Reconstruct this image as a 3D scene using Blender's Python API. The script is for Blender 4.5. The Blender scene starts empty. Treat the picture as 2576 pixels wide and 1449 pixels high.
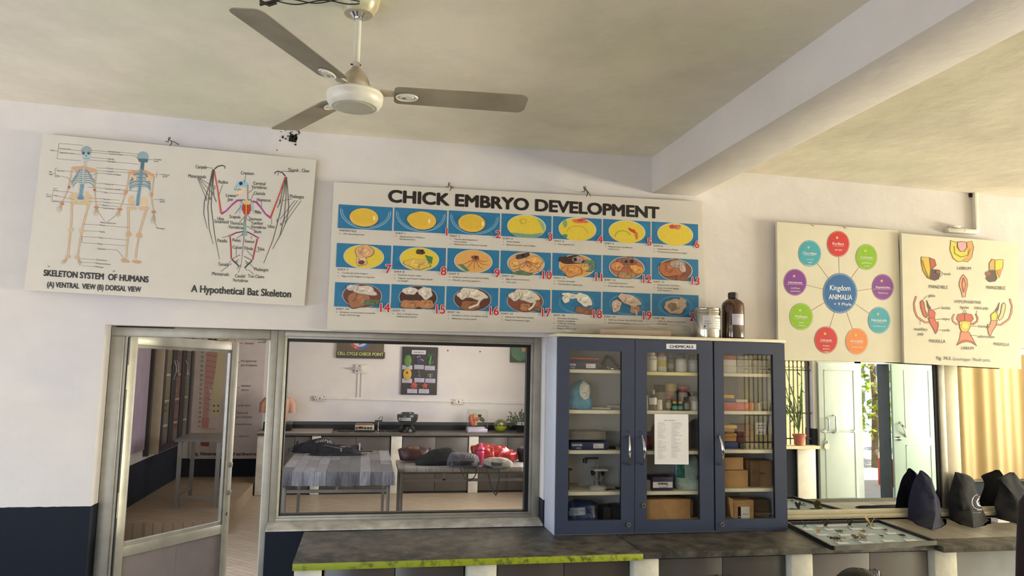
import bpy, bmesh, math, random
from mathutils import Vector as V, Matrix, noise as NZ
from mathutils.bvhtree import BVHTree
random.seed(7)
PI = math.pi
R = math.radians
SC = bpy.context.scene
COL = SC.collection
# ---------------------------------------------------------------- camera (recovered from the photograph's vanishing points)
FPX, YAW, PIT, ROL = 1871.26, .191679, .106096, .0203961
CAM = V((0, -4.2, 1.78))
_f = V((math.sin(YAW)*math.cos(PIT), math.cos(YAW)*math.cos(PIT), math.sin(PIT)))
_r = V((math.cos(YAW), -math.sin(YAW), 0)); _u = _r.cross(_f)
CR = math.cos(ROL)*_r + math.sin(ROL)*_u
CU = -math.sin(ROL)*_r + math.cos(ROL)*_u
def ray(px, py): return _f + CR*((px-1288)/FPX) - CU*((py-724.5)/FPX)
def P(px, py, y):
    d = ray(px, py); return CAM + d*((y-CAM.y)/d.y)
def PZ(px, py, z):
    d = ray(px, py); return CAM + d*((z-CAM.z)/d.z)
def PX(px, py, x):
    d = ray(px, py); return CAM + d*((x-CAM.x)/d.x)
def K(ox, oy, s): return lambda x, y: (ox+x/s, oy+y/s)
cam = bpy.data.cameras.new('camera'); cam.sensor_width = 36; cam.lens = FPX/2576*36; cam.clip_start = .05; cam.clip_end = 200
co = bpy.data.objects.new('camera', cam); COL.objects.link(co)
m = Matrix((CR, CU, -_f)).transposed().to_4x4(); m.translation = CAM; co.matrix_world = m
SC.camera = co
# ---------------------------------------------------------------- materials
def lin(h):
    h = h.lstrip('#'); o = []
    for i in (0, 2, 4):
        c = int(h[i:i+2], 16)/255
        o.append(c/12.92 if c <= .04045 else ((c+.055)/1.055)**2.4)
    return o
_mc = {}
def M(name, h, rough=.5, metal=0., var=.12, scale=8., bump=0., bscale=60., spec=.5, k=1.0, trans=0., alpha=1., stretch=None, h2=None, sheen=0, contrast=(.35, .65)):
    """a procedural surface: base colour broken up by two noises, optional second colour and bump"""
    if name in _mc: return _mc[name]
    m = bpy.data.materials.new(name); m.use_nodes = True; _mc[name] = m
    nt = m.node_tree; N = nt.nodes; L = nt.links; b = N['Principled BSDF']
    c = [min(x*k, .95) for x in lin(h)]
    b.inputs['Roughness'].default_value = rough; b.inputs['Metallic'].default_value = metal
    b.inputs['Specular IOR Level'].default_value = spec
    if sheen: b.inputs['Sheen Weight'].default_value = sheen
    if trans: b.inputs['Transmission Weight'].default_value = trans
    if alpha < 1: b.inputs['Alpha'].default_value = alpha
    b.inputs['Base Color'].default_value = c+[1]
    if var > 0 or h2:
        tc = N.new('ShaderNodeTexCoord'); mp = N.new('ShaderNodeMapping'); nz = N.new('ShaderNodeTexNoise'); rp = N.new('ShaderNodeValToRGB')
        if stretch: mp.inputs['Scale'].default_value = stretch
        nz.inputs['Scale'].default_value = scale; nz.inputs['Detail'].default_value = 6; nz.inputs['Roughness'].default_value = .6
        L.new(tc.outputs['Object'], mp.inputs['Vector']); L.new(mp.outputs['Vector'], nz.inputs['Vector']); L.new(nz.outputs['Fac'], rp.inputs['Fac'])
        e = rp.color_ramp.elements
        c2 = [min(x*k, .95) for x in lin(h2)] if h2 else [min(x*(1+var*.5), .95) for x in c]
        c1 = c if h2 else [x*(1-var) for x in c]
        e[0].position, e[1].position = contrast
        e[0].color = c1+[1]; e[1].color = c2+[1]
        L.new(rp.outputs['Color'], b.inputs['Base Color'])
    if bump:
        tc2 = N.new('ShaderNodeTexCoord'); n2 = N.new('ShaderNodeTexNoise'); bp = N.new('ShaderNodeBump')
        n2.inputs['Scale'].default_value = bscale; n2.inputs['Detail'].default_value = 5
        bp.inputs['Strength'].default_value = bump; bp.inputs['Distance'].default_value = .01
        L.new(tc2.outputs['Object'], n2.inputs['Vector']); L.new(n2.outputs['Fac'], bp.inputs['Height']); L.new(bp.outputs['Normal'], b.inputs['Normal'])
    return m
def ink(h, rough=.45):
    """printing ink of one colour"""
    n = 'ink_'+h.lstrip('#')
    return M(n, h, rough=rough, var=.05, scale=40)
def glass(name, tint=(.95, .97, .96), refl=1.0, mirror=0.):
    if name in _mc: return _mc[name]
    m = bpy.data.materials.new(name); m.use_nodes = True; _mc[name] = m
    nt = m.node_tree; N = nt.nodes; L = nt.links; N.remove(N['Principled BSDF'])
    tr = N.new('ShaderNodeBsdfTransparent'); tr.inputs[0].default_value = (*tint, 1)
    gl = N.new('ShaderNodeBsdfGlossy'); gl.inputs['Roughness'].default_value = 0.0; gl.inputs[0].default_value = (.96, .98, .97, 1)
    lw = N.new('ShaderNodeFresnel'); ge = N.new('ShaderNodeNewGeometry'); mi = N.new('ShaderNodeMapRange'); mi.inputs['To Min'].default_value = 1.5; mi.inputs['To Max'].default_value = 1/1.5
    L.new(ge.outputs['Backfacing'], mi.inputs['Value']); L.new(mi.outputs['Result'], lw.inputs[0])
    ma = N.new('ShaderNodeMath'); ma.operation = 'MULTIPLY_ADD'; ma.inputs[1].default_value = refl; ma.inputs[2].default_value = mirror; ma.use_clamp = True
    mx = N.new('ShaderNodeMixShader'); L.new(lw.outputs[0], ma.inputs[0]); L.new(ma.outputs[0], mx.inputs[0])
    L.new(tr.outputs[0], mx.inputs[1]); L.new(gl.outputs[0], mx.inputs[2]); L.new(mx.outputs[0], N['Material Output'].inputs[0])
    return m
# ---------------------------------------------------------------- mesh builder
class MB:
    def __init__(s): s.v = []; s.f = []; s.mi = []; s.mats = []
    def _m(s, m):
        if m not in s.mats: s.mats.append(m)
        return s.mats.index(m)
    def add(s, vs, fs, m):
        b = len(s.v); s.v += [V(p) for p in vs]; i = s._m(m)
        for f in fs: s.f.append([b+k for k in f]); s.mi.append(i)
    def box(s, x0, x1, y0, y1, z0, z1, m, bev=0., mtx=None):
        x0, x1 = sorted((x0, x1)); y0, y1 = sorted((y0, y1)); z0, z1 = sorted((z0, z1))
        if bev > 0:
            bm = bmesh.new(); bmesh.ops.create_cube(bm, size=1)
            for v in bm.verts: v.co = V((x0+(v.co.x+.5)*(x1-x0), y0+(v.co.y+.5)*(y1-y0), z0+(v.co.z+.5)*(z1-z0)))
            bmesh.ops.bevel(bm, geom=bm.edges[:], offset=min(bev, .45*min(x1-x0, y1-y0, z1-z0)), segments=2, affect='EDGES', profile=.5)
            bm.verts.index_update(); vs = [v.co.copy() for v in bm.verts]; fs = [[v.index for v in f.verts] for f in bm.faces]; bm.free()
        else:
            vs = [V((x, y, z)) for z in (z0, z1) for y in (y0, y1) for x in (x0, x1)]
            fs = [(0, 2, 3, 1), (4, 5, 7, 6), (0, 1, 5, 4), (2, 6, 7, 3), (0, 4, 6, 2), (1, 3, 7, 5)]
        if mtx: vs = [mtx @ v for v in vs]
        s.add(vs, fs, m)
    def hexa(s, a, b, m):
        """solid between quad a and quad b (4 points each, same winding)"""
        s.add(list(a)+list(b), [(3, 2, 1, 0), (4, 5, 6, 7)]+[(i, (i+1) % 4, 4+(i+1) % 4, 4+i) for i in range(4)], m)
    def prism(s, pts, d, m):
        n = len(pts); pts = [V(p) for p in pts]; d = V(d)
        s.add(pts+[p+d for p in pts], [list(range(n))[::-1], list(range(n, 2*n))]+[(i, (i+1) % n, n+(i+1) % n, n+i) for i in range(n)], m)
    def poly(s, pts, m): s.add(pts, [list(range(len(pts)))], m)
    def loft(s, rings, m, cap=True, closed=True):
        n = len(rings[0]); vs = [p for r in rings for p in r]; fs = []
        for j in range(len(rings)-1):
            for i in range(n if closed else n-1): fs.append((j*n+i, j*n+(i+1) % n, (j+1)*n+(i+1) % n, (j+1)*n+i))
        if cap and closed: fs += [list(range(n))[::-1], list(range((len(rings)-1)*n, len(rings)*n))]
        s.add(vs, fs, m)
    def lathe(s, prof, loc, m, seg=24, mtx=None, cap=True):
        T = Matrix.Translation(V(loc)) @ (mtx if mtx else Matrix())
        s.loft([[T @ V((r*math.cos(2*PI*i/seg), r*math.sin(2*PI*i/seg), z)) for i in range(seg)] for r, z in prof], m, cap)
    def cyl(s, a, b, r, m, seg=16, r2=None):
        s.tube([a, b], r if r2 is None else [r, r2], m, seg)
    def tube(s, pts, r, m, seg=8, flat=1.0, up=None):
        pts = [V(p) for p in pts]; n = len(pts); rings = []; pn = None
        for i in range(n):
            t = (pts[min(i+1, n-1)]-pts[max(i-1, 0)]).normalized()
            if pn is None:
                a = V(up) if up else (V((0, 0, 1)) if abs(t.z) < .9 else V((1, 0, 0)))
                pn = (a-t*a.dot(t)).normalized()
            else: pn = (pn-t*pn.dot(t)).normalized()
            bn = t.cross(pn); rr = r[i] if isinstance(r, (list, tuple)) else r
            rings.append([pts[i]+(pn*math.cos(2*PI*k/seg)*flat+bn*math.sin(2*PI*k/seg))*rr for k in range(seg)])
        s.loft(rings, m)
    def ell(s, c, rad, m, seg=20, rows=12, nz=0., ns=5., mtx=None, flatb=None, seed=0.):
        c = V(c); rings = []
        for j in range(rows+1):
            t = -PI/2+PI*j/rows; t = max(min(t, PI/2-.03), -PI/2+.03); ring = []
            for i in range(seg):
                a = 2*PI*i/seg; d = V((math.cos(t)*math.cos(a), math.cos(t)*math.sin(a), math.sin(t)))
                q = 1+(nz*NZ.noise(d*ns*.5+V((seed, seed*2, 0))) if nz else 0)
                p = V((d.x*rad[0], d.y*rad[1], d.z*rad[2]))*q
                if flatb is not None: p.z = max(p.z, -rad[2]*flatb)
                if mtx: p = mtx @ p
                ring.append(c+p)
            rings.append(ring)
        s.loft(rings, m)
    def build(s, name, parent=None, origin=None, label=None, cat=None, group=None, kind=None, sharp=38, smooth=True):
        if origin is None:
            if parent is not None: origin = V(parent['_o']) if '_o' in parent else V((0, 0, 0))
            else:
                xs = [p.x for p in s.v]; ys = [p.y for p in s.v]; zs = [p.z for p in s.v]
                origin = V(((min(xs)+max(xs))/2, (min(ys)+max(ys))/2, min(zs)))
        origin = V(origin); me = bpy.data.meshes.new(name)
        me.from_pydata([tuple(p-origin) for p in s.v], [], s.f)
        for m in s.mats: me.materials.append(m)
        me.polygons.foreach_set('material_index', s.mi)
        me.polygons.foreach_set('use_smooth', [smooth]*len(s.f))
        me.validate(); me.update()
        bm = bmesh.new(); bm.from_mesh(me); bmesh.ops.recalc_face_normals(bm, faces=bm.faces[:]); bm.to_mesh(me); bm.free()
        if smooth: me.set_sharp_from_angle(angle=R(sharp))
        o = bpy.data.objects.new(name, me); COL.objects.link(o)
        if parent is not None: o.parent = parent
        else: o.location = origin
        o['_o'] = list(origin)
        tag(o, label, cat, group, kind); return o
def tag(o, label=None, cat=None, group=None, kind=None):
    for k, v in (('label', label), ('category', cat), ('group', group), ('kind', kind)):
        if v: o[k] = v
def thing(name, label, cat, loc, group=None, kind=None, rz=0):
    o = bpy.data.objects.new(name, None); o.empty_display_size = .05; COL.objects.link(o)
    o.location = loc; o.rotation_euler = (0, 0, rz); o['_o'] = list(loc); tag(o, label, cat, group, kind); return o
def copy_tree(o, loc, label=None, group=None, rz=None):
    def cp(x, par):
        c = x.copy(); COL.objects.link(c)
        if par is not None: c.parent = par
        for ch in list(x.children): cp(ch, c)
        return c
    c = cp(o, None); c.location = loc
    if rz is not None: c.rotation_euler = (0, 0, rz)
    if label: c['label'] = label
    if group: c['group'] = group
    return c
# ---------------------------------------------------------------- lettering (built-in font turned into mesh)
_tc = {}
def glyphs(s, bold=0., space=1., res=2):
    k = (s, bold, space, res)
    if k not in _tc:
        c = bpy.data.curves.new('t', 'FONT'); c.body = s; c.size = 1; c.offset = bold; c.resolution_u = res; c.space_character = space
        o = bpy.data.objects.new('t', c); me = o.to_mesh()
        _tc[k] = ([(v.co.x, v.co.y) for v in me.vertices], [list(p.vertices) for p in me.polygons])
        o.to_mesh_clear(); bpy.data.objects.remove(o); bpy.data.curves.remove(c)
    return _tc[k]
_h = glyphs('H'); CAPH = max(y for x, y in _h[0])
def text(mb, s, fn, mat, h, align='L', bold=0., sx=1., space=1., res=2):
    """fn maps (x, y) from the start of the baseline, y up, in the units of h (cap height), to a point"""
    if not s.strip(): return
    vs, fs = glyphs(s, 0, space, res); k = h/CAPH
    xs = [x for x, y in vs]; x0 = min(xs); w = max(xs)-x0
    ox = {'L': x0, 'C': x0+w/2, 'R': x0+w}[align]
    mb.add([fn((x-ox)*k*sx, y*k) for x, y in vs], fs, mat)
def fit(s, h, w, bold=0.):
    if s[0] == '~': return 1
    xs = [x for x, y in glyphs(s)[0]]; return w/((max(xs)-min(xs)+2*bold)*h/CAPH)
class Art:
    """print on a flat sheet: plane through p0 with normal n (towards the room); coordinates through a map to the photo's pixels or straight in x, z"""
    def __init__(s, p0, n, mp=None):
        s.p0 = V(p0); s.n = V(n).normalized(); s.mp = mp; s.mb = MB(); s.L = 1
    def w(s, x, y, l=None):
        l = s.L if l is None else l
        q = s.p0+s.n*(.0005*l)
        if s.mp:
            d = ray(*s.mp(x, y)); return CAM+d*((q-CAM).dot(s.n)/d.dot(s.n))
        return V((x, q.y-((y-q.z)*s.n.z+(x-q.x)*s.n.x)/s.n.y, y))
    def up(s): return 1 if s.mp is None else -1
    def lay(s, l):
        s.k = (getattr(s, 'k', 0)+1) % 17; return (s.L if l is None else l)+.012*s.k
    def poly(s, pts, h, l=None): l = s.lay(l); s.mb.poly([s.w(x, y, l) for x, y in pts], ink(h))
    def rect(s, x0, y0, x1, y1, h, l=None): s.poly([(x0, y0), (x1, y0), (x1, y1), (x0, y1)], h, l)
    def ell(s, cx, cy, rx, ry, h, l=None, rot=0, n=28, a0=0, a1=360):
        c, d = math.cos(R(rot)), math.sin(R(rot)); full = a1-a0 >= 360
        pts = []
        for i in range(n if full else n+1):
            a = R(a0+(a1-a0)*i/n); x, y = rx*math.cos(a), ry*math.sin(a); pts.append((cx+x*c-y*d, cy+x*d+y*c))
        s.poly(pts, h, l)
    def ring(s, cx, cy, rx, ry, w, h, l=None, n=32, a0=0, a1=360):
        pts = [(cx+rx*math.cos(R(a0+(a1-a0)*i/n)), cy+ry*math.sin(R(a0+(a1-a0)*i/n))) for i in range(n+1)]
        s.line(pts, w, h, l)
    def line(s, pts, w, h, l=None):
        n = len(pts); A = []; B = []; l = s.lay(l)
        for i, (x, y) in enumerate(pts):
            ax, ay = pts[max(i-1, 0)]; bx, by = pts[min(i+1, n-1)]
            dx, dy = bx-ax, by-ay; q = math.hypot(dx, dy) or 1
            ww = (w[i] if isinstance(w, (list, tuple)) else w)/2
            A.append(s.w(x-dy/q*ww, y+dx/q*ww, l)); B.append(s.w(x+dy/q*ww, y-dx/q*ww, l))
        s.mb.add(A+B, [(i, i+1, n+i+1, n+i) for i in range(n-1)], ink(h))
    def text(s, t, x, y, h, col='#1a1614', bold=0., ang=0, align='L', sx=1., l=None, space=1.):
        if t[0] == '~':                                            # print too small to read: a row of ink dashes
            xx = x; g = random.Random(len(t)+int(x*7)); ll = s.lay(l)
            for k in range(int(t[1:])): wd = h*g.uniform(.8, 2.4); s.rect(xx, y, xx+wd, y+h*.55*s.up(), col, ll); xx += wd+h*.5
            return
        c, d = math.cos(R(ang)), math.sin(R(ang)); u = s.up()
        e = bold*h/CAPH if bold > .003 else 0; lb = s.lay(l)
        for q, (ex, ey) in enumerate(((0, 0), (-e, 0), (e, 0), (0, -e*.7), (0, e*.7), (-e*.7, -e*.6), (e*.7, e*.6), (-e*.7, e*.6), (e*.7, -e*.6))[:9 if bold > .015 else 3] if e > 0 else ((0, 0),)):
            text(s.mb, t, lambda a, b: (lambda a, b: s.w(x+a*c-b*d if u > 0 else x+a*c+b*d, y+a*d+b*c if u > 0 else y+a*d-b*c, lb+.04*q))(a+ex+(e if align == 'L' else 0), b+ey), ink(col), h, align, bold, sx, space, 5 if bold > .02 else 3 if bold > .009 else 2)
    def blob(s, cx, cy, rx, ry, h, l=None, seed=0, amp=.25, n=26, rot=0):
        c, d = math.cos(R(rot)), math.sin(R(rot)); pts = []
        for i in range(n):
            a = 2*PI*i/n; q = 1+amp*NZ.noise(V((math.cos(a)*1.3+seed*3.1, math.sin(a)*1.3, seed)))*1.6
            x, y = rx*q*math.cos(a), ry*q*math.sin(a); pts.append((cx+x*c-y*d, cy+x*d+y*c))
        s.poly(pts, h, l)
    def done(s, name, parent, label=None): return s.mb.build(name, parent, label=label, smooth=False)
# ================================================================ materials of the place
def paint_mat(name, h, dado=None, zd=1.04, hd='#161c28', grime=.5, cool='#b9b9cc'):
    m = bpy.data.materials.new(name); m.use_nodes = True; nt = m.node_tree; N = nt.nodes; L = nt.links; b = N['Principled BSDF']
    b.inputs['Roughness'].default_value = .75; b.inputs['Specular IOR Level'].default_value = .25
    g = N.new('ShaderNodeNewGeometry'); n1 = N.new('ShaderNodeTexNoise'); n1.inputs['Scale'].default_value = 1.3; n1.inputs['Detail'].default_value = 7; n1.inputs['Roughness'].default_value = .65
    mp = N.new('ShaderNodeMapping'); mp.inputs['Scale'].default_value = (1, 1, 1.7)
    L.new(g.outputs['Position'], mp.inputs['Vector']); L.new(mp.outputs['Vector'], n1.inputs['Vector'])
    rp = N.new('ShaderNodeValToRGB'); L.new(n1.outputs['Fac'], rp.inputs['Fac']); c = lin(h)
    e = rp.color_ramp.elements; e[0].position = .3; e[1].position = .62
    e[0].color = [x*(1-.22*grime) for x in c]+[1]; e[1].color = c+[1]
    out = rp.outputs['Color']
    n3 = N.new('ShaderNodeTexNoise'); n3.inputs['Scale'].default_value = .7; n3.inputs['Detail'].default_value = 4; L.new(g.outputs['Position'], n3.inputs['Vector'])
    r3 = N.new('ShaderNodeValToRGB'); r3.color_ramp.elements[0].position = .5; r3.color_ramp.elements[1].position = .7; r3.color_ramp.elements[1].color = (.6, .6, .6, 1)
    L.new(n3.outputs['Fac'], r3.inputs['Fac'])
    mx0 = N.new('ShaderNodeMix'); mx0.data_type = 'RGBA'; L.new(r3.outputs['Color'], mx0.inputs['Factor']); L.new(out, mx0.inputs['A']); mx0.inputs['B'].default_value = lin(cool)+[1]
    out = mx0.outputs['Result']
    if dado:
        sp = N.new('ShaderNodeSeparateXYZ'); L.new(g.outputs['Position'], sp.inputs[0])
        n2 = N.new('ShaderNodeTexNoise'); n2.inputs['Scale'].default_value = 25; L.new(g.outputs['Position'], n2.inputs['Vector'])
        ad = N.new('ShaderNodeMath'); ad.operation = 'MULTIPLY_ADD'; ad.inputs[1].default_value = .006; L.new(n2.outputs['Fac'], ad.inputs[0]); L.new(sp.outputs['Z'], ad.inputs[2])
        lt = N.new('ShaderNodeMath'); lt.operation = 'LESS_THAN'; lt.inputs[1].default_value = zd; L.new(ad.outputs[0], lt.inputs[0])
        mx = N.new('ShaderNodeMix'); mx.data_type = 'RGBA'; L.new(lt.outputs[0], mx.inputs['Factor']); L.new(out, mx.inputs['A']); mx.inputs['B'].default_value = lin(hd)+[1]
        out = mx.outputs['Result']
    L.new(out, b.inputs['Base Color'])
    n4 = N.new('ShaderNodeTexNoise'); n4.inputs['Scale'].default_value = 9; n4.inputs['Detail'].default_value = 9; bp = N.new('ShaderNodeBump'); bp.inputs['Strength'].default_value = .25; bp.inputs['Distance'].default_value = .02
    L.new(g.outputs['Position'], n4.inputs['Vector']); L.new(n4.outputs['Fac'], bp.inputs['Height']); L.new(bp.outputs['Normal'], b.inputs['Normal'])
    return m
def floor_mat(name, h1, h2, sc):
    m = bpy.data.materials.new(name); m.use_nodes = True; nt = m.node_tree; N = nt.nodes; L = nt.links; b = N['Principled BSDF']
    b.inputs['Roughness'].default_value = .45
    tc = N.new('ShaderNodeNewGeometry'); mp = N.new('ShaderNodeMapping'); mp.inputs['Rotation'].default_value = (0, 0, R(45))
    L.new(tc.outputs['Position'], mp.inputs['Vector'])
    br = N.new('ShaderNodeTexBrick'); br.inputs['Scale'].default_value = sc; br.inputs['Mortar Size'].default_value = .012; br.offset = .5
    br.inputs['Brick Width'].default_value = .9; br.inputs['Row Height'].default_value = .16
    br.inputs['Color1'].default_value = lin(h1)+[1]; br.inputs['Color2'].default_value = lin(h2)+[1]; br.inputs['Mortar'].default_value = [x*.75 for x in lin(h1)]+[1]
    L.new(mp.outputs['Vector'], br.inputs['Vector'])
    nz = N.new('ShaderNodeTexNoise'); nz.inputs['Scale'].default_value = 3; nz.inputs['Detail'].default_value = 8
    m2 = N.new('ShaderNodeMapping'); m2.inputs['Rotation'].default_value = (0, 0, R(45)); m2.inputs['Scale'].default_value = (1, 12, 1); L.new(tc.outputs['Position'], m2.inputs['Vector']); L.new(m2.outputs['Vector'], nz.inputs['Vector'])
    mx = N.new('ShaderNodeMix'); mx.data_type = 'RGBA'; mx.blend_type = 'MULTIPLY'; mx.inputs['Factor'].default_value = .4
    rp = N.new('ShaderNodeValToRGB'); rp.color_ramp.elements[0].color = (.45, .45, .45, 1); rp.color_ramp.elements[0].position = .3; rp.color_ramp.elements[1].position = .65; L.new(nz.outputs['Fac'], rp.inputs['Fac'])
    L.new(br.outputs['Color'], mx.inputs['A']); L.new(rp.outputs['Color'], mx.inputs['B']); L.new(mx.outputs['Result'], b.inputs['Base Color'])
    return m
WALL = paint_mat('whitewash', '#dad5d3', True, 1.04)
WALLP = paint_mat('whitewash_lab', '#e2dedb', True, .42, '#1d2330', .4)
WALLB = paint_mat('whitewash_plain', '#e4dfd8', None)
CEIL = paint_mat('ceiling_distemper', '#ece4d2', None, grime=1.15, cool='#d3d9b8')
BEAM = paint_mat('beam_distemper', '#e6e1dc', None, grime=.6, cool='#dcd8e2')
ALU = M('aluminium', '#98948b', rough=.45, metal=.5, var=.1, scale=9, h2='#a8a49b')
ALUL = M('bright_aluminium', '#d2cfc0', rough=.4, metal=.3, var=.12, scale=9)
BLACK = M('black_rubber', '#0b0b0c', rough=.5, var=.1)
CHROME = M('chrome', '#d8d8da', rough=.12, metal=1, var=.05)
STEEL = M('steel_tube', '#8e8b84', rough=.4, metal=.6, var=.15)
IVORY = M('ivory_plastic', '#d9d5ca', rough=.4, var=.06)
WHITE = M('white_paint', '#dedbd4', rough=.5, var=.08)
PILLAR = M('pillar_whitewash', '#d3d1c5', rough=.8, var=.16, scale=9, bump=.3, bscale=25)
PAPER = M('white_paper', '#e4e3e8', rough=.6, var=.04)
CLEAR = glass('clear_glass', (.93, .95, .94), 1.0)
# ================================================================ front room
def slab(name, boxes, mat, bev=0):
    b = MB()
    for q in boxes: b.box(*q, mat, bev)
    return b.build(name, kind='structure')
slab('wall_front', [(-3.6, -1.335, 0, .2, 0, 3.25), (-1.335, 1.02, 0, .2, 1.957, 3.25), (-.481, 1.02, 0, .2, 0, .893), (1.02, 2.22, 0, .2, 0, 3.25),
                    (2.22, 4.8, 0, .2, 0, .9), (2.22, 4.8, 0, .2, 1.97, 3.25), (4.8, 10.6, 0, .2, 0, 3.25)], WALL)
slab('wall_left', [(-3.7, -3.5, -5.2, -4.6, 0, 3.3), (-3.7, -3.5, -4.6, -.8, 0, .9), (-3.7, -3.5, -4.6, -.8, 2.3, 3.3), (-3.7, -3.5, -.8, .2, 0, 3.3)], WALL)
slab('wall_right', [(10.5, 10.7, -5.2, -4.6, 0, 3.3), (10.5, 10.7, -4.6, -.5, 0, .7), (10.5, 10.7, -4.6, -.5, 2.4, 3.3), (10.5, 10.7, -.5, .2, 0, 3.3)], WALL)
slab('wall_back', [(-3.7, -3.2, -5.2, -5, 0, 3.3), (-3.2, -1.0, -5.2, -5, 0, .9), (-3.2, -1.0, -5.2, -5, 2.3, 3.3), (-1.0, 4.7, -5.2, -5, 0, 3.3),
                   (4.7, 5.99, -5.2, -5, 0, .8), (4.7, 5.99, -5.2, -5, 2.05, 3.3), (5.99, 6.05, -5.2, -5, 0, 3.3), (6.05, 8.0, -5.2, -5, 1.98, 3.3), (8.0, 8.22, -5.2, -5, 0, 3.3), (8.22, 10.2, -5.2, -5, 0, .3), (8.22, 10.2, -5.2, -5, 2.2, 3.3), (10.2, 10.7, -5.2, -5, 0, 3.3)], WALL)
slab('floor', [(-3.7, 10.7, -5.2, .2, -.1, 0)], floor_mat('mosaic_floor', '#c9c2b4', '#d2ccc2', 2.0))
b = MB()
def ceil_strip(x0, z0, x1, z1): b.hexa([(x0, -5.2, z0), (x1, -5.2, z1), (x1, .2, z1), (x0, .2, z0)], [(x0, -5.2, 3.5), (x1, -5.2, 3.5), (x1, .2, 3.5), (x0, .2, 3.5)], CEIL)
ceil_strip(-3.7, 3.165, -.3, 3.066); ceil_strip(-.3, 3.066, 1.7, 3.073); ceil_strip(1.7, 3.035, 4.0, 2.995); ceil_strip(4.0, 2.995, 10.7, 2.98)
b.build('ceiling', kind='structure')
b = MB()
b.box(1.67, 1.965, -5, .05, 2.85, 3.2, BEAM, .008); b.build('ceiling_beam', kind='structure')
# rough plaster break where a pipe left the wall
c = P(737, 345, 0)
b = MB(); random.seed(3)
HOLE = M('hole_dark', '#17130f', rough=.9, bump=.8)
b.prism([(c.x+dx, -.001, c.z+dz) for dx, dz in ((-.022, -.026), (.018, -.03), (.024, .0), (.02, .022), (.006, .012), (-.012, .02), (-.02, .004))], (0, -.002, 0), HOLE)
for i in range(26):
    a = random.gauss(0, 1); x, z = c.x-.02+random.gauss(0, .032), c.z+.02+random.gauss(0, .028); q = random.uniform(.002, .006)
    b.prism([(x-q, -.001, z-q*.6), (x+q, -.001, z-q), (x+q*.7, -.001, z+q), (x-q*.5, -.001, z+q*.8)], (0, -.002, 0), HOLE)
b.build('plaster_hole', bpy.data.objects['wall_front'], label='small broken dark hole in the plaster', sharp=30)
# ---------------------------------------------------------------- door_1 with its aluminium frame and glazed leaf
D1 = thing('door_1', 'aluminium framed glazed door standing half open into the inner laboratory', 'door', (-.9, .1, 0), kind='structure')
b = MB(); YF = .1
b.box(-1.333, -1.268, YF, YF+.07, 0, 1.9025, ALU, .003); b.box(-1.268, -1.256, YF+.02, YF+.06, 0, 1.905, ALU)
b.box(-.518, -.4815, YF-.005, YF+.075, 0, 1.956, ALU, .003); b.box(-1.333, -.5185, YF, YF+.07, 1.903, 1.956, ALU, .003)
b.box(-1.256, -1.25, YF+.03, YF+.05, 0, 1.9, BLACK); b.box(-.527, -.518, YF+.02, YF+.06, 0, 1.903, ALUL)
b.build('door_frame', D1)
b = MB(); b.box(-1.31, -1.02, YF-.002, YF+.001, 1.9505, 1.9568, HOLE); b.build('gap', D1)
th = R(55.5); HX, HY = -1.25, .15
ML = Matrix.Translation((HX, HY, 0)) @ Matrix.Rotation(th, 4, 'Z') @ Matrix(((1, 0, 0, 0), (0, 1, 0, 0), (-.015, 0, 1, 0), (0, 0, 0, 1)))
W_ = .805
lf = MB()
for q in ((0, .05, 0, .04, .02, 1.915), (W_-.05, W_, 0, .04, .02, 1.915), (.05, W_-.05, .004, .036, 1.862, 1.915), (.05, W_-.05, .004, .036, .735, .79), (.05, W_-.05, .004, .036, .02, .09)):
    lf.box(*q, ALUL, .003, ML)
lf.box(.05, .062, .012, .028, .79, 1.862, ALU, 0, ML); lf.box(W_-.065, W_-.05, .006, .028, .09, 1.862, ALU, 0, ML); lf.box(.05, W_-.05, .01, .03, .79, .81, ALUL, 0, ML); lf.box(.05, W_-.05, .008, .03, 1.845, 1.862, ALU, 0, ML)
leaf = lf.build('door_leaf', D1, label='pale aluminium leaf swung into the inner room')
b = MB(); b.box(.055, W_-.055, .018, .024, .8, 1.855, glass('door_glass', (.90, .895, .885), 1.1), 0, ML); b.build('glass', leaf)
LIL = M('laminate_lilac', '#aaa09e', rough=.4, var=.1, scale=5)
b = MB(); b.box(.05, .42, .016, .026, .09, .735, LIL, 0, ML); b.box(.422, W_-.05, .016, .026, .09, .735, LIL, 0, ML); b.build('lower_panel', leaf)
b = MB(); b.box(W_-.03, W_-.018, -.004, 0, .97, 1.16, WHITE, 0, ML)
for z in (.965, 1.135): b.box(W_-.036, W_-.008, -.012, 0, z, z+.03, ALU, .002, ML)
b.box(W_-.028, W_-.022, -.002, .0, .84, .86, BLACK, 0, ML); b.build('lock', leaf)
for i, z in enumerate((1.62, .95, .3)):
    b = MB(); b.cyl((HX-.004, HY-.012, z), (HX-.004, HY-.012, z+.13), .008, ALU, 10); b.box(HX-.02, HX-.006, HY-.014, HY-.008, z, z+.13, BLACK); b.build('hinge', leaf)
b = MB(); p = P(660, 846, YF); b.box(p.x-.025, p.x+.025, YF-.03, YF, 1.885, 1.905, STEEL, .008); b.build('door_stopper', D1)
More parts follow.
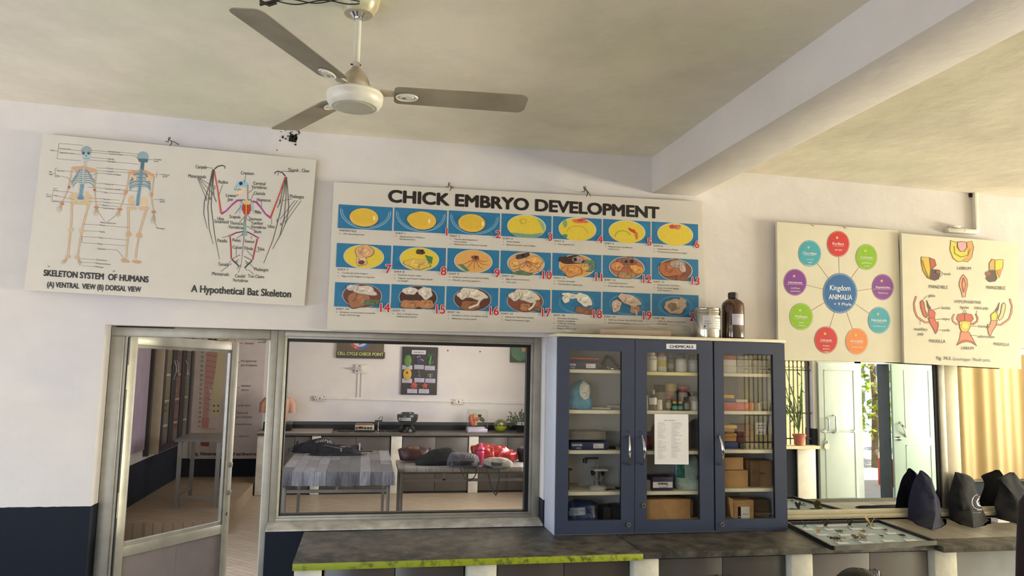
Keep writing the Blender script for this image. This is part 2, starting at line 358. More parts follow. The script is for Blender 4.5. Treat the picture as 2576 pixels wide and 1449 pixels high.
# ---------------------------------------------------------------- window_1, the fixed pane beside the door
W1 = thing('window_1', 'large fixed aluminium framed pane looking into the inner laboratory', 'window', (.26, .1, .893), kind='structure')
x0, x1, z0, z1 = -.427, .957, .953, 1.91
b = MB()
b.box(-.481, x0-.018, YF, YF+.08, .92, 1.956, ALU, .003); b.box(x1+.02, 1.02, YF, YF+.08, .92, 1.956, ALU, .003)
b.box(x0-.018, x1+.02, YF, YF+.08, 1.926, 1.956, ALU, .003); b.box(x0-.018, x1+.02, YF, YF+.08, .92, .94, ALU, .003)
b.box(x0-.02, x0-.004, YF+.01, YF+.06, .93, 1.93, ALUL, .002); b.box(x1+.004, x1+.022, YF+.01, YF+.06, .93, 1.93, ALU, .002)
b.box(x0-.004, x1+.004, YF+.01, YF+.06, 1.914, 1.93, ALU, .002); b.box(x0-.004, x1+.004, YF+.01, YF+.06, .935, .95, ALU, .002)
b.build('window_frame', W1)
b = MB()
b.box(x0-.006, x0+.004, YF+.03, YF+.075, .95, 1.914, BLACK); b.box(x1-.018, x1+.005, YF+.03, YF+.075, .95, 1.914, BLACK)
b.box(x0+.004, x1-.018, YF+.03, YF+.075, z1-.012, z1+.006, BLACK); b.box(x0+.004, x1-.018, YF+.03, YF+.075, .948, .956, BLACK); b.build('gasket', W1)
b = MB(); b.box(x0, x1, YF+.052, YF+.057, .954, z1, glass('pane_glass', (.975, .975, .97), 1.0)); b.build('glass', W1)
b = MB(); b.hexa([(-.481, -.004, .893), (1.02, -.004, .893), (1.02, .1, .893), (-.481, .1, .893)], [(-.481, -.004, .901), (1.02, -.004, .901), (1.02, .1, .922), (-.481, .1, .922)], M('sill_paint', '#d7d3c9', rough=.6, var=.25, scale=12, h2='#a9a59c')); b.build('window_sill', W1)
# ---------------------------------------------------------------- window_2, the sliding window with coated reflecting panes
W2 = thing('window_2', 'aluminium sliding window with mirror-like panes behind the hanging boards', 'window', (3.5, .06, .9), kind='structure')
IV = M('ivory_aluminium', '#cfc7ae', rough=.45, metal=.1, var=.08)
b = MB(); Y2 = -.012
b.box(2.281, 4.739, Y2, Y2+.09, .9, .925, IV, .003); b.box(2.281, 4.739, Y2+.02, Y2+.08, .925, .952, IV, .003); b.box(2.281, 4.739, Y2, Y2+.09, 1.93, 1.97, IV, .003)
b.box(2.22, 2.28, Y2, Y2+.09, .9, 1.97, IV, .003); b.box(4.74, 4.8, Y2, Y2+.09, .9, 1.97, IV, .003); b.build('window_frame', W2)
b = MB(); q = P(2355, 1100, .01).x; q2 = P(2378, 1100, .01).x; q3 = P(2412, 1100, .01).x
b.box(q, q+.022, .008, .04, .952, 1.93, BLACK); b.box(q+.022, q2, -.004, .04, .952, 1.93, ALU, .002); b.box(q2, q3, -.002, .05, .952, 1.93, IV, .003); b.build('sash', W2)
MIRR = glass('coated_glass', (.3, .31, .3), .9, .7)
b = MB(); b.box(2.28, q, .016, .02, .952, 1.93, MIRR); b.build('pane', W2)
b = MB(); b.box(q3, 4.74, .022, .026, .952, 1.93, MIRR); b.build('pane', W2)
# dark store behind it
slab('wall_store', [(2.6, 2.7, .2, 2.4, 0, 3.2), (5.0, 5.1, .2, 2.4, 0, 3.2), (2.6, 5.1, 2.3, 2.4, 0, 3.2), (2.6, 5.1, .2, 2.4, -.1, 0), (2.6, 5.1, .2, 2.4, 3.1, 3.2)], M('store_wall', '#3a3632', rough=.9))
# ================================================================ inner laboratory shell
slab('floor.001', [(-2.7, 2.6, .2, 7.3, -.1, 0)], floor_mat('lab_vinyl', '#b3a38d', '#bdae98', 2.4))
slab('wall_lab_back', [(-2.7, 2.6, 7.1, 7.3, 0, 3.2)], WALLP)
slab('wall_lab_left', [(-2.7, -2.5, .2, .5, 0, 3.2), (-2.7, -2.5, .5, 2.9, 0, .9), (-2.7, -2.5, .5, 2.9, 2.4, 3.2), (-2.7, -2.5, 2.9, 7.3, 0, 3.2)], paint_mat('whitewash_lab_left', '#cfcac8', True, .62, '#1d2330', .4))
slab('wall_lab_right', [(2.5, 2.6, 2.4, 2.9, 0, 3.2), (2.5, 2.6, 2.9, 5.6, 0, .95), (2.5, 2.6, 2.9, 5.6, 2.3, 3.2), (2.5, 2.6, 5.6, 7.3, 0, 3.2)], WALLP)
slab('ceiling.001', [(-2.7, 2.6, .2, 7.3, 3.1, 3.2)], CEIL)
b = MB(); b.box(-2.5, -1.41, 4.0, 7.1, 0, .16, floor_mat('platform_vinyl', '#a5927a', '#af9c84', 2.4)); b.build('floor_platform', kind='structure')
# ================================================================ ceiling fan
FC = V((-.073, -1.62, 0)); FZ = P(893, 246, FC.y).z; ZB = P(900, 45, FC.y).z; ZR = P(897, 163, FC.y).z
FAN = thing('ceiling_fan', 'dusty cream three blade ceiling fan hanging from a short rod', 'fan', (FC.x, FC.y, FZ))
CREAM = M('fan_cream', '#cfcabb', rough=.35, var=.15, scale=12, h2='#dedacd'); DUST = M('fan_dust', '#a89a83', rough=.6, var=.3, scale=14, h2='#c4b9a4')
BLADE = M('fan_blade_dusty_dim', '#7b7361', rough=.5, var=.25, scale=5, h2='#948c78', bump=.05)  # dusty blades, colour darkened to stand for their poorly lit undersides
b = MB(); b.lathe([(.05, -.0), (.052, .003), (.068, .03), (.074, .06), (.07, .09), (.05, .1)], (FC.x, FC.y, ZB+.012), M('fan_canopy', '#c9c9ae', rough=.3, var=.4, scale=18, h2='#a99c78'), 32); b.build('canopy', FAN)
b = MB(); b.lathe([(.018, 0), (.034, .018), (.034, .02)], (FC.x, FC.y, ZB-.002), CHROME, 24); b.cyl((FC.x, FC.y, ZB-.012), (FC.x, FC.y, ZB+.003), .0135, CHROME); b.build('rod_socket', FAN)
b = MB(); b.cyl((FC.x, FC.y, ZR-.02), (FC.x, FC.y, ZB), .0115, CREAM, 18); b.cyl((FC.x, FC.y, ZR-.012), (FC.x, FC.y, ZR+.006), .0135, CHROME); b.cyl((FC.x-.02, FC.y, ZR), (FC.x+.016, FC.y, ZR), .003, BLACK, 8); b.build('down_rod', FAN)
b = MB(); b.lathe([(.053, FZ+.026), (.054, FZ+.032), (.051, FZ+.048), (.044, FZ+.068), (.033, FZ+.087), (.02, FZ+.1), (.013, ZR-.008)], (FC.x, FC.y, 0), DUST, 32); b.build('motor_cover', FAN)
b = MB(); b.lathe([(.07, -.034), (.078, -.036), (.088, -.03), (.096, -.016), (.0985, 0), (.097, .008), (.098, .01), (.096, .014), (.09, .02), (.06, .024), (.05, .03)], (FC.x, FC.y, FZ), CREAM, 48); b.lathe([(.055, .022), (.055, .034)], (FC.x, FC.y, FZ), M('fan_copper', '#3a2414', rough=.6), 24); b.build('motor', FAN)
b = MB(); b.lathe([(.001, -.0385), (.064, -.0385), (.067, -.036), (.07, -.034)], (FC.x, FC.y, FZ), M('fan_plate', '#aeab99', rough=.3, var=.1), 48, cap=False); b.build('bottom_plate', FAN)
for i, ang in enumerate((-.5, 119, -118.5)):
    MX = Matrix.Translation((FC.x, FC.y, FZ+.02)) @ Matrix.Rotation(R(ang), 4, 'Z') @ Matrix.Rotation(R(-1), 4, 'Y') @ Matrix.Rotation(R(-10), 4, 'X')
    b = MB(); r0, r1, w0, w1 = .135, .612, .056, .062; out = []
    def cor(cx, cy, rr, a0, a1): return [(cx+rr*math.cos(R(a0+(a1-a0)*k/6)), cy+rr*math.sin(R(a0+(a1-a0)*k/6))) for k in range(7)]
    out = cor(r1-.03, w1-.03, .03, 90, 0)+cor(r1-.03, -w1+.03, .03, 0, -90)+cor(r0+.02, -w0+.02, .02, -90, -180)+cor(r0+.02, w0-.02, .02, 180, 90)
    b.prism([MX @ V((x, y, .0015-.1*y*y*10*.3)) for x, y in out], MX.to_3x3() @ V((0, 0, -.003)), BLADE)
    bl = b.build('blade', FAN)
    b = MB(); b.prism([MX @ V((x, y, .001)) for x, y in ((.085, -.022), (.15, -.014), (.15, .014), (.085, .022))], MX.to_3x3() @ V((0, 0, .005)), DUST); b.build('blade_arm', bl)
    b = MB(); T = MX @ Matrix.Translation((.18, 0, -.003)) @ Matrix.Diagonal((1, .62, 1, 1))
    b.lathe([(.036, 0), (.04, -.004), (.037, -.008), (.033, -.005), (.026, -.005), (.024, -.008), (.001, -.008)], (0, 0, 0), CREAM, 32, T, cap=False)
    b.lathe([(.008, -.0085), (.001, -.0085)], (0, 0, 0), M('fan_screw', '#6d6857', rough=.4), 12, T @ Matrix.Translation((-.01, 0, 0)), cap=False); b.build('medallion', bl)
# ceiling hook with twisted wire
h0 = V((-.52, -1.93, 3.085))
HK = thing('ceiling_wire', 'twisted black wire tied to an iron hook in the ceiling above a fan blade', 'wire', h0)
b = MB(); q = P(668, 8, -1.75); b.tube([q+V((-.018, 0, -.008)), q+V((.0, .0, .0)), q+V((.03, 0, .012)), q+V((.045, 0, .03))], .005, M('iron', '#2a1c15', rough=.7), 8); b.tube([q+V((-.018, 0, .006)), q+V((.012, 0, -.006)), q+V((.035, 0, .006))], .005, M('iron', ''), 8); b.build('hook', HK)
b = MB(); WIRE = M('wire_black', '#14161a', rough=.5)
for ph in (0, 1):
    pts = []
    for k in range(31):
        t = k/30; w = P(690+t*215, 0, -1.75); pts.append(w+V((0, .004*math.sin(t*9+ph*3), .009*math.sin(t*9.5+ph*2.4)-.004-.004*ph)))
    b.tube(pts, .0022, WIRE, 6)
b.build('cable', HK)
# ================================================================ hanging boards
BOARD = M('board_ivory', '#cfcac2', rough=.32, var=.06, scale=3); EDGE = M('board_edge', '#c9c3b1', rough=.6, var=.1)
def board(name, label, corners, y, th=.016, cat='poster', mat=None):
    c = [P(*q, y) for q in corners]; t = thing(name, label, cat, ((c[2]+c[3])/2))
    b = MB(); n = V((0, th, 0)); m_ = mat or BOARD
    b.hexa([p for p in c], [p+n for p in c], m_); b.build('panel', t); return t
# ---- human and bat skeletons
SK = board('hanging_chart', 'wide ivory board with human skeletons and a bat skeleton', [(108, 336), (795, 402), (765, 770), (60, 730)], -.05, .018)
A = Art((0, -.05, 2.5), (0, -1, 0), K(0, 300, 2.898)); mir = lambda L_, cx: [(2*cx-x, y) for x, y in L_]
BO, BL_, DK, OR_ = '#cdb594', '#8ba2a8', '#4f6a78', '#a8623c'
GR = '#6f6a64'
def limb(pts, w=9, c=BO, o='#a98b69'):
    A.line(pts, w*.8+3, o, 1); A.line(pts, w*.72, c, 2)
def fan_(x, y, ang, n, ln, spread, c='#b79f80', w=3):
    for i in range(n):
        a = R(ang+(i-(n-1)/2)*spread); l = ln*(.8 if i in (0, n-1) else 1)
        A.line([(x, y), (x+l*.5*math.cos(a), y+l*.5*math.sin(a)), (x+l*math.cos(a+.08), y+l*math.sin(a+.08))], [w*1.5, w, w*.6], c, 2)
# ventral figure
A.ell(630, 232, 38, 37, BL_, 2); A.poly([(598, 245), (664, 245), (656, 285), (640, 306), (618, 304), (603, 280)], '#a9bfc2', 2)
for x in (609, 646): A.ell(x, 248, 11, 10, '#4a555c', 3)
A.poly([(628, 258), (635, 270), (621, 270)], '#39424a', 3); A.line([(608, 285), (650, 287)], 3, '#5d7280', 3)
for k in range(5): A.rect(612, 308+k*9, 632, 313+k*9, '#b9a88f', 2)
A.poly([(524, 345), (612, 340), (700, 362), (712, 372), (690, 388), (640, 392), (600, 372), (560, 388), (528, 362)], '#c79f86', 1)
for k in range(7):
    y = 372+k*15; w = 42+10*min(k, 4)-(10 if k > 5 else 0)
    for s in (-1, 1):
        A.line([(607+s*6, y), (607+s*w*.6, y-3+2*s), (607+s*w, y+16), (607+s*w*1.02, y+34)], [8, 7, 7, 5], DK, 2); A.line([(607+s*6, y), (607+s*w*.6, y-3+2*s), (607+s*w, y+16), (607+s*w*1.02, y+34)], [5, 4, 4, 3], BL_, 3)
A.line([(612, 350), (604, 470)], 13, '#a8bcc0', 3)
for k in range(8): A.blob(599-k*2, 478+k*14, 16-(k == 7)*4, 7, '#6b93a6', 3, k)
A.blob(588, 572, 24, 18, '#5d88a0', 3, 4)
limb([(528, 352), (515, 420), (502, 492)], 9); limb([(502, 500), (480, 550), (452, 612)], 7); fan_(450, 618, 112, 5, 66, 13)
limb([(705, 372), (697, 440), (690, 510)], 9); limb([(690, 520), (697, 580), (703, 640)], 7); fan_(704, 642, 92, 5, 64, 14)
A.blob(504, 495, 11, 9, OR_, 3, 2); A.blob(690, 515, 11, 9, OR_, 3, 3); A.blob(452, 615, 15, 12, '#b88266', 3, 5); A.blob(703, 642, 15, 11, '#b88266', 3, 6)
A.blob(540, 575, 34, 44, BO, 1, 7); A.blob(640, 582, 32, 44, BO, 1, 8); A.blob(588, 610, 40, 14, '#c9b08f', 2, 9)
limb([(522, 612), (524, 700), (516, 800)], 15); limb([(648, 620), (622, 710), (598, 805)], 15)
limb([(513, 822), (506, 900), (497, 990)], 13); limb([(596, 825), (582, 900), (566, 995)], 13)
for x, y in ((516, 806), (596, 812)): A.blob(x, y, 20, 16, '#cdb18d', 3, x)
A.blob(496, 1000, 18, 14, '#c6a988', 3, 11); A.blob(562, 1005, 18, 13, '#c6a988', 3, 12); fan_(492, 1008, 128, 5, 62, 9); fan_(566, 1010, 62, 5, 60, 9)
# dorsal figure
A.ell(1042, 272, 41, 37, '#8aa5ac', 2); A.poly([(1004, 285), (1082, 290), (1074, 315), (1015, 312)], DK, 2); A.line([(1040, 312), (1034, 372)], 26, DK, 2)
A.poly([(932, 382), (1010, 370), (1060, 372), (1130, 402), (1120, 418), (1040, 395), (945, 402)], '#cf9a6c', 1)
for k in range(9):
    y = 385+k*13; w = 52+6*min(k, 4)
    for s in (-1, 1): A.line([(1028+s*6, y), (1024+s*w*.6, y+4), (1020+s*w, y+22), (1020+s*w*.9, y+36)], [7, 6, 6, 4], DK if k % 2 else '#6f9db2', 2)
A.poly([(948, 398), (1000, 416), (992, 444), (980, 446)], '#e0b88a', 3); A.poly([(1118, 414), (1062, 424), (1070, 452), (1084, 452)], '#e0b88a', 3)
A.line([(1030, 360), (1024, 470), (1008, 560), (1002, 630)], [16, 16, 20, 20], '#4f7d95', 3)
for k in range(20): A.rect(1014-k*.9, 365+k*13, 1040-k*.9, 369+k*13, '#87aebb', 4)
limb([(942, 398), (932, 470), (920, 525)], 9); limb([(916, 540), (900, 590), (876, 650)], 8); fan_(872, 660, 108, 5, 62, 14)
limb([(1124, 416), (1116, 480), (1108, 540)], 9); limb([(1104, 555), (1110, 610), (1122, 668)], 8); fan_(1122, 680, 92, 5, 84, 9)
for x, y in ((918, 532), (1105, 548)): A.blob(x, y, 13, 17, '#c89268', 3, x)
for x, y in ((873, 657), (1121, 676)): A.blob(x, y, 16, 11, '#b88266', 3, x)
A.blob(960, 590, 25, 36, BO, 1, 3); A.blob(1050, 600, 28, 38, '#dcc09a', 1, 4); A.blob(960, 648, 38, 14, '#cdb18d', 2, 5); A.blob(1052, 650, 36, 16, '#cdb18d', 2, 6)
limb([(936, 650), (938, 740), (936, 830)], 15); limb([(1066, 660), (1040, 750), (1016, 835)], 16)
limb([(934, 850), (926, 930), (922, 1010)], 13); limb([(1012, 858), (1000, 930), (988, 1015)], 14)
for x, y in ((936, 838), (1014, 846)): A.blob(x, y, 20, 20, '#c9a47c', 3, x)
A.blob(912, 1030, 30, 14, '#bd9a78', 3, 21, rot=15); A.blob(996, 1038, 32, 13, '#bd9a78', 3, 22, rot=10)
# call-outs of the human chart
lead = [((430, 176), (605, 190)), ((430, 176), (415, 288)), ((415, 288), (590, 303)), ((400, 229), (422, 232)), ((515, 224), (612, 230)), ((530, 251), (588, 257)), ((668, 226), (790, 237)), ((668, 242), (790, 252)), ((875, 240), (1025, 257)), ((880, 258), (985, 268)), ((985, 268), (1008, 290)),
        ((665, 278), (785, 288)), ((655, 297), (785, 306)), ((840, 312), (1012, 328)), ((700, 353), (775, 358)), ((835, 362), (990, 375)), ((715, 375), (775, 380)), ((825, 382), (950, 390)), ((715, 393), (775, 397)), ((715, 393), (655, 412)), ((700, 466), (765, 470)), ((820, 474), (920, 485)), ((640, 494), (760, 503)), ((860, 512), (1005, 525)), ((690, 527), (755, 531)), ((790, 536), (915, 547)), ((645, 573), (750, 580)), ((800, 585), (870, 590)), ((640, 597), (745, 603)), ((795, 608), (1000, 628)),
        ((712, 620), (745, 624)), ((790, 630), (868, 637)), ((712, 640), (745, 644)), ((825, 652), (870, 656)), ((712, 670), (765, 745)), ((785, 747), (858, 690)), ((608, 765), (725, 770)), ((770, 776), (940, 790)), ((612, 812), (720, 818)), ((590, 855), (715, 862)), ((748, 866), (942, 882)), ((598, 900), (710, 907)), ((752, 910), (916, 922)), ((598, 860), (598, 900)), ((775, 947), (855, 953)), ((855, 953), (912, 1025)), ((580, 1016), (695, 1024)), ((585, 1042), (692, 1048)), ((600, 1068), (692, 1073)),
        ((1082, 292), (1118, 296)), ((1142, 402), (1182, 404)), ((1142, 380), (1140, 425)), ((1120, 585), (1165, 588)), ((1120, 720), (1142, 790)), ((405, 355), (400, 420)), ((405, 355), (424, 357)), ((400, 420), (425, 422)), ((468, 376), (600, 388)), ((440, 414), (490, 424)), ((490, 424), (528, 470)), ((390, 502), (376, 600)), ((390, 502), (420, 503)), ((376, 600), (400, 602)), ((430, 526), (530, 532)), ((425, 560), (540, 585)), ((435, 596), (535, 608)), ((385, 395), (402, 397)), ((358, 552), (380, 554))]
for a, c in lead: A.line([a, c], 2.2, GR, 2)
for t, x, y in [('Skull', 366, 230), ('Frontal bone', 434, 218), ('Zygomatic bone', 432, 246), ('Parietal bone', 792, 240), ('Temporal bone', 792, 256), ('Maxilla', 788, 294), ('Mandible', 786, 312), ('Clavicle', 778, 362), ('Scapula', 777, 383), ('Costal cartilages', 775, 402), ('Humerus', 766, 476), ('Vertebral column', 762, 510), ('Ulna', 757, 538), ('Sacrum', 752, 586), ('Coccyx', 748, 609), ('Radius', 747, 631), ('Carpal bones', 745, 651), ('Metacarpal bones', 732, 756), ('Femur', 728, 776), ('Patella', 724, 824), ('Tibia', 718, 868), ('Fibula', 713, 913), ('Calcaneus', 708, 947), ('Tarsal bones', 698, 1028), ('Metatarsal bones', 695, 1054), ('Phalanges', 694, 1079), ('Occipital', 1120, 296), ('bone', 1122, 310), ('Pectoral', 1184, 408), ('girdle', 1186, 421), ('Pelvic', 1166, 590), ('girdle', 1165, 604), ('Phalanges', 1142, 798), ('Sternum', 415, 378), ('Ribs', 410, 417), ('Rib', 358, 388), ('cage', 356, 404), ('Ilium', 397, 523), ('Pubis', 391, 560), ('Ischium', 386, 600), ('Os', 336, 552), ('coxae', 334, 566), ('(a)', 347, 1076), ('(b)', 822, 1110)]:
    A.text(t, x, y, 10.5, '#3b3835', .004, 4.5, sx=1.05, l=3)
A.text('SKELETON SYSTEM  OF HUMANS', 316, 1140, 43, '#14161d', .035, 3.7, sx=fit('SKELETON SYSTEM  OF HUMANS', 43, 767, .035), l=3)
A.text('(A) VENTRAL  VIEW (B) DORSAL VIEW', 342, 1221, 37, '#14161d', .028, 3.2, sx=fit('(A) VENTRAL  VIEW (B) DORSAL VIEW', 37, 686, .028), l=3)
A.text('A Hypothetical Bat Skeleton', 1392, 1258, 50, '#1e1f1a', .028, 3.2, sx=fit('A Hypothetical Bat Skeleton', 50, 730, .028), l=3)
# bat
K_ = '#3a382e'; RD = '#a8362c'; PU = '#a03a86'
A.line([(1565, 362), (1590, 342), (1622, 336), (1640, 345), (1640, 362)], [9, 8, 8, 7, 3], K_, 2); A.line([(2080, 415), (2060, 390), (2025, 378), (2005, 388), (2003, 402)], [9, 8, 8, 7, 3], K_, 2)
A.line([(1560, 365), (1585, 500), (1612, 685)], [10, 9, 13], '#c2473a', 2); A.line([(2080, 420), (2040, 540), (1972, 718)], [10, 9, 13], '#b8442f', 2)
A.line([(1612, 690), (1650, 668), (1690, 625), (1730, 592), (1765, 590)], [17, 10, 11, 15, 14], PU, 2); A.line([(1975, 720), (1935, 690), (1900, 640), (1870, 605), (1842, 598)], [17, 10, 11, 15, 14], PU, 2)
for pts in ([(1552, 365), (1525, 480), (1490, 600), (1485, 690), (1512, 798)], [(1554, 365), (1530, 500), (1515, 640), (1525, 800), (1554, 910)], [(1557, 365), (1545, 480), (1540, 640), (1565, 840), (1600, 1022)], [(1560, 365), (1552, 470), (1560, 560), (1577, 603)],
            [(2088, 420), (2098, 520), (2105, 640), (2090, 740), (2045, 845)], [(2086, 420), (2085, 560), (2072, 720), (2040, 850), (1988, 945)], [(2082, 420), (2070, 540), (2040, 690), (1990, 880), (1922, 1050)], [(2078, 420), (2058, 520), (2042, 610), (2020, 645)]): A.line(pts, [8, 5, 6, 5, 3][:len(pts)], '#4a4940', 2)
A.poly([(1712, 495), (1735, 458), (1780, 443), (1812, 468), (1808, 500), (1775, 492), (1745, 492), (1722, 502)], '#8fbcd6', 2); A.ell(1756, 468, 13, 13, '#1b1b1b', 3)
A.poly([(1722, 530), (1760, 520), (1790, 490), (1788, 522), (1750, 545), (1712, 540)], '#e6c9a4', 2); A.line([(1708, 500), (1715, 520), (1725, 505), (1735, 520), (1745, 505), (1755, 516)], 4, K_, 3)
for k in range(9): A.rect(1801, 480+k*12, 1811, 488+k*12, '#a2604d', 2)
A.poly([(1770, 612), (1825, 612), (1832, 660), (1815, 695), (1780, 695), (1762, 655)], '#c23c2a', 2); A.rect(1778, 598, 1822, 622, '#d2c263', 3)
for k in range(5): A.line([(1764+k*2, 630+k*13), (1830-k*2, 630+k*13)], 3, '#7d2a20', 4)
A.line([(1797, 600), (1793, 695)], 6, '#d9b15b', 5)
for s, x in ((1, 1758), (-1, 1838)): A.line([(x, 605), (x-s*4, 650), (x-s*10, 690)], [14, 12, 5], '#9db9cd', 2); A.line([(x, 605), (x+12*s, 585), (x+30*s, 590)], 7, '#5c6b5a', 3)
for k in range(7): A.ring(1790-k, 702+k*10, 7, 5, 3, K_, 3, 10)
A.poly([(1775, 765), (1798, 768), (1795, 810), (1805, 848), (1760, 848), (1772, 812)], '#7fa39b', 2)
A.line([(1775, 818), (1720, 828), (1675, 850)], 9, '#7d2c5f', 2); A.line([(1800, 820), (1845, 842), (1878, 862)], 9, '#7d2c5f', 2); A.ell(1674, 850, 9, 9, '#b36a8f', 3); A.ell(1880, 864, 9, 9, '#b36a8f', 3)
A.line([(1678, 858), (1684, 940), (1686, 1018)], 10, '#a02c2c', 2); A.line([(1876, 872), (1858, 950), (1842, 1025)], 10, '#a02c2c', 2)
A.line([(1778, 850), (1768, 960), (1756, 1080)], [10, 8, 4], '#8a8680', 2)
for k in range(12): A.rect(1768-k*1.4, 862+k*17, 1776-k*1.4, 865+k*17, '#f0ece2', 3)
for s, x, y in ((1, 1690, 1020), (-1, 1838, 1030)):
    A.line([(x, y), (x+s*60, y-32)], 5, '#5d5b55', 2)
    for k in range(5): A.line([(x, y), (x+s*(22+k*8), y+24+k*7), (x+s*(52-k*4), y+(0+k*18))], [10, 9, 3], '#3c3b38', 2)
for a, c in [((1502, 350), (1550, 357)), ((2050, 378), (2145, 384)), ((1790, 408), (1782, 462)), ((1440, 430), (1498, 568)), ((1445, 430), (1520, 560)), ((1450, 430), (1540, 530)), ((1455, 430), (1552, 490)), ((1624, 475), (1597, 550)), ((1850, 508), (1812, 535)), ((1848, 545), (1832, 580)), ((1906, 590), (1906, 640)), ((1740, 548), (1712, 565)), ((1713, 690), (1760, 630)), ((1850, 665), (1890, 680)), ((1812, 712), (1800, 690)), ((1835, 750), (1800, 728)), ((1745, 750), (1780, 712)), ((1980, 720), (1980, 765)), ((1850, 808), (1800, 780)), ((2055, 595), (2130, 580)), ((2150, 590), (2040, 730)), ((2170, 590), (2060, 745)), ((2195, 592), (2090, 740)), ((1620, 863), (1672, 850)), ((1725, 868), (1775, 835)), ((1830, 875), (1836, 850)), ((1722, 945), (1722, 995)), ((1802, 960), (1840, 1000)), ((1860, 962), (1895, 966)), ((1660, 1060), (1685, 1030)), ((1610, 1110), (1690, 1050)), ((1738, 1120), (1755, 1060)), ((1855, 1090), (1820, 1050)), ((1850, 1130), (1810, 1095))]: A.line([a, c], 3, '#3f3d38', 3)
for t, x, y, al in [('Carpals', 1424, 357, 'L'), ('Metacarpals', 1372, 424, 'L'), ('Cranium', 1755, 402, 'L'), ('Radius', 1592, 467, 'L'), ('Cervical', 1845, 477, 'L'), ('Vertebrae', 1832, 504, 'L'), ('Clavicle', 1848, 550, 'L'), ('Humerus', 1872, 597, 'L'), ('Lower', 1648, 565, 'L'), ('Jaw', 1658, 594, 'L'), ('Ribs', 1860, 688, 'L'), ('Scapula', 1672, 720, 'L'), ('Ulna', 1583, 735, 'L'), ('Sesamoid', 1562, 755, 'L'), ('Sternum', 1815, 736, 'L'), ('Thoracic', 1675, 767, 'L'), ('Vertebrae', 1665, 796, 'L'), ('Lumbar', 1836, 766, 'L'), ('Vertebrae', 1828, 795, 'L'), ('Ilium', 1853, 829, 'L'), ('Ulna', 1952, 792, 'L'), ('Patella', 1585, 895, 'L'), ('Pelvis', 1694, 892, 'L'), ('Femur', 1786, 900, 'L'), ('Calcar', 1694, 943, 'L'), ('Fibula', 1782, 951, 'L'), ('Tibia', 1874, 956, 'L'), ('Tarsals', 1588, 1067, 'L'), ('Metatarsals', 1545, 1136, 'L'), ('Caudal', 1712, 1152, 'L'), ('Vertebrae', 1696, 1183, 'L'), ('Toe Claws', 1806, 1154, 'L'), ('Phalanges', 1852, 1104, 'L'), ('Thumb . Claw', 2098, 380, 'L'), ('Phalanges', 2112, 572, 'L'), ('1', 2026, 410, 'L'), ('2', 1558, 508, 'L'), ('3', 1540, 554, 'L'), ('4', 1522, 588, 'L'), ('5', 1498, 592, 'L'), ('2', 2032, 610, 'L'), ('3', 2014, 750, 'L'), ('4', 2040, 776, 'L'), ('5', 2074, 760, 'L')]:
    A.text(t, x, y, 24, '#2c2b22', .008, 3, sx=.78, l=4)
A.done('print', SK)
# ---- chick embryo chart (world x, z on its sheet)
YC_ = -.03
CH = board('hanging_chart', 'very wide board titled chick embryo development with rows of egg photographs', [(840, 458), (1765, 507), (1778, 842), (822, 830)], YC_, .016)
A = Art((0, YC_, 2.4), (0, -1, 0))
A.text('CHICK EMBRYO DEVELOPMENT', .088, 2.692, .066, '#1d1310', .05, 0, sx=fit('CHICK EMBRYO DEVELOPMENT', .066, 1.621, .05), l=2)
caps = [['INFERTILE', 'No development'], ['DAY 1', 'Appearance of tissue', '_development'], ['DAY 2', 'Tissue development', '_very visible', 'Appearance of blood vessels'], ['DAY 3', 'Heart beats', 'Blood vessels very visible'], ['DAY 4', 'Eye pigmented'], ['DAY 5', 'Appearance of elbows', '_and knees'], ['DAY 6', 'Appearance of beak', 'Voluntary movements begin'],
        ['DAY 7', 'Comb growth begins', 'Egg tooth begins to appear'], ['DAY 8', 'Feather tracts seen', 'Upper and lower beak equal', '_in length'], ['DAY 9', 'Embryo starts to look bird-like', 'Mouth opening appears'], ['DAY 10', 'Egg tooth prominent', 'Toe nails'], ['DAY 11', 'Comb serrated', 'Tail feathers apparent'], ['DAY 12', 'Toes fully formed', 'First few visible feathers'], ['DAY 13', 'Appearance of scales', 'Body covered lightly', '_with feathers'],
        ['DAY 14', 'Embryo turns head towards', '_large end of egg'], ['DAY 15', 'Gut is drawn into', '_abdominal cavity'], ['DAY 16', 'Feathers cover complete body', 'Albumen nearly gone'], ['DAY 17', 'Amniotic fluid decreases', 'Head is between legs'], ['DAY 18', 'Growth of embryo', '_nearly complete', 'Yolk sac outside', '_of embryo', 'Head under wing'], ['DAY 19', 'Yolk sac draws into body cavity', 'Amniotic fluid gone'], ['DAY 20', 'Yolk sac drawn completely', '_into body']]
YE, YE2, PK = '#d9b23a', '#dcc23e', '#cfa088'
random.seed(11)
def EB(cx, cy, rx, ry, h, l=None, seed=0, amp=.25, n=26, rot=0):
    t = lambda f: '#%02x%02x%02x' % tuple(int(max(0, min(255, int(h[k:k+2], 16)*f))) for k in (1, 3, 5))
    A.blob(cx+.0006, cy-.0008, rx*1.07, ry*1.08, t(.5), l-.3, seed, amp, n, rot); A.blob(cx, cy, rx, ry, h, l, seed, amp, n, rot)
    for k in range(7):
        a = k*2.4+seed; q = .25+.09*k; x, y = rx*q*math.cos(a), ry*q*math.sin(a); c_, d_ = math.cos(R(rot)), math.sin(R(rot))
        if k < 4: A.blob(cx+x*c_-y*d_, cy+x*d_+y*c_, rx*.26, ry*.2, t(.84 if k % 2 else 1.12), l+.35, seed+k, .4, 9, rot+k*30)
        else: A.line([(cx+x*c_-y*d_, cy+x*d_+y*c_), (cx+(x*.4-y*.3)*c_, cy+y*.4)], .0012, t(.6), l+.6)
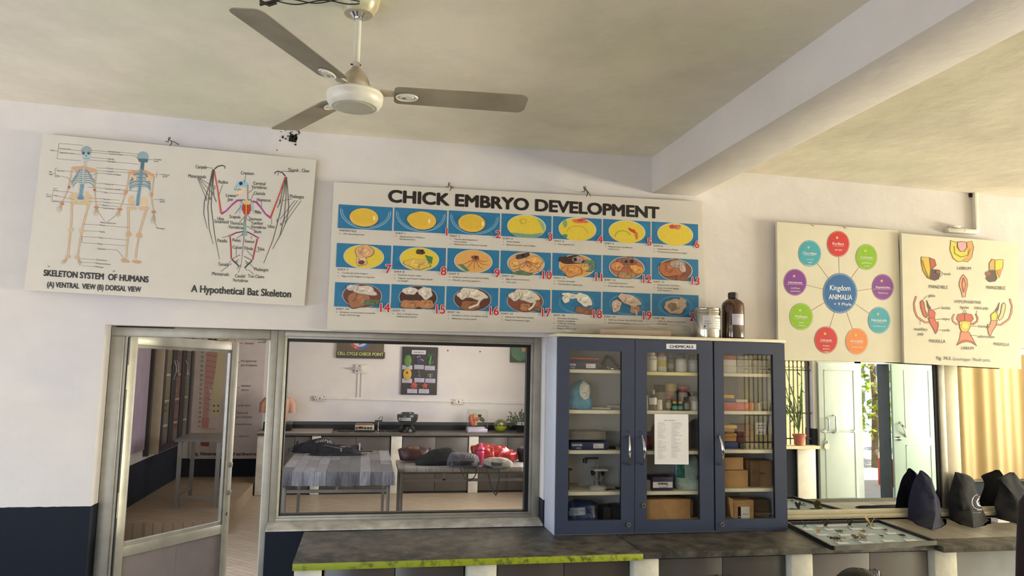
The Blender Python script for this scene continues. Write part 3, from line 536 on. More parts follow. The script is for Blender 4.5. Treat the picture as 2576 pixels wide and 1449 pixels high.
for i in range(21):
    r, c = divmod(i, 7); x = -.18+.3065*c; zt = 2.66-.2175*r+.0015*c; w, h = .297, .134; cx, cy = x+w*.5, zt-h*.52
    A.rect(x, zt, x+w, zt-h, '#20719f', 2)
    for k in range(9): A.blob(x+w*random.uniform(.15, .85), zt-h*random.uniform(.2, .8), w*.12, h*.15, random.choice(('#1c6a98', '#2678a6', '#1f6f9d')), 3, i*7+k)
    if i < 3:
        A.ring(cx+.0, zt-h*.22, w*.46, h*.74, .004, '#8fb7cc', 4, 40, 175, 365); A.ring(cx, zt-h*.2, w*.43, h*.7, .002, '#bcd3dd', 4, 40, 180, 360); A.ring(cx, zt-h*.25, w*.475, h*.72, .0015, '#5e9bbb', 4, 40, 180, 360)
        A.ell(cx-(.005, -.012, .012)[i], cy, w*.27, h*.4, '#1a4f6e', 5); A.ell(cx-(.008, -.009, .015)[i], cy+.003, w*.265, h*.39, '#e0b64a', 6); A.ell(cx-.012, cy+.008, w*.22, h*.3, YE, 7); A.ell(cx+w*.16, cy+.002, .006, .014, '#f3e2a0', 8)
    elif i < 7:
        A.ell(cx, cy, w*.39, h*.52, '#cfd8cf', 4, n=36); A.ell(cx, cy-.002, w*.375, h*.5, YE2, 5, n=36)
        if i == 3: A.poly([(cx-.1, cy-.04), (cx-.06, cy-.066), (cx+.06, cy-.066), (cx+.1, cy-.03), (cx+.03, cy-.045)], '#6f9a86', 6); A.ring(cx-.02, cy+.03, .018, .014, .003, '#c39a25', 7); A.poly([(cx+.06, cy+.055), (cx+.105, cy+.02), (cx+.108, cy-.03), (cx+.085, cy+.01)], '#8fae8a', 6)
        if i == 4: A.blob(cx+.02, cy+.05, .05, .014, '#d3734c', 6, 2); A.blob(cx+.018, cy+.054, .02, .007, '#cb2f27', 7, 3); A.ring(cx, cy-.03, .065, .05, .003, '#b99d2b', 6, 30, 10, 170); A.blob(cx-.075, cy-.045, .014, .012, '#4b8a5a', 6, 5); A.blob(cx-.075, cy+.028, .013, .02, '#7aa66a', 6, 8)
        if i == 5: A.blob(cx+.035, cy+.008, .028, .009, '#c63a2a', 7, 2, rot=-30); A.blob(cx+.06, cy-.02, .009, .024, '#d0684a', 7, 4); A.ring(cx-.025, cy-.035, .05, .04, .006, '#9fae3c', 6, 24, 20, 180)
        if i == 6: A.blob(cx-.02, cy+.045, .019, .013, '#b9474a', 6, 3); A.blob(cx+.015, cy+.045, .02, .014, '#c2585c', 6, 5); A.ell(cx+.02, cy+.043, .012, .009, '#cb8080', 7)
    elif i < 14:
        dish = (YE2, YE2, '#d8a35c', '#d2a070', '#d49a52', '#a86a4e', '#7a4a3c')[i-7]
        A.ell(cx, cy, w*.375, h*.5, '#b9c6c6', 4, n=36); A.ell(cx, cy, w*.355, h*.475, dish, 5, n=36)
        if i == 7: EB(cx, cy+.028, .05, .034, '#d3a678', 6, 1); EB(cx-.01, cy-.02, .03, .03, '#d6b089', 6, 2); EB(cx-.012, cy-.032, .017, .011, '#6d3b30', 7, 3); A.line([(cx-.03, cy+.03), (cx, cy+.0), (cx+.02, cy-.01)], .003, '#a9764e', 7)
        if i == 8: EB(cx-.01, cy-.028, .075, .03, '#d8b45a', 6, 4); A.poly([(cx+.03, cy+.025), (cx+.075, cy+.015), (cx+.07, cy-.025), (cx+.05, cy-.015)], '#3e7d48', 7); EB(cx+.005, cy+.042, .022, .015, '#55382f', 7, 6); A.ell(cx+.012, cy+.044, .009, .009, '#241a18', 8)
        if i == 9: EB(cx+.01, cy+.022, .022, .014, '#7d4a36', 7, 4); A.ell(cx+.014, cy+.024, .008, .007, '#2d1a16', 8); A.poly([(cx-.09, cy-.02), (cx-.04, cy-.06), (cx-.02, cy-.055), (cx-.06, cy-.02)], '#4e7f62', 6)
        if i in (9, 10, 12):
            for k in range(6): a = R(200+k*32); A.line([(cx+.01, cy+.015), (cx+.05*math.cos(a)+.01, cy+.03*math.sin(a)), (cx+.09*math.cos(a+.2), cy+.052*math.sin(a+.2))], [.004, .003, .001], '#9c5638', 7)
        if i == 10: EB(cx-.065, cy-.005, .03, .032, '#dba860', 6, 2); EB(cx+.05, cy+.01, .05, .034, '#dda65f', 6, 3); EB(cx+.02, cy-.035, .055, .016, '#d8a36a', 7, 4); EB(cx-.02, cy+.045, .04, .014, '#4b3a3a', 8, 5, rot=15); A.ell(cx-.02, cy+.046, .01, .009, '#161214', 9); EB(cx-.02, cy-.056, .06, .012, '#5e7a5a', 6, 7)
        if i == 11: EB(cx-.03, cy+.035, .075, .024, '#3f2622', 6, 2); EB(cx+.005, cy+.036, .035, .02, '#a98b86', 7, 3); A.ell(cx-.012, cy+.036, .011, .011, '#121012', 8); EB(cx+.075, cy+.005, .035, .036, '#66806a', 6, 5); EB(cx+.05, cy-.005, .022, .024, '#cf9f60', 7, 6); EB(cx-.03, cy-.03, .06, .03, '#cf8e52', 7, 8)
        if i == 12: EB(cx+.0, cy+.042, .06, .022, '#8b5f55', 6, 2); A.ell(cx+.03, cy+.04, .013, .011, '#1b1518', 8); A.ell(cx-.005, cy+.038, .01, .01, '#2a1f20', 8); EB(cx-.06, cy+.005, .04, .026, '#c98a5c', 7, 3); EB(cx+.062, cy-.005, .045, .024, '#d39a52', 7, 4, rot=-15); EB(cx, cy-.045, .055, .02, '#a8835c', 7, 5)
        if i == 13: EB(cx-.02, cy+.008, .08, .048, '#a9653f', 6, 2); EB(cx+.015, cy+.035, .05, .024, '#a3938c', 7, 3); EB(cx+.045, cy-.045, .035, .018, '#8a523c', 7, 6); EB(cx+.045, cy+.015, .02, .03, '#bda79c', 8, 7, rot=20)
    else:
        if i < 18: A.ell(cx, cy, w*.365, h*.5, '#9fb3ba', 4, n=36); A.ell(cx, cy, w*.35, h*.48, ('#6b3a30', '#4a2823', '#5a3027', '#7a4535')[i-14], 5, n=36)
        else: A.ring(cx, cy, w*.36, h*.45, .003, '#5fa0c4', 4); A.ring(cx, cy, w*.33, h*.41, .0015, '#7bb3cf', 4)
        WH = ('#cdc1b8', '#d3c8be', '#d4cabb', '#cfc5b6', '#dad7c9', '#cbb5a4', '#bfa892')[i-14]
        if i == 14: EB(cx-.02, cy-.02, .06, .045, '#9d6a4b', 6, 1); EB(cx+.01, cy+.032, .075, .024, WH, 7, 2, rot=-12); EB(cx-.065, cy+.042, .02, .016, WH, 8, 3); EB(cx+.05, cy-.035, .045, .018, '#5f6a4e', 6, 5)
        elif i == 15: EB(cx-.045, cy+.035, .045, .02, WH, 7, 3); EB(cx+.04, cy+.028, .04, .036, WH, 7, 4); EB(cx-.04, cy-.038, .055, .024, '#ad7850', 7, 5); EB(cx+.05, cy-.035, .04, .026, '#b27d54', 7, 6)
        elif i == 16: EB(cx+.01, cy+.03, .08, .028, WH, 7, 3, rot=-15); EB(cx-.06, cy+.02, .03, .022, WH, 8, 4); EB(cx-.01, cy-.035, .055, .028, '#8d5c3f', 6, 5); A.line([(cx+.05, cy+.01), (cx+.03, cy-.03), (cx-.02, cy-.05)], .012, WH, 8)
        elif i == 17: EB(cx+.01, cy+.03, .078, .034, WH, 7, 3, rot=-15); EB(cx-.065, cy+.025, .035, .026, WH, 8, 4); EB(cx+.0, cy-.035, .03, .022, '#a5744f', 8, 5); A.line([(cx+.06, cy+.0), (cx+.045, cy-.03), (cx+.02, cy-.05)], .012, WH, 8); EB(cx+.07, cy-.025, .022, .028, '#8a5a43', 7, 9)
        elif i == 18: EB(cx+.045, cy+.018, .055, .032, WH, 7, 3, rot=-35); EB(cx-.04, cy+.04, .05, .016, WH, 7, 4, rot=-8); EB(cx-.065, cy+.02, .02, .024, WH, 8, 6, rot=30); EB(cx+.05, cy-.045, .06, .02, '#8f5f48', 6, 5, rot=-8)
        elif i == 19: EB(cx+.02, cy+.025, .075, .03, WH, 7, 3, rot=-20); EB(cx-.065, cy-.01, .03, .04, WH, 7, 4, rot=-25); EB(cx+.05, cy-.03, .03, .022, '#b08a72', 8, 5); A.line([(cx+.055, cy-.03), (cx+.062, cy-.062)], .01, WH, 9)
        else: EB(cx+.0, cy-.003, .07, .045, WH, 7, 3); EB(cx-.02, cy-.003, .028, .024, '#8d7260', 8, 4); A.poly([(cx+.02, cy+.02), (cx+.03, cy+.055), (cx+.07, cy+.035), (cx+.06, cy+.01)], WH, 10)
    cp = caps[i]; A.text(cp[0], x+.012, zt-h-.0175, .0105, '#211d1b', .003, sx=1.35, l=3); zz = zt-h-.034
    for t in cp[1:]:
        if t[0] != '_': A.ell(x+.014, zz+.003, .0022, .0022, '#2a2624', 3, n=8)
        A.text(t.lstrip('_'), x+.034, zz, .0085, '#332e2b', .001, sx=1.34, l=3); zz -= .0145 if t[0] == '_' or (cp.index(t)+1 < len(cp) and cp[cp.index(t)+1][0] == '_') else .018
    if i:
        n = str(i)
        A.text(n, x+w+.004, zt-h-.012-.009*(i > 6), .043+.003*(i > 6), '#e6dcda', .07, align='R', l=11); A.text(n, x+w+.004, zt-h-.012-.009*(i > 6), .043+.003*(i > 6), '#c01a2c', .022, align='R', l=12)
A.done('print', CH)
# ---- kingdom animalia
KA = board('hanging_chart', 'ivory board with coloured phylum discs around a blue kingdom disc', [(1955, 558), (2258, 580), (2275, 912), (1958, 906)], -.05, .02, mat=M('board_ivory_lit', '#d8d3c0', rough=.32, var=.06, scale=3))  # ivory lightened and yellowed in colour for the stronger light here
A = Art((0, -.05, 2.3), (0, -1, 0), K(1920, 460, 2.898)); cc = (560, 805)
discs = [(547, 445, 82, 95, '#c4282d', 'Porifera', ['sponges'], 1), (753, 541, 79, 94, '#84b418', 'Coelenterata', ['Jellyfishes,', 'corals'], 2), (872, 760, 79, 95, '#7c3590', 'Platyhelminthes', ['flatworms'], 3), (845, 1002, 81, 97, '#3a9fb4', 'Nematoda', ['roundworms'], 4), (682, 1155, 82, 96, '#de8342', 'Annelida', ['earthworms'], 5), (458, 1145, 84, 98, '#c4282d', 'Arthropoda', ['insects,', 'spiders,', 'crabs'], 6), (277, 975, 85, 98, '#84b418', 'Mollusca', ['snails,', 'cuttlery'], 7), (233, 725, 84, 97, '#7c3590', 'Echinodermata', ['starfishes,', 'seaurchins'], 8), (339, 515, 83, 96, '#3a9fb4', 'Chordata', ['animals', 'with', 'backbone'], 9)]
for x, y, rx, ry, h, t, sub, n in discs: A.line([cc, (x, y)], 3, '#8c6a5a', 1)
def disc(x, y, rx, ry, h):
    r_, g_, b_ = [int(h[k:k+2], 16) for k in (1, 3, 5)]; mx_ = lambda f: '#%02x%02x%02x' % tuple(int(max(0, min(255, q*f if f < 1 else q+(255-q)*(f-1)))) for q in (r_, g_, b_))
    A.ell(x, y, rx, ry, mx_(.72), 2, n=48); A.ell(x, y, rx*.975, ry*.975, mx_(1.45), 3, n=48); A.ell(x, y, rx*.93, ry*.93, h, 4, n=48)
disc(*cc, 125, 146, '#1c5fa0')
A.text('Kingdom', 485, 782, 38, '#e8eef2', .01, 2, sx=fit('Kingdom', 38, 150, .01), l=6); A.text('ANIMALIA', 477, 848, 36, '#e8eef2', .012, 1.5, sx=fit('ANIMALIA', 36, 171, .012), l=6); A.text('+ 9 Phyla', 515, 893, 21, '#e8eef2', .008, 1, sx=fit('+ 9 Phyla', 21, 128, .008), l=6)
for x, y, rx, ry, h, t, sub, n in discs:
    disc(x, y, rx, ry, h); A.ell(x-8, y-45, 8.5, 9, '#d8d872', 5, n=14); A.text(str(n), x-8, y-40, 9, h, .02, align='C', l=6)
    A.text(t, x, y+8, 19 if len(t) < 10 else 14, '#efe9ea', .012, 1.5, 'C', .95 if len(t) < 10 else .82, 6); A.line([(x-len(t)*4.8, y+14), (x+len(t)*4.8, y+16)], 1.6, '#e8e2e2', 6)
    for k, q in enumerate(sub): A.text(q, x+2, y+48+k*22, 12, '#dfe6d0', .003, 3, 'C', 1.0, 6)
A.done('print', KA)
for x, y in ((2048, 566), (2129, 572)):
    p = P(x, y, -.055); b = MB(); b.prism([p+V((-.014, 0, .004)), p+V((.014, 0, .004)), p+V((.004, 0, -.008)), p+V((-.004, 0, -.008))], (0, .004, 0), EDGE); b.build('clip', KA)
# ---- grasshopper mouth parts
GH = board('hanging_chart', 'ivory board showing grasshopper mouth parts and a blue figure caption', [(2268, 587), (2560, 610), (2570, 929), (2275, 913)], -.075, .02, mat=M('board_ivory_lit', ''))
A = Art((0, -.075, 2.3), (0, -1, 0), K(1920, 460, 2.898)); OL = '#5b4333'
def shape(pts, h, l=3, o=OL, w=4): A.poly(pts, h, l); A.line(pts+[pts[0]], w, o, l+1)
shape([(1368, 420), (1400, 432), (1416, 428), (1416, 470), (1440, 500), (1470, 498), (1486, 468), (1484, 432), (1522, 425), (1535, 470), (1520, 545), (1490, 576), (1452, 570), (1420, 576), (1385, 550), (1362, 490)], '#d2c74e', 2); A.poly([(1486, 440), (1520, 430), (1531, 475), (1515, 540), (1490, 572), (1455, 566), (1500, 530)], '#d79a5e', 4)
A.line([(1392, 460), (1398, 515), (1440, 540), (1490, 530), (1510, 480)], 4, OL, 5); shape([(1418, 432), (1450, 428), (1482, 432), (1484, 470), (1465, 500), (1436, 498), (1418, 468)], '#d3a0a8', 5)
shape([(1152, 540), (1212, 545), (1225, 630), (1218, 705), (1195, 690), (1165, 640), (1152, 580)], '#d4b443', 2); shape([(1212, 545), (1250, 560), (1262, 600), (1232, 628), (1222, 625)], '#b5563c', 3); shape([(1222, 630), (1285, 635), (1290, 660), (1280, 700), (1250, 712), (1215, 700)], '#4a3530', 3); A.blob(1274, 650, 14, 12, '#8a4a3c', 6, 3); A.line([(1160, 560), (1185, 640), (1212, 700)], 6, '#8f7a28', 6)
shape([(1690, 562), (1750, 560), (1748, 610), (1722, 690), (1705, 690), (1690, 640)], '#d8c93f', 2); shape([(1668, 555), (1690, 562), (1690, 635), (1650, 635), (1648, 590)], '#c2a05a', 3); shape([(1645, 640), (1692, 636), (1705, 700), (1690, 718), (1650, 722), (1624, 700)], '#4c3630', 3); A.blob(1640, 662, 18, 16, '#8a4a3c', 6, 5); A.poly([(1700, 640), (1745, 625), (1722, 690)], '#c98454', 5)
shape([(1460, 668), (1485, 700), (1492, 745), (1478, 795), (1474, 832), (1452, 832), (1446, 795), (1428, 745), (1438, 695)], '#d39a7a', 2); A.line([(1460, 690), (1450, 740), (1462, 800)], 7, '#9a4234', 4); A.line([(1463, 690), (1478, 740), (1464, 800)], 6, '#b05a44', 4)
for s, ox in ((1, 0), (-1, 2914)):
    F_ = lambda L_: [(ox+s*x, y) for x, y in L_]
    col = '#c25a45' if s > 0 else '#cf8a6a'
    dy = 0 if s > 0 else 18
    F_ = (lambda s, ox, dy: lambda L_: [(ox+s*x, y+dy) for x, y in L_])(s, ox, dy)
    A.line(F_([(1116, 826), (1100, 880), (1105, 930), (1122, 975), (1140, 990), (1182, 1018), (1216, 1015)]), [14, 12, 15, 13, 15, 13, 16], OL, 2); A.line(F_([(1116, 826), (1100, 880), (1105, 930), (1122, 975), (1140, 990), (1182, 1018), (1216, 1015)]), [9, 7, 10, 8, 10, 8, 11], '#c77a60', 3)
    shape(F_([(1158, 855), (1172, 870), (1182, 930), (1200, 970), (1190, 985), (1168, 965), (1150, 910), (1146, 870)]), '#c75a40' if s > 0 else '#d2c08a', 3)
    shape(F_([(1192, 855), (1206, 890), (1222, 912), (1215, 930), (1200, 905)]), '#5b453b', 3); shape(F_([(1212, 915), (1238, 930), (1254, 945), (1250, 985), (1215, 985), (1204, 950)]), '#c8523f' if s > 0 else '#cfc03e', 3)
    shape(F_([(1205, 985), (1250, 985), (1262, 1020), (1276, 1010), (1278, 1040), (1268, 1085), (1258, 1102), (1240, 1060), (1220, 1030)]), col, 3)
shape([(1420, 960), (1470, 950), (1520, 960), (1534, 990), (1515, 1015), (1470, 1008), (1425, 1015), (1410, 990)], '#b9503a', 2); A.line([(1470, 950), (1470, 1010)], 3, OL, 4)
shape([(1430, 1012), (1470, 1006), (1515, 1012), (1505, 1060), (1490, 1086), (1450, 1086), (1436, 1060)], '#d4b63c', 4); A.blob(1470, 1040, 24, 20, '#e0cc6a', 6, 3)
shape([(1440, 1086), (1500, 1086), (1525, 1130), (1557, 1190), (1520, 1165), (1482, 1158), (1445, 1166), (1410, 1188), (1432, 1140)], '#cf7d5c', 2); A.line([(1416, 1178), (1450, 1155), (1482, 1148), (1520, 1155), (1550, 1180)], 9, '#a34736', 4)
for s in (1, -1): f2 = lambda x: 1472+s*x; A.line([(f2(-78), 955), (f2(-92), 985), (f2(-88), 1010), (f2(-60), 1030), (f2(-42), 1028)], [10, 14, 12, 16, 12], OL, 2); A.line([(f2(-78), 955), (f2(-92), 985), (f2(-88), 1010), (f2(-60), 1030), (f2(-42), 1028)], [6, 9, 8, 11, 8], '#b8604a' if s < 0 else '#c98a70', 3)
for a, c in [((1310, 660), (1290, 690)), ((1310, 660), (1290, 640)), ((1192, 825), (1165, 855)), ((1293, 910), (1240, 928)), ((1298, 992), (1262, 998)), ((1300, 1074), (1270, 1072)), ((1145, 1035), (1145, 1000)), ((1465, 925), (1458, 950)), ((1472, 925), (1482, 950)), ((1560, 930), (1552, 965)), ((1556, 1045), (1510, 1045)), ((1560, 1115), (1510, 1110))]: A.line([a, c], 3, '#4d463f', 5)
for t, x, y, h in [('LABRUM', 1415, 632, 22), ('MANDIBLE', 1208, 768, 24), ('MANDIBLE', 1628, 774, 24), ('HYPOPHARYNX', 1395, 876, 22), ('MAXILLA', 1212, 1164, 24), ('MAXILLA', 1682, 1186, 23), ('LABIUM', 1445, 1214, 22), ('teeth', 1316, 672, 20), ('galea', 1204, 830, 21), ('lacinia', 1300, 920, 22), ('ligulae', 1438, 916, 21), ('labial palp', 1542, 920, 21), ('stipes', 1304, 1000, 21), ('mentum', 1566, 1054, 21), ('cardo', 1305, 1082, 21), ('submentum', 1566, 1128, 21), ('maxillary', 1103, 1075, 22), ('palp', 1128, 1110, 22)]: A.text(t, x, y, h, '#3b362f', .004, 2.2, sx=.84, l=5)
A.text('Fig. 74.3.', 1265, 1288, 24, '#26313f', .012, 2.2, sx=fit('Fig. 74.3.', 24, 107, .012), l=5); A.text('Grasshopper. Mouth parts.', 1382, 1294, 23, '#3c566e', .003, 2.0, sx=fit('Grasshopper. Mouth parts.', 23, 278, .003), l=5)
A.done('print', GH)
# ---- bent wires that tie the boards to nails
for (x, y), lb in (((432, 360), 'bent tie wire on a nail above the skeleton board'), ((1128, 472), 'small knotted tie wire above the word CHICK on its board'), ((1465, 485), 'tangled tie wire with loose ends above the word DEVELOPMENT')):
    p = P(x, y, -.02); k = 1.3 if x > 1400 else 1
    b = MB(); w_ = M('tie_wire', '#4e4636', rough=.6)
    b.tube([p+V(q)*k for q in ((-.018, -.05, -.006), (-.004, -.05, -.008), (-.006, -.045, .012), (.0, -.045, .02), (.004, -.045, .012), (-.004, -.045, .006), (.008, -.04, .0), (.012, -.045, -.014), (.004, -.05, -.028))], .0028, w_, 6)
    b.tube([p+V(q)*k for q in ((.008, -.04, .0), (.02, -.02, .001), (.03, .018, .0))], .0025, w_, 6)
    if k > 1: b.tube([p+V(q)*k for q in ((-.01, -.045, .018), (.005, -.045, .004), (.015, -.05, -.01), (.024, -.05, -.026))], .0025, w_, 6)
    b.build('tie_wire', label=lb, cat='wire')
# ---- conduit and junction box on the wall above the grasshopper board
c = P(2446, 482, 0); d = P(2440, 585, 0)
CO = thing('cable_conduit', 'ivory cable conduit dropping to a short trunking above the grasshopper board', 'conduit', (d.x, 0, d.z))
b = MB(); b.box(c.x-.012, c.x+.014, -.03, 0, d.z, c.z, IVORY, .002); b.build('pipe', CO)
b = MB(); x0_ = P(2380, 580, -.02).x; b.box(x0_, d.x+.03, -.04, 0, d.z-.014, d.z+.014, IVORY, .003); b.build('trunking', CO)
b = MB(); q = P(2410, 572, -.04); b.box(q.x-.04, q.x+.03, -.045, -.005, d.z+.018, d.z+.034, WHITE, .004); b.tube([q+V((.0, -.02, 0)), q+V((.035, -.03, -.01)), q+V((.03, -.02, -.03))], .003, WHITE, 6); b.build('clip', CO)
b = MB(); b.box(c.x-.03, c.x-.012, -.012, 0, c.z-.04, c.z-.005, HOLE); b.build('hole', CO)
# ================================================================ wall cabinet with three glazed doors
CT = .89                                                            # counter top height
YD = -.245; YS = -.222                                              # door fronts, shelf fronts
BLUE = M('cabinet_blue', '#343e58', rough=.38, var=.1, scale=6); CREAML = M('laminate_cream', '#d8d3bd', rough=.4, var=.05); LILACW = M('laminate_pale', '#c3c8d6', rough=.4, var=.05); INNER = M('cabinet_inside', '#b7b7b6', rough=.6, var=.06)
xa, xb, x1d, x2d = 1.027, 2.391, 1.475, 1.944
zt = 1.953
CAB = thing('wall_cabinet', 'blue and white cabinet with three glazed doors standing on the dark counter', 'cabinet', ((xa+xb)/2, -.1, CT))
b = MB(); b.box(xa, xa+.018, YD+.02, -.002, CT, zt, LILACW, .002); b.box(xb-.018, xb, YD+.02, -.002, CT, zt, LILACW, .002); b.box(xa+.018, xb-.018, YD+.02, -.002, CT, CT+.03, INNER)
b.box(xa+.018, xb-.018, -.01, -.002, CT+.03, zt, INNER)
for x in (x1d, x2d): b.box(x-.009, x+.009, YD+.03, -.01, CT+.03, zt, INNER)
b.build('carcass', CAB)
b = MB(); b.box(xa-.004, xb+.006, YD-.004, -.001, zt, zt+.018, CREAML, .003); b.build('top_panel', CAB)
C6 = K(1360, 820, 2.683)
def sz(y, x=1500): return P(*C6(x-1360, y), YS).z
bays = [(xa+.018, x1d-.009), (x1d+.009, x2d-.009), (x2d+.009, xb-.018)]
rows = [[P(*C6(365, y), YS).z for y in (295, 569, 840, 1119)], [P(*C6(890, y), YS).z for y in (312, 573, 844, 1116)], [P(*C6(1400, y), YS).z for y in (321, 575, 836, 1097)]]
YEL = M('shelf_yellow', '#d8cf8e', rough=.5, var=.05)
for k, (u, v) in enumerate(bays):
    for j, z in enumerate(rows[k]):
        b = MB(); b.box(u, v, YS, -.012, z-.019, z, CREAML if not (k == 1 and j == 0) else YEL, .0015); b.build('shelf', CAB)
CGL = glass('cabinet_glass', (.985, .985, .985), 1.0)
dx = [(xa+.002, x1d-.002, (190, 545)), (x1d+.001, x2d-.004, (717, 1072)), (x2d+.006, xb-.001, (1240, 1576))]
hz = [((597, 745), (597, 935), -1), ((683, 743), (683, 932), 1), ((1205, 745), (1212, 935), 1)]
CYL = M('lock_steel', '#b9b7b2', rough=.25, metal=.8)
for k, (u, v, (g0, g1)) in enumerate(dx):
    gx0, gx1 = P(*C6(g0, 740), YD).x, P(*C6(g1, 740), YD).x; gz1, gz0 = P(*C6((g0+g1)/2, (168, 183, 190)[k]), YD).z, P(*C6((g0+g1)/2, (1314, 1310, 1303)[k]), YD).z
    d = thing('cabinet_door', '', '', (u, YD, CT)); d.parent = CAB; d.location = V((u, YD, CT))-V(CAB['_o'])
    for q in ('label', 'category'):
        if q in d: del d[q]
    b = MB(); z0d, z1d = CT+.006, zt-.003
    for q in ((u, gx0, z0d, z1d), (gx1, v, z0d, z1d), (gx0, gx1, z0d, gz0), (gx0, gx1, gz1, z1d)): b.box(q[0], q[1], YD, YD+.018, q[2], q[3], BLUE)
    b.box(gx1-.001, gx1+.0, YD+.002, YD+.018, gz0, gz1, BLACK); b.build('frame', d)
    b = MB(); b.box(gx0-.003, gx1+.003, YD+.010, YD+.014, gz0-.003, gz1+.003, CGL); b.build('glass', d)
    (a0, a1), (b0, b1), s = hz[k]; A_, B_ = P(*C6(a0, a1), YD), P(*C6(b0, b1), YD); b = MB(); pts = []; rr = []
    for i in range(13):
        t = i/12; q = A_.lerp(B_, t); e = math.sin(PI*t); pts.append(q+V((s*.0*e-.006*e*s*-1*(1), -.004-.024*e, 0))); rr.append(.0035+.004*e)
    b.tube(pts, rr, CHROME, 8)
    for q in (A_, B_): b.cyl(q+V((0, .002, 0)), q+V((0, -.008, 0)), .005, CHROME, 10)
    b.build('handle', d)
    for (lx, ly) in [((595, 1340),), ((696, 1212),), ((1226, 1340),)][k]:
        q = P(*C6(lx, ly), YD); b = MB(); b.cyl(q+V((0, .002, 0)), q+V((0, -.004, 0)), .0125, CYL, 20); b.cyl(q+V((0, -.003, 0)), q+V((0, -.006, 0)), .007, M('lock_dark', '#4d4a48', rough=.4, metal=.6), 14); b.box(q.x-.001, q.x+.001, q.y-.0065, q.y-.006, q.z-.004, q.z+.004, BLACK); b.build('lock', d)
    A = Art((0, YD, 1.4), (0, -1, 0), C6); t, tx, ty = (('150', 574, 720), ('032', 659, 722), ('121', 1183, 732))[k]; A.text(t, tx, ty, 13, '#0a0c16', .004, sx=1.1, l=1); A.done('number', d, 'small number inked above the handle')
    if k == 1:
        A = Art((0, YD, 1.4), (0, -1, 0), C6); A.poly([(848, 120), (1050, 123), (1050, 158), (848, 155)], '#dfe0ee', 1)
        A.text('CHEMICALS', 871, 148, 18, '#1b1b22', .03, .6, sx=fit('CHEMICALS', 18, 160, .03), l=2)
        for x in (868,): pass
        A.done('name_label', d, 'white strip label reading CHEMICALS')
b = MB()
# paper list stuck on the middle pane
A = Art((0, YD+.0095, 1.4), (0, -1, 0), C6)
A.mb.prism([A.w(x, y, 0) for x, y in ((768, 594), (997, 597), (999, 935), (769, 933))], (0, -.0008, 0), PAPER); random.seed(5)
A.text('Kit No. : ON, NO, 01', 833, 641, 7.5, '#5d5d68', .004, sx=.8, l=3)
for k in range(27):
    y = 657+k*9.2
    for cx_, w_ in ((791, 80), (884, 90)):
        if cx_ > 800 and k > 25 or (cx_ < 800 and k in (12,)): continue
        L_ = random.uniform(.35, 1)*w_; n = int(L_/5.2)
        A.text('~%d' % max(3, n//2), cx_, y, 4.6, '#a2a2aa' if k % 9 else '#7c7c86', .003, .6, sx=1, l=3)
LIST = A.done('paper_list', None); tag(LIST, 'white typed sheet listing chemicals stuck on the middle cabinet door glass', 'paper')
# ---------------------------------------------------------------- contents
def bx_item(name, label, cat, r, y0, y1, mat, px=C6, lid=None, parts=None, group=None, rz=0, z0=None, bev=.002, h=None):
    """a box whose front face is the pixel rectangle r = (x0, y0, x1, y1) at depth y0"""
    a, c = P(*px(r[0], r[3]), y0), P(*px(r[2], r[1]), y0)
    zb = a.z if z0 is None else z0; zt_ = c.z if h is None else zb+h
    t = thing(name, label, cat, ((a.x+c.x)/2, (y0+y1)/2, zb), group); b = MB(); b.box(a.x, c.x, y0, y1, zb, zt_, mat, bev)
    if rz: b.v = [Matrix.Translation(V(t['_o'])) @ Matrix.Rotation(R(rz), 4, 'Z') @ (v-V(t['_o'])) for v in b.v]
    b.build('body', t); t['_b'] = [a.x, c.x, y0, y1, zb, zt_]; return t
def decal(t, name, x0, x1, z0, z1, h, txt=(), label=None, flip=False):
    """a printed patch on the front face, fractions of the face; txt rows of (string, fx, fz, fh, colour, bold)"""
    X0, X1, y, _, Z0, Z1 = t['_b']; A = Art((0, y-.0004, Z0), (0, -1, 0)); W, H = X1-X0, Z1-Z0
    if h: A.rect(X0+W*x0, Z0+H*z0, X0+W*x1, Z0+H*z1, h, 1)
    for s, fx, fz, fw, fh, c, bo in txt: A.text(s, X0+W*fx, Z0+H*fz, H*fh, c, bo, 180 if flip else 0, sx=fit(s, H*fh, W*fw, bo), l=2)
    return A.done(name, t, label)
S1, S2, S3 = rows
CARD = M('cardboard', '#a07c4f', rough=.8, var=.15, scale=10, h2='#b48e5f'); CARDD = M('cardboard_dark', '#6f5636', rough=.8, var=.15); REDB = M('red_card', '#b0453e', rough=.5, var=.1); NAVY = M('navy_card', '#23264e', rough=.4, var=.1); GREYB = M('grey_card', '#a9a7a2', rough=.7, var=.12); WBOX = M('white_card', '#c4c0b6', rough=.7, var=.1)
x0b = bays[0][0]
def diamond(r, z, lb, y0=-.2):
    t = bx_item('reagent_box', lb, 'box', r, y0, y0+.14, NAVY, z0=z)
    decal(t, 'print', 0, 0, 0, 0, None, [('DIAMOND', .02, .48, .28, .28, '#d9dcec', .02), ('GOLD', .14, .14, .13, .2, '#c4c8dd', .01), ('. . . . . . . . . .', .32, .55, .26, .08, '#9ea3c4', 0)]); decal(t, 'sticker', .6, .88, .2, .8, '#d3d0d4', [('~2', .63, .6, .12, .1, '#666a80', 0), ('~3', .63, .35, .2, .1, '#666a80', 0)], 'white sticker'); return t
diamond((168, 247, 398, 294), S1[0], 'navy paper box under a red box on the top left cabinet shelf')
bx_item('red_box', 'flat red box lying on the navy paper box, top left cabinet shelf', 'box', (168, 218, 392, 243), -.2, -.06, REDB, z0=S1[0]+.056)
b = MB(); zz = S1[0]; q0 = P(*C6(450, 200), -.1)
RUB = M('rubber_tube', '#332e2e', rough=.5)
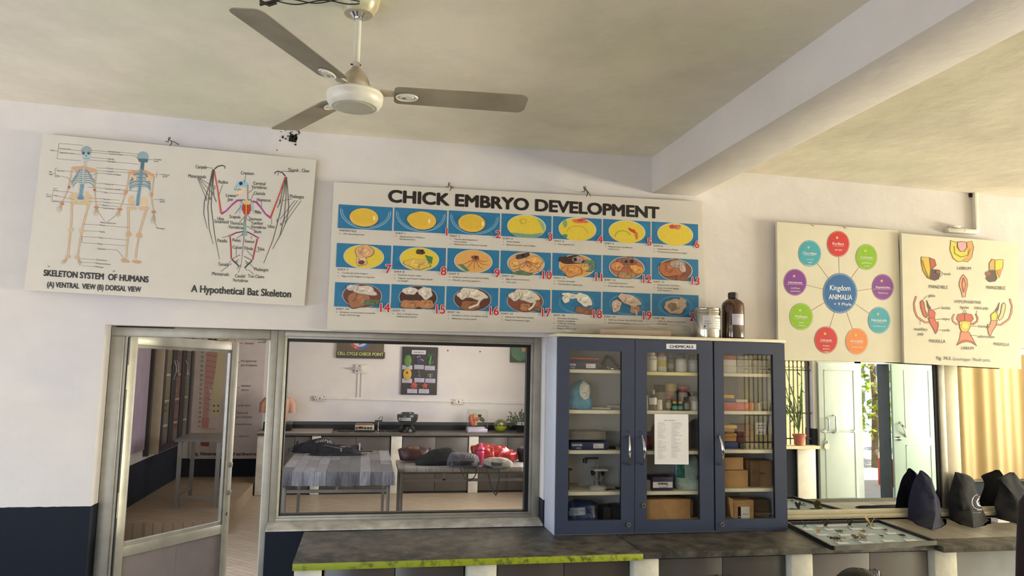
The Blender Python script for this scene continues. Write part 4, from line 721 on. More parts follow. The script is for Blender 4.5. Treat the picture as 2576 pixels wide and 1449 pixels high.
b.tube([P(*C6(x, y), yy) for x, y, yy in ((415, 275, -.12), (425, 245, -.12), (445, 203, -.1), (470, 215, -.1), (500, 250, -.12), (528, 282, -.14), (535, 290, -.16))], .0095, RUB, 8); b.tube([P(*C6(x, y), yy) for x, y, yy in ((400, 272, -.16), (420, 262, -.16), (438, 262, -.15), (450, 280, -.15), (470, 289, -.15))], .004, CHROME, 8); b.cyl(P(*C6(475, 288), -.16), P(*C6(495, 290), -.17), .008, CHROME, 12)
b.build('stethoscope', label='dark rubber tube with steel ends looped on the top left cabinet shelf', cat='stethoscope')
# blue crumpled pack with a white label
def lumpy(rings, m, seed=0, nz=.006, n=28, sq=2.6, fold=0.):
    """loft of rounded-rectangle rings (cx, cy, z, rx, ry[, rot]) with creases"""
    out = []
    for j, rg in enumerate(rings):
        cx, cy, z, rx, ry = rg[:5]; rot = rg[5] if len(rg) > 5 else 0; ring = []
        for i in range(n):
            a = 2*PI*i/n; c, s = math.cos(a), math.sin(a); k = (abs(c)**sq+abs(s)**sq)**(-1/sq); x, y = rx*k*c, ry*k*s
            p = V((cx+x*math.cos(rot)-y*math.sin(rot), cy+x*math.sin(rot)+y*math.cos(rot), z)); q = p*14+V((seed, seed*1.7, 0))
            d = nz*(NZ.noise(q)+.6*abs(NZ.noise(q*2.1))-.2); p += V((c*d, s*d, d*.5)); ring.append(p)
        out.append(ring)
    b = MB(); b.loft(out, m); return b
def smooth_rings(r, k=4):
    out = []
    for i in range(len(r)-1):
        for j in range(k):
            t = j/k; p0, p1, p2, p3 = r[max(i-1, 0)], r[i], r[i+1], r[min(i+2, len(r)-1)]
            out.append(tuple(.5*((2*b_)+(c_-a_)*t+(2*a_-5*b_+4*c_-d_)*t*t+(3*b_-a_-3*c_+d_)*t**3) for a_, b_, c_, d_ in zip(p0, p1, p2, p3)))
    return out+[r[-1]]
class Proj(Art):
    """print that follows a lumpy surface: points fall on the mesh along the view from the room"""
    def __init__(s, ob, mp): s.n = V((0, -1, 0)); s.mp = mp; s.mb = MB(); s.L = 1; me = ob.data; o = V(ob['_o']); s.t = BVHTree.FromPolygons([v.co+o for v in me.vertices], [list(p.vertices) for p in me.polygons])
    def w(s, x, y, l=None):
        d = ray(*s.mp(x, y)).normalized(); h = s.t.ray_cast(CAM, d)
        k = 0
        while h[0] is None and k < 60: k += 3; d = ray(*s.mp(x-k, y)).normalized(); h = s.t.ray_cast(CAM, d)
        if h[0] is None: h = s.t.find_nearest(CAM+d*((-.2-CAM.y)/d.y))
        return h[0]-d*(.0007*(l or 1)+.0006)
    def line(s, pts, w, h, l=None):
        out = [pts[0]]
        for a, c in zip(pts, pts[1:]):
            k = max(1, int(math.hypot(c[0]-a[0], c[1]-a[1])/9)); out += [(a[0]+(c[0]-a[0])*j/k, a[1]+(c[1]-a[1])*j/k) for j in range(1, k+1)]
        Art.line(s, out, max(w) if isinstance(w, (list, tuple)) else w, h, l)
    def poly(s, pts, h, l=None):
        l = s.lay(l); out = []
        for a, c in zip(pts, pts[1:]+pts[:1]):
            k = max(1, int(math.hypot(c[0]-a[0], c[1]-a[1])/8)); out += [(a[0]+(c[0]-a[0])*j/k, a[1]+(c[1]-a[1])*j/k) for j in range(k)]
        pts = out; n = len(pts); cx = sum(p[0] for p in pts)/n; cy = sum(p[1] for p in pts)/n; vs = []; fs = []; RN = 7
        for f in [(q+1)/RN for q in range(RN)]: vs += [s.w(cx+(x-cx)*f, cy+(y-cy)*f, l) for x, y in pts]
        c = len(vs); vs.append(s.w(cx, cy, l))
        for i in range(n): j = (i+1) % n; fs.append((c, i, j)); fs += [(q*n+i, q*n+n+i, q*n+n+j, q*n+j) for q in range(RN-1)]
        s.mb.add(vs, fs, ink(h))
def pxring(mp, rows_, yc, ry, m, nz=.006, seed=0, k=4, n=32, sq=2.6):
    """body from its outline: rows of (y pixel, left pixel, right pixel[, depth scale])"""
    rr = []
    for r in rows_:
        yy = r[4] if len(r) > 4 else yc; a, c = P(*mp(r[1], r[0]), yy), P(*mp(r[2], r[0]), yy); rr.append(((a.x+c.x)/2, yy, a.z, max((c.x-a.x)/2, .002), ry*(r[3] if len(r) > 3 else 1)))
    rr.sort(key=lambda q: q[2]); return lumpy(smooth_rings(rr, k), m, seed, nz, n, sq)
BAGB = M('blue_plastic', '#1f6f96', rough=.25, var=.3, scale=18, h2='#3c93b8', bump=.4, bscale=30)
t = thing('plastic_pack', 'crumpled bright blue plastic pack with a white label in the cabinet', 'pack', P(*C6(260, 565), -.12))
o = pxring(C6, [(556, 165, 335, 1), (520, 165, 342, 1.1), (470, 172, 338, 1), (430, 190, 336, .9), (395, 215, 338, .7), (372, 240, 318, .4), (360, 256, 285, .12)], -.12, .06, BAGB, .012, 3).build('bag', t)
A = Proj(o, C6); A.blob(300, 430, 38, 66, '#cfcdc6', 1, 3, .12); A.line([(285, 452), (305, 446), (318, 470), (300, 482)], 3, '#5c5c62', 2); A.done('sticker', t)
PLASW = M('pale_plastic', '#b9b8b4', rough=.3, var=.2)
b = MB(); z = S1[1]
for k, (r0, r1, yy, h) in enumerate(((345, 470, -.15, .012), (450, 535, -.11, .02), (400, 500, -.08, .008))):
    a, c = P(*C6(r0, 560), yy), P(*C6(r1, 560), yy); b.box(a.x, c.x, yy, yy+.07, z+.001+k*.002, z+h+k*.002, PLASW, .003, Matrix.Translation(a) @ Matrix.Rotation(R(-8+9*k), 4, 'Z') @ Matrix.Translation(-a))
b.build('specimen_sheet', label='loose pale plastic sheets lying beside the blue pack in the cabinet', cat='sheet')
diamond((205, 783, 455, 828), S1[2], 'navy paper box under a grey slab on the middle left cabinet shelf')
bx_item('foam_slab', 'thick grey slab lying on a navy box in the cabinet', 'slab', (168, 712, 440, 778), -.2, -.06, M('grey_slab', '#77736a', rough=.9, var=.3, bump=.4), z0=S1[2]+.055)
b = MB(); q = P(*C6(470, 815), -.13); b.ell(q+V((.012, 0, -.006)), (.022, .03, .012), M('dark_cloth', '#1b1c26', rough=.8), 14, 8, .3, 4); b.build('dark_pouch', label='small dark pouch at the end of the lower navy box', cat='pouch')
# microscope
q = P(*C6(385, 1062), -.12); z = S1[3]; MIC = thing('microscope', 'black and chrome dissecting microscope on a cabinet shelf', 'microscope', (q.x, -.12, z)); BK = M('instrument_black', '#151416', rough=.35)
def cp(x, y, yy=-.12): return P(*C6(x, y), yy)
b = MB(); b.lathe([(.05, 0), (.052, .008), (.045, .016), (.03, .02)], (q.x, -.12, z), M('instrument_white', '#bdb9b2', rough=.4), 28); b.build('base', MIC)
b = MB(); b.cyl(V((q.x, -.12, z+.015)), cp(385, 968), .0215, CHROME, 24); b.build('column', MIC)
b = MB(); a, c = cp(345, 968), cp(438, 966); b.box(a.x, c.x, -.17, -.08, a.z-.004, a.z+.006, M('instrument_white', ''), .002); b.build('stage', MIC)
b = MB()
for s in (-1, 1): b = MB(); b.cyl(V((q.x+s*.02, -.12, cp(385, 990).z)), V((q.x+s*.036, -.12, cp(385, 990).z)), .0155, BK, 18); b.build('focus_knob', MIC)
b = MB(); b.cyl(cp(368, 964), cp(368, 900), .004, STEEL, 10); b.cyl(cp(383, 964), cp(383, 895), .004, STEEL, 10); b.build('post', MIC)
b = MB(); a = cp(388, 892); c = cp(300, 905); b.box(c.x, a.x, -.128, -.112, a.z-.005, a.z+.005, BK, .002); b.cyl(c+V((0, 0, .008)), c+V((0, 0, -.016)), .013, BK, 18); b.build('lens_arm', MIC)
b = MB(); b.tube([cp(x, 1010+34*math.sin(PI*t), -.145) for x, t in ((360, .1), (365, .35), (385, .5), (408, .35), (416, .1))], .003, STEEL, 6); b.build('mirror_ring', MIC)
b = MB(); a = cp(195, 1068, -.16); b.ell(a+V((.02, 0, -.0)), (.034, .014, .007), M('wood_brown', '#6b4a30', rough=.6), 14, 8); b.build('wooden_handle', label='short brown wooden handle lying left of the microscope', cat='tool')
b = MB(); a = cp(205, 968, -.15); b.box(a.x-.02, a.x+.004, -.17, -.13, a.z-.004, a.z+.006, BK, .002); b.box(a.x-.016, a.x-.01, -.155, -.145, z, a.z, BK); b.build('lens_stand', label='black lens holder half hidden by the cabinet frame, left of the microscope', cat='holder')
b = MB(); a = cp(440, 1106, -.18); b.tube([a, a+V((.03, .01, .002)), a+V((.055, .0, .001))], .0035, BK, 6); a = cp(520, 1080, -.14); b.box(a.x-.015, a.x+.02, -.16, -.13, z, z+.012, BK, .003); b.build('dissecting_tool', label='black dissecting tools lying right of the microscope', cat='tool')
# bottom row left
t = thing('plastic_bag', 'dark blue plastic bag with a white label at the cabinet bottom', 'bag', (cp(260, 1300).x, -.13, CT+.03)); DKB = M('dark_blue_plastic', '#141c3c', rough=.25, var=.4, h2='#27376a', scale=14, bump=.3)
o = pxring(C6, [(1312, 168, 372, 1), (1280, 168, 378, 1.1), (1230, 168, 372, 1), (1195, 190, 385, .7), (1176, 230, 340, .3)], -.13, .065, DKB, .014, 8).build('bag', t)
A = Proj(o, C6); A.poly([(190, 1228), (300, 1224), (304, 1274), (190, 1282)], '#8e97a8', 1); A.text('~6', 205, 1250, 8, '#4a5468', l=2); A.text('~5', 205, 1264, 6, '#4a5468', l=2); A.done('sticker', t)
bx_item('dark_box', 'small dark brown box at the cabinet bottom, left bay', 'box', (424, 1222, 480, 1312), -.14, -.05, M('dark_brown_card', '#2c221c', rough=.7), z0=CT+.031)
bx_item('dark_box', 'black box beside the small dark brown box at the cabinet bottom', 'box', (482, 1212, 540, 1312), -.12, -.05, M('black_card', '#1a1a1c', rough=.7), z0=CT+.031)
# ---- middle bay: reagent bottles
def bottle(label, px0, px1, py_b, py_t, yc, body, cap, z, neck=.55, capw=.7, name='reagent_bottle', group=None, lab=None, liq=None, shoulder=.72, capn='cap'):
    a, c = P(*C6(px0, py_b), yc), P(*C6(px1, py_t), yc); r = (c.x-a.x)/2; h = c.z-a.z; x = (a.x+c.x)/2; t = thing(name, label, 'bottle', (x, yc, z), group)
    b = MB(); b.lathe([(r*.6, 0), (r*.95, .002), (r, .006), (r, h*(shoulder-.1)), (r*.93, h*(shoulder-.04)), (r*neck*1.05, h*shoulder+.002), (r*neck, h*(shoulder+.03)), (r*neck, h*.9)], (x, yc, z), body, 24); b.build('body', t)
    b = MB(); rc = r*capw; hc = h*(.98-shoulder); b.lathe([(rc*.96, 0), (rc, .002), (rc, hc*.9), (rc*.93, hc), (.001, hc)], (x, yc, z+h*(shoulder+.03)), cap, 20); b.build(capn, t)
    if lab:
        lc, l0, l1, tx = lab; b = MB(); rr = r+.0006; n = 12; A0, A1 = R(-160), R(-20)
        ring = lambda zz, rr: [V((x+rr*math.cos(A0+(A1-A0)*i/n), yc+rr*math.sin(A0+(A1-A0)*i/n), zz)) for i in range(n+1)]
        lo, hi = ring(z+h*l0, rr), ring(z+h*l1, rr); b.add(lo+hi, [(i, i+1, n+2+i, n+1+i) for i in range(n)], ink(lc))
        for s, fz, fh, cl in tx:
            W = r*1.5; f = fit(s, h*fh, W, .02); text(b, s, lambda u, v: V((x+(rr+.0006)*math.cos(-PI/2+u/(rr)), yc+(rr+.0006)*math.sin(-PI/2+u/rr), z+h*fz+v)), ink(cl), h*fh, 'C', .02, f)
        b.build('label', t)
    return t
PW = M('white_plastic', '#d6d2c6', rough=.4, var=.05); PLIL = M('pale_lilac_plastic', '#b9b8c2', rough=.4, var=.05); AMB = M('amber_glass', '#3a1d10', rough=.1, var=.1, spec=.8); GLD = M('dull_glass', '#55584f', rough=.15, var=.1); REDC = M('red_cap', '#b8403a', rough=.4); BLKC = M('black_cap', '#1c1a1c', rough=.4); PINK = M('pink_cap', '#c4615e', rough=.4); GRNL = M('green_liquid', '#1d4a3e', rough=.12, var=.1); YELB = M('yellow_plastic', '#c9b36a', rough=.4)
z = S2[0]
bottle('cream bottle with black lettered label, first on the top middle cabinet shelf', 712, 783, 308, 155, -.14, PW, PW, z, lab=('#d8d3c2', .3, .62, [('FLOWERS', .52, .06, '#26221e')]))
bottle('cream bottle with red cap and yellow label on the top middle cabinet shelf', 785, 848, 308, 158, -.13, PW, REDC, z, lab=('#cdb64e', .25, .52, []))
bottle('slim clear grey bottle between the red capped and black capped bottles', 855, 898, 310, 185, -.13, GLD, GLD, z, lab=('#8b8b85', .2, .45, []), neck=.4, capw=.45)
bottle('squat white jar with wide black lid on the top middle cabinet shelf', 912, 985, 314, 190, -.14, PW, BLKC, z, lab=('#d0d0cc', .12, .55, []), neck=.6, capw=.72)
bottle('pale lilac jar with dark lid, last on the top middle cabinet shelf', 990, 1060, 314, 195, -.12, PLIL, BLKC, z, lab=('#c6c6cc', .2, .5, []))
z = S2[1]
bottle('white bottle half hidden by the frame on the second middle shelf', 690, 727, 562, 430, -.16, PW, BLKC, z)
bottle('clear flask shaped bottle with brown liquid and white label', 728, 782, 566, 428, -.17, M('brown_liquid', '#40302a', rough=.12, h2='#5d5048', contrast=(.45, .55)), GLD, z, lab=('#cfcbc8', .28, .6, []), neck=.4, capw=.55)
bottle('brown glass bottle with black lid at the back, second middle shelf', 715, 760, 500, 405, -.05, AMB, BLKC, z, shoulder=.6)
bottle('squat cream jar with black lid at the back, second middle shelf', 765, 838, 566, 405, -.06, M('beige_plastic', '#a89c86', rough=.45), BLKC, z, shoulder=.7, neck=.8, capw=.95)
bottle('small white ribbed pot with lid on the second middle shelf', 780, 820, 566, 496, -.17, M('cream_plastic', '#c9c2ad', rough=.45), M('cream_plastic', ''), z, neck=.85, capw=.95, shoulder=.75)
bottle('tall jar with yellow lid behind the red capped dropper', 838, 915, 566, 393, -.07, M('beige_pale_plastic', '#b9ab98', rough=.45), YELB, z, neck=.8, capw=.98, shoulder=.68, lab=('#c0b4a8', .4, .65, []))
bottle('dark jar with bright red cap on the second middle shelf', 840, 888, 566, 462, -.15, GLD, REDC, z, neck=.5, capw=.6, lab=('#a59468', .15, .5, []))
bottle('small green liquid bottle with cream cap, nearer the red capped jar', 886, 922, 566, 505, -.18, GRNL, YELB, z, neck=.6, capw=.7, lab=('#5d9c94', .12, .5, []))
bottle('small green liquid bottle with cream cap, nearer the black capped bottle', 924, 960, 566, 505, -.18, GRNL, YELB, z, neck=.6, capw=.7, lab=('#5d9c94', .12, .5, []))
bottle('white jar with pink lid at the back of the second middle shelf', 928, 993, 566, 412, -.06, PW, PINK, z, neck=.8, capw=.95, shoulder=.72)
bottle('grey labelled bottle with black cap on the second middle shelf', 963, 1005, 566, 478, -.17, GLD, BLKC, z, neck=.6, capw=.75, lab=('#8f8f8f', .1, .55, []))
bottle('white jar with dull black lid at the back, beside the pink lid', 995, 1052, 566, 445, -.06, PLIL, BLKC, z, neck=.8, capw=.9)
bottle('small white pot with printed label, last on the second middle shelf', 1016, 1062, 566, 503, -.16, PW, PW, z, neck=.9, capw=1, shoulder=.78, lab=('#d8d8d8', .15, .55, []))
z = S2[2]
bx_item('red_box', 'small crushed red box left of the paper list', 'box', (690, 750, 752, 778), -.13, -.06, REDB, z0=z+.024, rz=0)
bx_item('dark_box', 'flat dark red box under the crushed red box, left of the paper list', 'box', (690, 800, 755, 838), -.14, -.05, M('maroon_card', '#4d2a2a', rough=.6), z0=z, h=.024)
bx_item('specimen_rack', 'grey upright card stack right of the paper list', 'rack', (1003, 605, 1014, 838), -.12, -.04, GREYB, z0=z)
z = S2[3]
t = bx_item('slide_box', 'dark purple box with upside-down white label on the lower middle shelf', 'box', (755, 1018, 893, 1100), -.2, -.09, M('purple_card', '#2a2140', rough=.5), z0=z)
decal(t, 'name_label', .02, .98, .22, .64, '#d2d0d0', [('Omcheck', .76, .58, .5, .2, '#2a2638', .03), ('Neuhart caps', .72, .3, .4, .1, '#55525e', .01)], 'white upside-down label', True)
bx_item('white_box', 'small white box left of the dark purple box', 'box', (690, 1040, 742, 1098), -.17, -.09, WBOX, z0=z)
FILM = glass('clear_film', (.96, .96, .955), 1.3, .02); GRP = M('green_plastic', '#0f6b58', rough=.3, var=.3); GRW = M('pale_green_plastic', '#b6cabf', rough=.3, var=.3, bump=.4)
t = thing('plastic_bag', 'clear plastic bag holding green and pale sheets beside the purple box', 'bag', (cp(980, 1098).x, -.13, z))
o = pxring(C6, [(1098, 915, 1072, 1), (1060, 900, 1068, 1), (1030, 915, 1045, .8), (985, 915, 1058, .6), (930, 918, 1060, .4), (880, 935, 1050, .15)], -.12, .06, GRW, .012, 5).build('bag', t, label='pale green crumpled lower part')
A = Proj(o, C6); A.poly([(920, 935), (972, 935), (974, 1028), (920, 1022)], '#0d6a58', 1); A.done('green_sheet', t)
t = bx_item('carton', 'brown cardboard carton filling the cabinet bottom, middle bay', 'carton', (700, 1168, 1012, 1300), -.2, -.06, CARD, z0=CT+.031)
a = cp(1014, 1170, -.2); b = MB(); b.prism([(a.x, -.2, a.z), (a.x+.012, -.2, a.z-.01), (a.x+.012, -.2, a.z-.08), (a.x+.004, -.2, a.z-.1)], (0, .1, 0), CARDD); b.box(a.x+.002, a.x+.06, -.19, -.08, CT+.031, CT+.07, CARD); b.build('flap', t)
# ---- right bay
z = S3[0]; k = 0
for i, (x0_, x1_) in enumerate(((1225, 1324), (1328, 1426), (1430, 1535))):
    bx_item('white_box', ('lower', 'lower', 'lower')[0]+(' white box under the red topped stack, top of the third cabinet bay', ' white box in the middle of the three stacks, third cabinet bay', ' white box of the stack against the bay side, third cabinet bay')[i], 'box', (x0_, 270, x1_, 318), -.18+.01*i, -.06, WBOX, z0=z, h=.0395, group='white boxes in the third cabinet bay')
    bx_item('white_box', ('upper white box under the flat red box, third cabinet bay', 'upper white box of the middle stack, third cabinet bay', 'upper white box of the stack against the bay side')[i], 'box', (x0_, 220, x1_-4, 266), -.18+.012*i, -.06, WBOX, z0=z+.04, h=.039, group='white boxes in the third cabinet bay')
bx_item('red_box', 'flat red box topping the white boxes in the third cabinet bay', 'box', (1225, 195, 1318, 218), -.17, -.06, REDB, z0=z+.0805, h=.022)
bx_item('white_box', 'flat pale box topping the middle white stack, third cabinet bay', 'box', (1330, 198, 1440, 216), -.16, -.06, GREYB, z0=z+.0805, h=.02)
z = S3[1]; ORG = M('salmon_card', '#b5503f', rough=.5, var=.08); YB = M('yellow_card', '#c49a3a', rough=.5, var=.1); BLB = M('blue_card', '#22386e', rough=.5, var=.1)
t = bx_item('salmon_box', 'long salmon red box with white print lying in the third cabinet bay', 'box', (1225, 519, 1445, 570), -.19, -.08, ORG, z0=z); decal(t, 'print', .93, .96, .05, .95, '#c9beb6', [('~9', .48, .64, .4, .08, '#dcc6bd', 0), ('~8', .5, .44, .34, .08, '#dcc6bd', 0), ('~9', .42, .24, .44, .08, '#dcc6bd', 0)])
zz = t['_b'][5]+.0005
t2 = bx_item('blue_box', 'flat dark blue box on the salmon red box', 'box', (1225, 492, 1316, 515), -.18, -.09, BLB, z0=zz, h=.021); bx_item('yellow_box', 'small yellow box on the flat blue box, third cabinet bay', 'box', (1225, 466, 1307, 488), -.17, -.09, YB, z0=zz+.0215, h=.021)
bx_item('white_box', 'flat white box lying on the far end of the salmon box', 'box', (1320, 496, 1396, 516), -.17, -.09, PW, z0=zz, h=.017)
b = MB(); a = cp(1467, 560, -.17); b.box(a.x-.006, a.x+.008, -.185, -.15, z, z+.045, PW, .002); b.ell(cp(1512, 533, -.12), (.036, .004, .024), PLASW, 16, 8); b.tube([cp(1478, 560, -.15), cp(1498, 545, -.13)], .005, PLASW, 8); b.build('plastic_scoop', label='pale plastic scoop standing beside the salmon red box', cat='scoop')
z = S3[2]; zz = z
MAR = M('maroon_box', '#5a2622', rough=.5, var=.12); OCH = M('ochre_card', '#a2783c', rough=.6, var=.1)
bx_item('blue_box', 'dark blue box at the bottom of the yellow stack, third cabinet bay', 'box', (1235, 783, 1335, 820), -.17, -.07, BLB, z0=zz); zz += .042
for i, (nm, hh, mt, x1_, lb) in enumerate((('slide_box', .024, OCH, 1322, 'lowest ochre slide box of the yellow topped stack'), ('slide_box', .022, OCH, 1324, 'second ochre slide box of the yellow topped stack'), ('slide_box', .024, M('ochre_dark', '#84602f', rough=.6), 1310, 'darker ochre slide box near the stack top'), ('yellow_box', .021, M('bright_yellow_card', '#c79f35', rough=.5), 1326, 'bright yellow box topping the ochre slide box stack'))):
    bx_item(nm, lb, 'box', (1235, 700, x1_, 720), -.17+.004*(i % 2), -.07, mt, z0=zz, h=hh); zz += hh+.0005
zz = z+.03
t = bx_item('grey_box', 'grey metal box lying under the maroon boxes', 'box', (1350, 790, 1510, 828), -.18, -.07, M('grey_metal_box', '#4d504d', rough=.5), z0=z, h=.033); bx_item('grey_box', 'small dark green grey box at the bay side, below the printed card', 'box', (1513, 795, 1568, 830), -.17, -.07, M('green_grey_box', '#3f4845', rough=.5), z0=z, h=.034)
zz = z+.034
for i in range(3): bx_item('maroon_box', ('lowest', 'middle', 'topmost')[i]+' maroon slide box of the stack on the grey box', 'box', (1330, 742, 1442, 790), -.17+.003*i, -.07, MAR, z0=zz, h=.0345, group='maroon slide boxes'); zz += .035
t = bx_item('printed_card', 'small printed card standing on the dark boxes of the third bay', 'card', (1455, 652, 1523, 728), -.13, -.12, PAPER, z0=z+.078); decal(t, 'print', 0, 0, 0, 0, None, [('~3', .15, .72, .3, .12, '#44444a', .02), ('~3', .15, .52, .5, .1, '#44444a', .01), ('o o', .2, .12, .5, .2, '#3a3a3e', .06)])
bx_item('dark_box', 'dark box behind the printed card in the third cabinet bay', 'box', (1446, 735, 1556, 785), -.14, -.06, M('dim_red_card', '#3a2a2a', rough=.6), z0=z+.0345, h=.043)
z = S3[3]
bx_item('carton', 'wider lower cardboard carton of the two piled in the third bay', 'carton', (1235, 975, 1400, 1075), -.18, -.06, CARD, z0=z); bx_item('carton', 'small cardboard carton piled on a wider carton, third bay', 'carton', (1235, 888, 1368, 972), -.18, -.07, CARD, z0=z+.098)
t = thing('carton', 'tall cardboard carton with handwriting turned corner-on in the third bay', 'carton', (cp(1490, 1085).x, -.12, z)); b = MB(); b.box(cp(1405, 1085, -.15).x, cp(1562, 1085, -.15).x, -.15, -.05, z, cp(1480, 905).z, CARD, .002); b.box(cp(1420, 1085, -.17).x-.004, cp(1478, 1085, -.17).x, -.172, -.15, z, cp(1470, 905).z, CARDD, .001); b.build('body', t)
A = Art((0, -.1505, 1.1), (0, -1, 0), C6); A.text('Fidelab', 1470, 1000, 14, '#2b1d12', .006, sx=.8, l=2); A.done('handwriting', t)
A = Art((0, -.1725, 1.1), (0, -1, 0), C6); A.text('lab', 1432, 993, 13, '#2b1d12', .006, sx=.8, l=2); A.done('handwriting', t)
t = bx_item('carton', 'open cardboard carton with a red and white label at the cabinet bottom', 'carton', (1306, 1175, 1438, 1303), -.19, -.06, CARD, z0=CT+.031); decal(t, 'sticker', .2, .78, .02, .72, '#cfcbc6', [('~3', .42, .4, .25, .05, '#55585c', 0)]); decal(t, 'red_stripe', .2, .34, .02, .74, '#b8342c', [('~1', .23, .3, .07, .05, '#e6dcd6', 0)])
a = cp(1306, 1175, -.19); b = MB(); b.prism([(a.x, -.188, a.z), (a.x-.035, -.188, a.z+.018), (a.x-.018, -.188, a.z-.09), (a.x-.004, -.188, a.z-.1)], (0, .02, 0), CARD); b.build('flap', t)
bx_item('carton', 'plain dim cardboard carton behind the labelled one, cabinet bottom', 'carton', (1442, 1172, 1545, 1303), -.13, -.04, CARDD, z0=CT+.031)
# ---------------------------------------------------------------- on top of the cabinet
ZT = zt+.018
CX = K(1370, 780, 4.684)
q = P(*CX(1915, 315), -.15); r = (P(*CX(2060, 200), -.15).x-P(*CX(1770, 200), -.15).x)/2; zh = P(*CX(1915, -25), -.15).z-ZT
TIN = thing('metal_canister', 'shiny steel canister with a printed white label on top of the cabinet', 'canister', (q.x, -.15, ZT)); TM = M('tinplate', '#c9c6c0', rough=.16, metal=.95, var=.1, scale=30)
b = MB(); b.lathe([(r*.99, 0), (r, .003), (r, zh*.82), (r*.97, zh*.84)], (q.x, -.15, ZT), TM, 40); b.build('body', TIN)
b = MB(); b.lathe([(r*.99, 0), (r*1.02, .002), (r*1.02, zh*.06), (r*.985, zh*.08), (r*.985, zh*.12), (r*1.0, zh*.14), (r*.97, zh*.16), (.001, zh*.16)], (q.x, -.15, ZT+zh*.83), TM, 40); b.build('lid', TIN)
class Cyl(Art):
    def __init__(s, x, y, r): s.c = V((x, y, 0)); s.r = r; s.mp = 1; s.mb = MB(); s.L = 1; s.n = V((0, -1, 0))
    def w(s, u, v, l=None): rr = s.r+.0005*(l or 1); a = -PI/2+u/s.r; return V((s.c.x+rr*math.cos(a), s.c.y+rr*math.sin(a), v))
    def up(s): return 1
    def rect(s, x0, y0, x1, y1, h, l=None):
        n = 10; vs = [s.w(x0+(x1-x0)*i/n, y, l) for y in (y0, y1) for i in range(n+1)]; s.mb.add(vs, [(i, i+1, n+2+i, n+1+i) for i in range(n)], ink(h))
A = Cyl(q.x, -.15, r); A.mp = None; l0, l1 = ZT+zh*.28, ZT+zh*.73; A.rect(-.06, l0, .062, l1, '#d3d4d3', 1); A.text('Central', .012, l1-.018, .009, '#2b2d31', .02, l=2); A.ring(.056, l1-.014, .004, .005, .0015, '#2b2d31', 2, 14)
for k, (u, t) in enumerate(((-.05, '~3'), (-.05, '~4'), (-.05, '~2'), (.015, '~4'), (.015, '~3'), (.015, '~4'))): A.text(t, u, l1-.036-.013*(k % 3), .005, '#55585e', .005, l=2)
A.rect(-.052, l0+.01, -.044, l0+.02, '#222428', 2); A.text('~14', -.05, l0+.004, .004, '#4d5056', .003, l=2); A.done('name_label', TIN)
q = P(*CX(2222, 320), -.14); r = (P(*CX(2343, 200), -.14).x-P(*CX(2103, 200), -.14).x)/2; zh = P(1843, 735, -.14).z-ZT
GB = thing('reagent_bottle', 'large amber glass bottle with black cap on top of the cabinet', 'bottle', (q.x, -.14, ZT))
AMBG = M('amber_bottle', '#4a2510', rough=.08, var=.2, spec=.9, scale=6, h2='#2c150b')
b = MB(); b.lathe([(r*.9, 0), (r*.98, .004), (r, .012), (r, zh*.70), (r*.94, zh*.76), (r*.75, zh*.81), (r*.45, zh*.85), (r*.36, zh*.88)], (q.x, -.14, ZT), AMBG, 40); b.build('body', GB)
b = MB(); b.lathe([(r*.4, 0), (r*.43, .002), (r*.43, zh*.115), (r*.36, zh*.125), (r*.2, zh*.135), (.001, zh*.135)], (q.x, -.14, ZT+zh*.865), BLKC, 24); b.build('cap', GB)
A = Cyl(q.x, -.14, r); A.mp = None; A.rect(-.036, ZT+zh*.29, .042, ZT+zh*.52, '#c9c5d6', 1); A.text('~7', -.026, ZT+zh*.47, .004, '#9a94aa', 0, l=2); A.done('name_label', GB)
# plastic wrapped roll lying against the chart
b = pxring(CX, [(300, 1000, 1730, .7), (285, 500, 1735, 1), (250, 235, 1738, 1.0), (200, 240, 1735, .7), (172, 420, 1730, .25), (160, 800, 1700, .06)], -.11, .05, FILM, .012, 4, 6, 48)
for v in b.v: v.z = max(v.z, ZT+.001)
t = thing('wrapped_roll', 'clear plastic wrapped packet lying on the cabinet below the egg chart', 'packet', (1.9, -.11, ZT)); b.build('wrapper', t)
b = MB(); a, c = P(*CX(640, 298), -.1), P(*CX(1480, 298), -.1); b.box(a.x, c.x, -.12, -.06, ZT+.001, ZT+.04, M('pink_paper', '#cbb3a6', rough=.6, var=.1), .008); b.build('paper_roll', t)
# ================================================================ counters in the front room
STONE = M('kadappa_stone', '#2b2b2a', rough=.5, var=.3, scale=13, h2='#68625b', contrast=(.38, .68), bump=.12, bscale=20)
STONE2 = M('stone_edge', '#3a3935', rough=.6, var=.3, scale=12, h2='#5b564d')
LIME = M('lime_paint', '#4b5012', rough=.5, var=.35, scale=30, h2='#8f9c14', contrast=(.3, .5), bump=.3)
DOORL = M('dark_laminate', '#4b4542', rough=.3, var=.12, scale=5); DOOR_SHEEN = M('dark_laminate_sheen', '#7c7878', rough=.22, var=.1, scale=3)  # second is the dark laminate with gloss reflection put into its colour
YFR = -.64
def slab_obj(x0, x1, name, label, edge, y0=YFR, th=.031):
    t = thing(name, label, 'counter', ((x0+x1)/2, y0/2, CT-th)); b = MB(); b.box(x0, x1, y0, -.005, CT-th, CT, STONE, .003); b.build('slab', t)
    if edge:
        b = MB(); b.box(x0, x1, y0-.004, y0+.002, CT-th-.004, CT-.004, edge, .002); b.build('painted_edge', t)
    return t
slab_obj(-.283, 1.372, 'stone_worktop', 'dark stone worktop with a lime green painted front edge', LIME)
slab_obj(1.376, 3.012, 'stone_worktop', 'bare grey stone worktop carrying the cabinet and the insect tray', None)
b = MB(); b.box(3.016, 5.6, -.69, -.005, CT-.032, CT, STONE, .003); b.build('stone_worktop', label='stone worktop under the wood pattern sheet and navy bags', cat='counter')
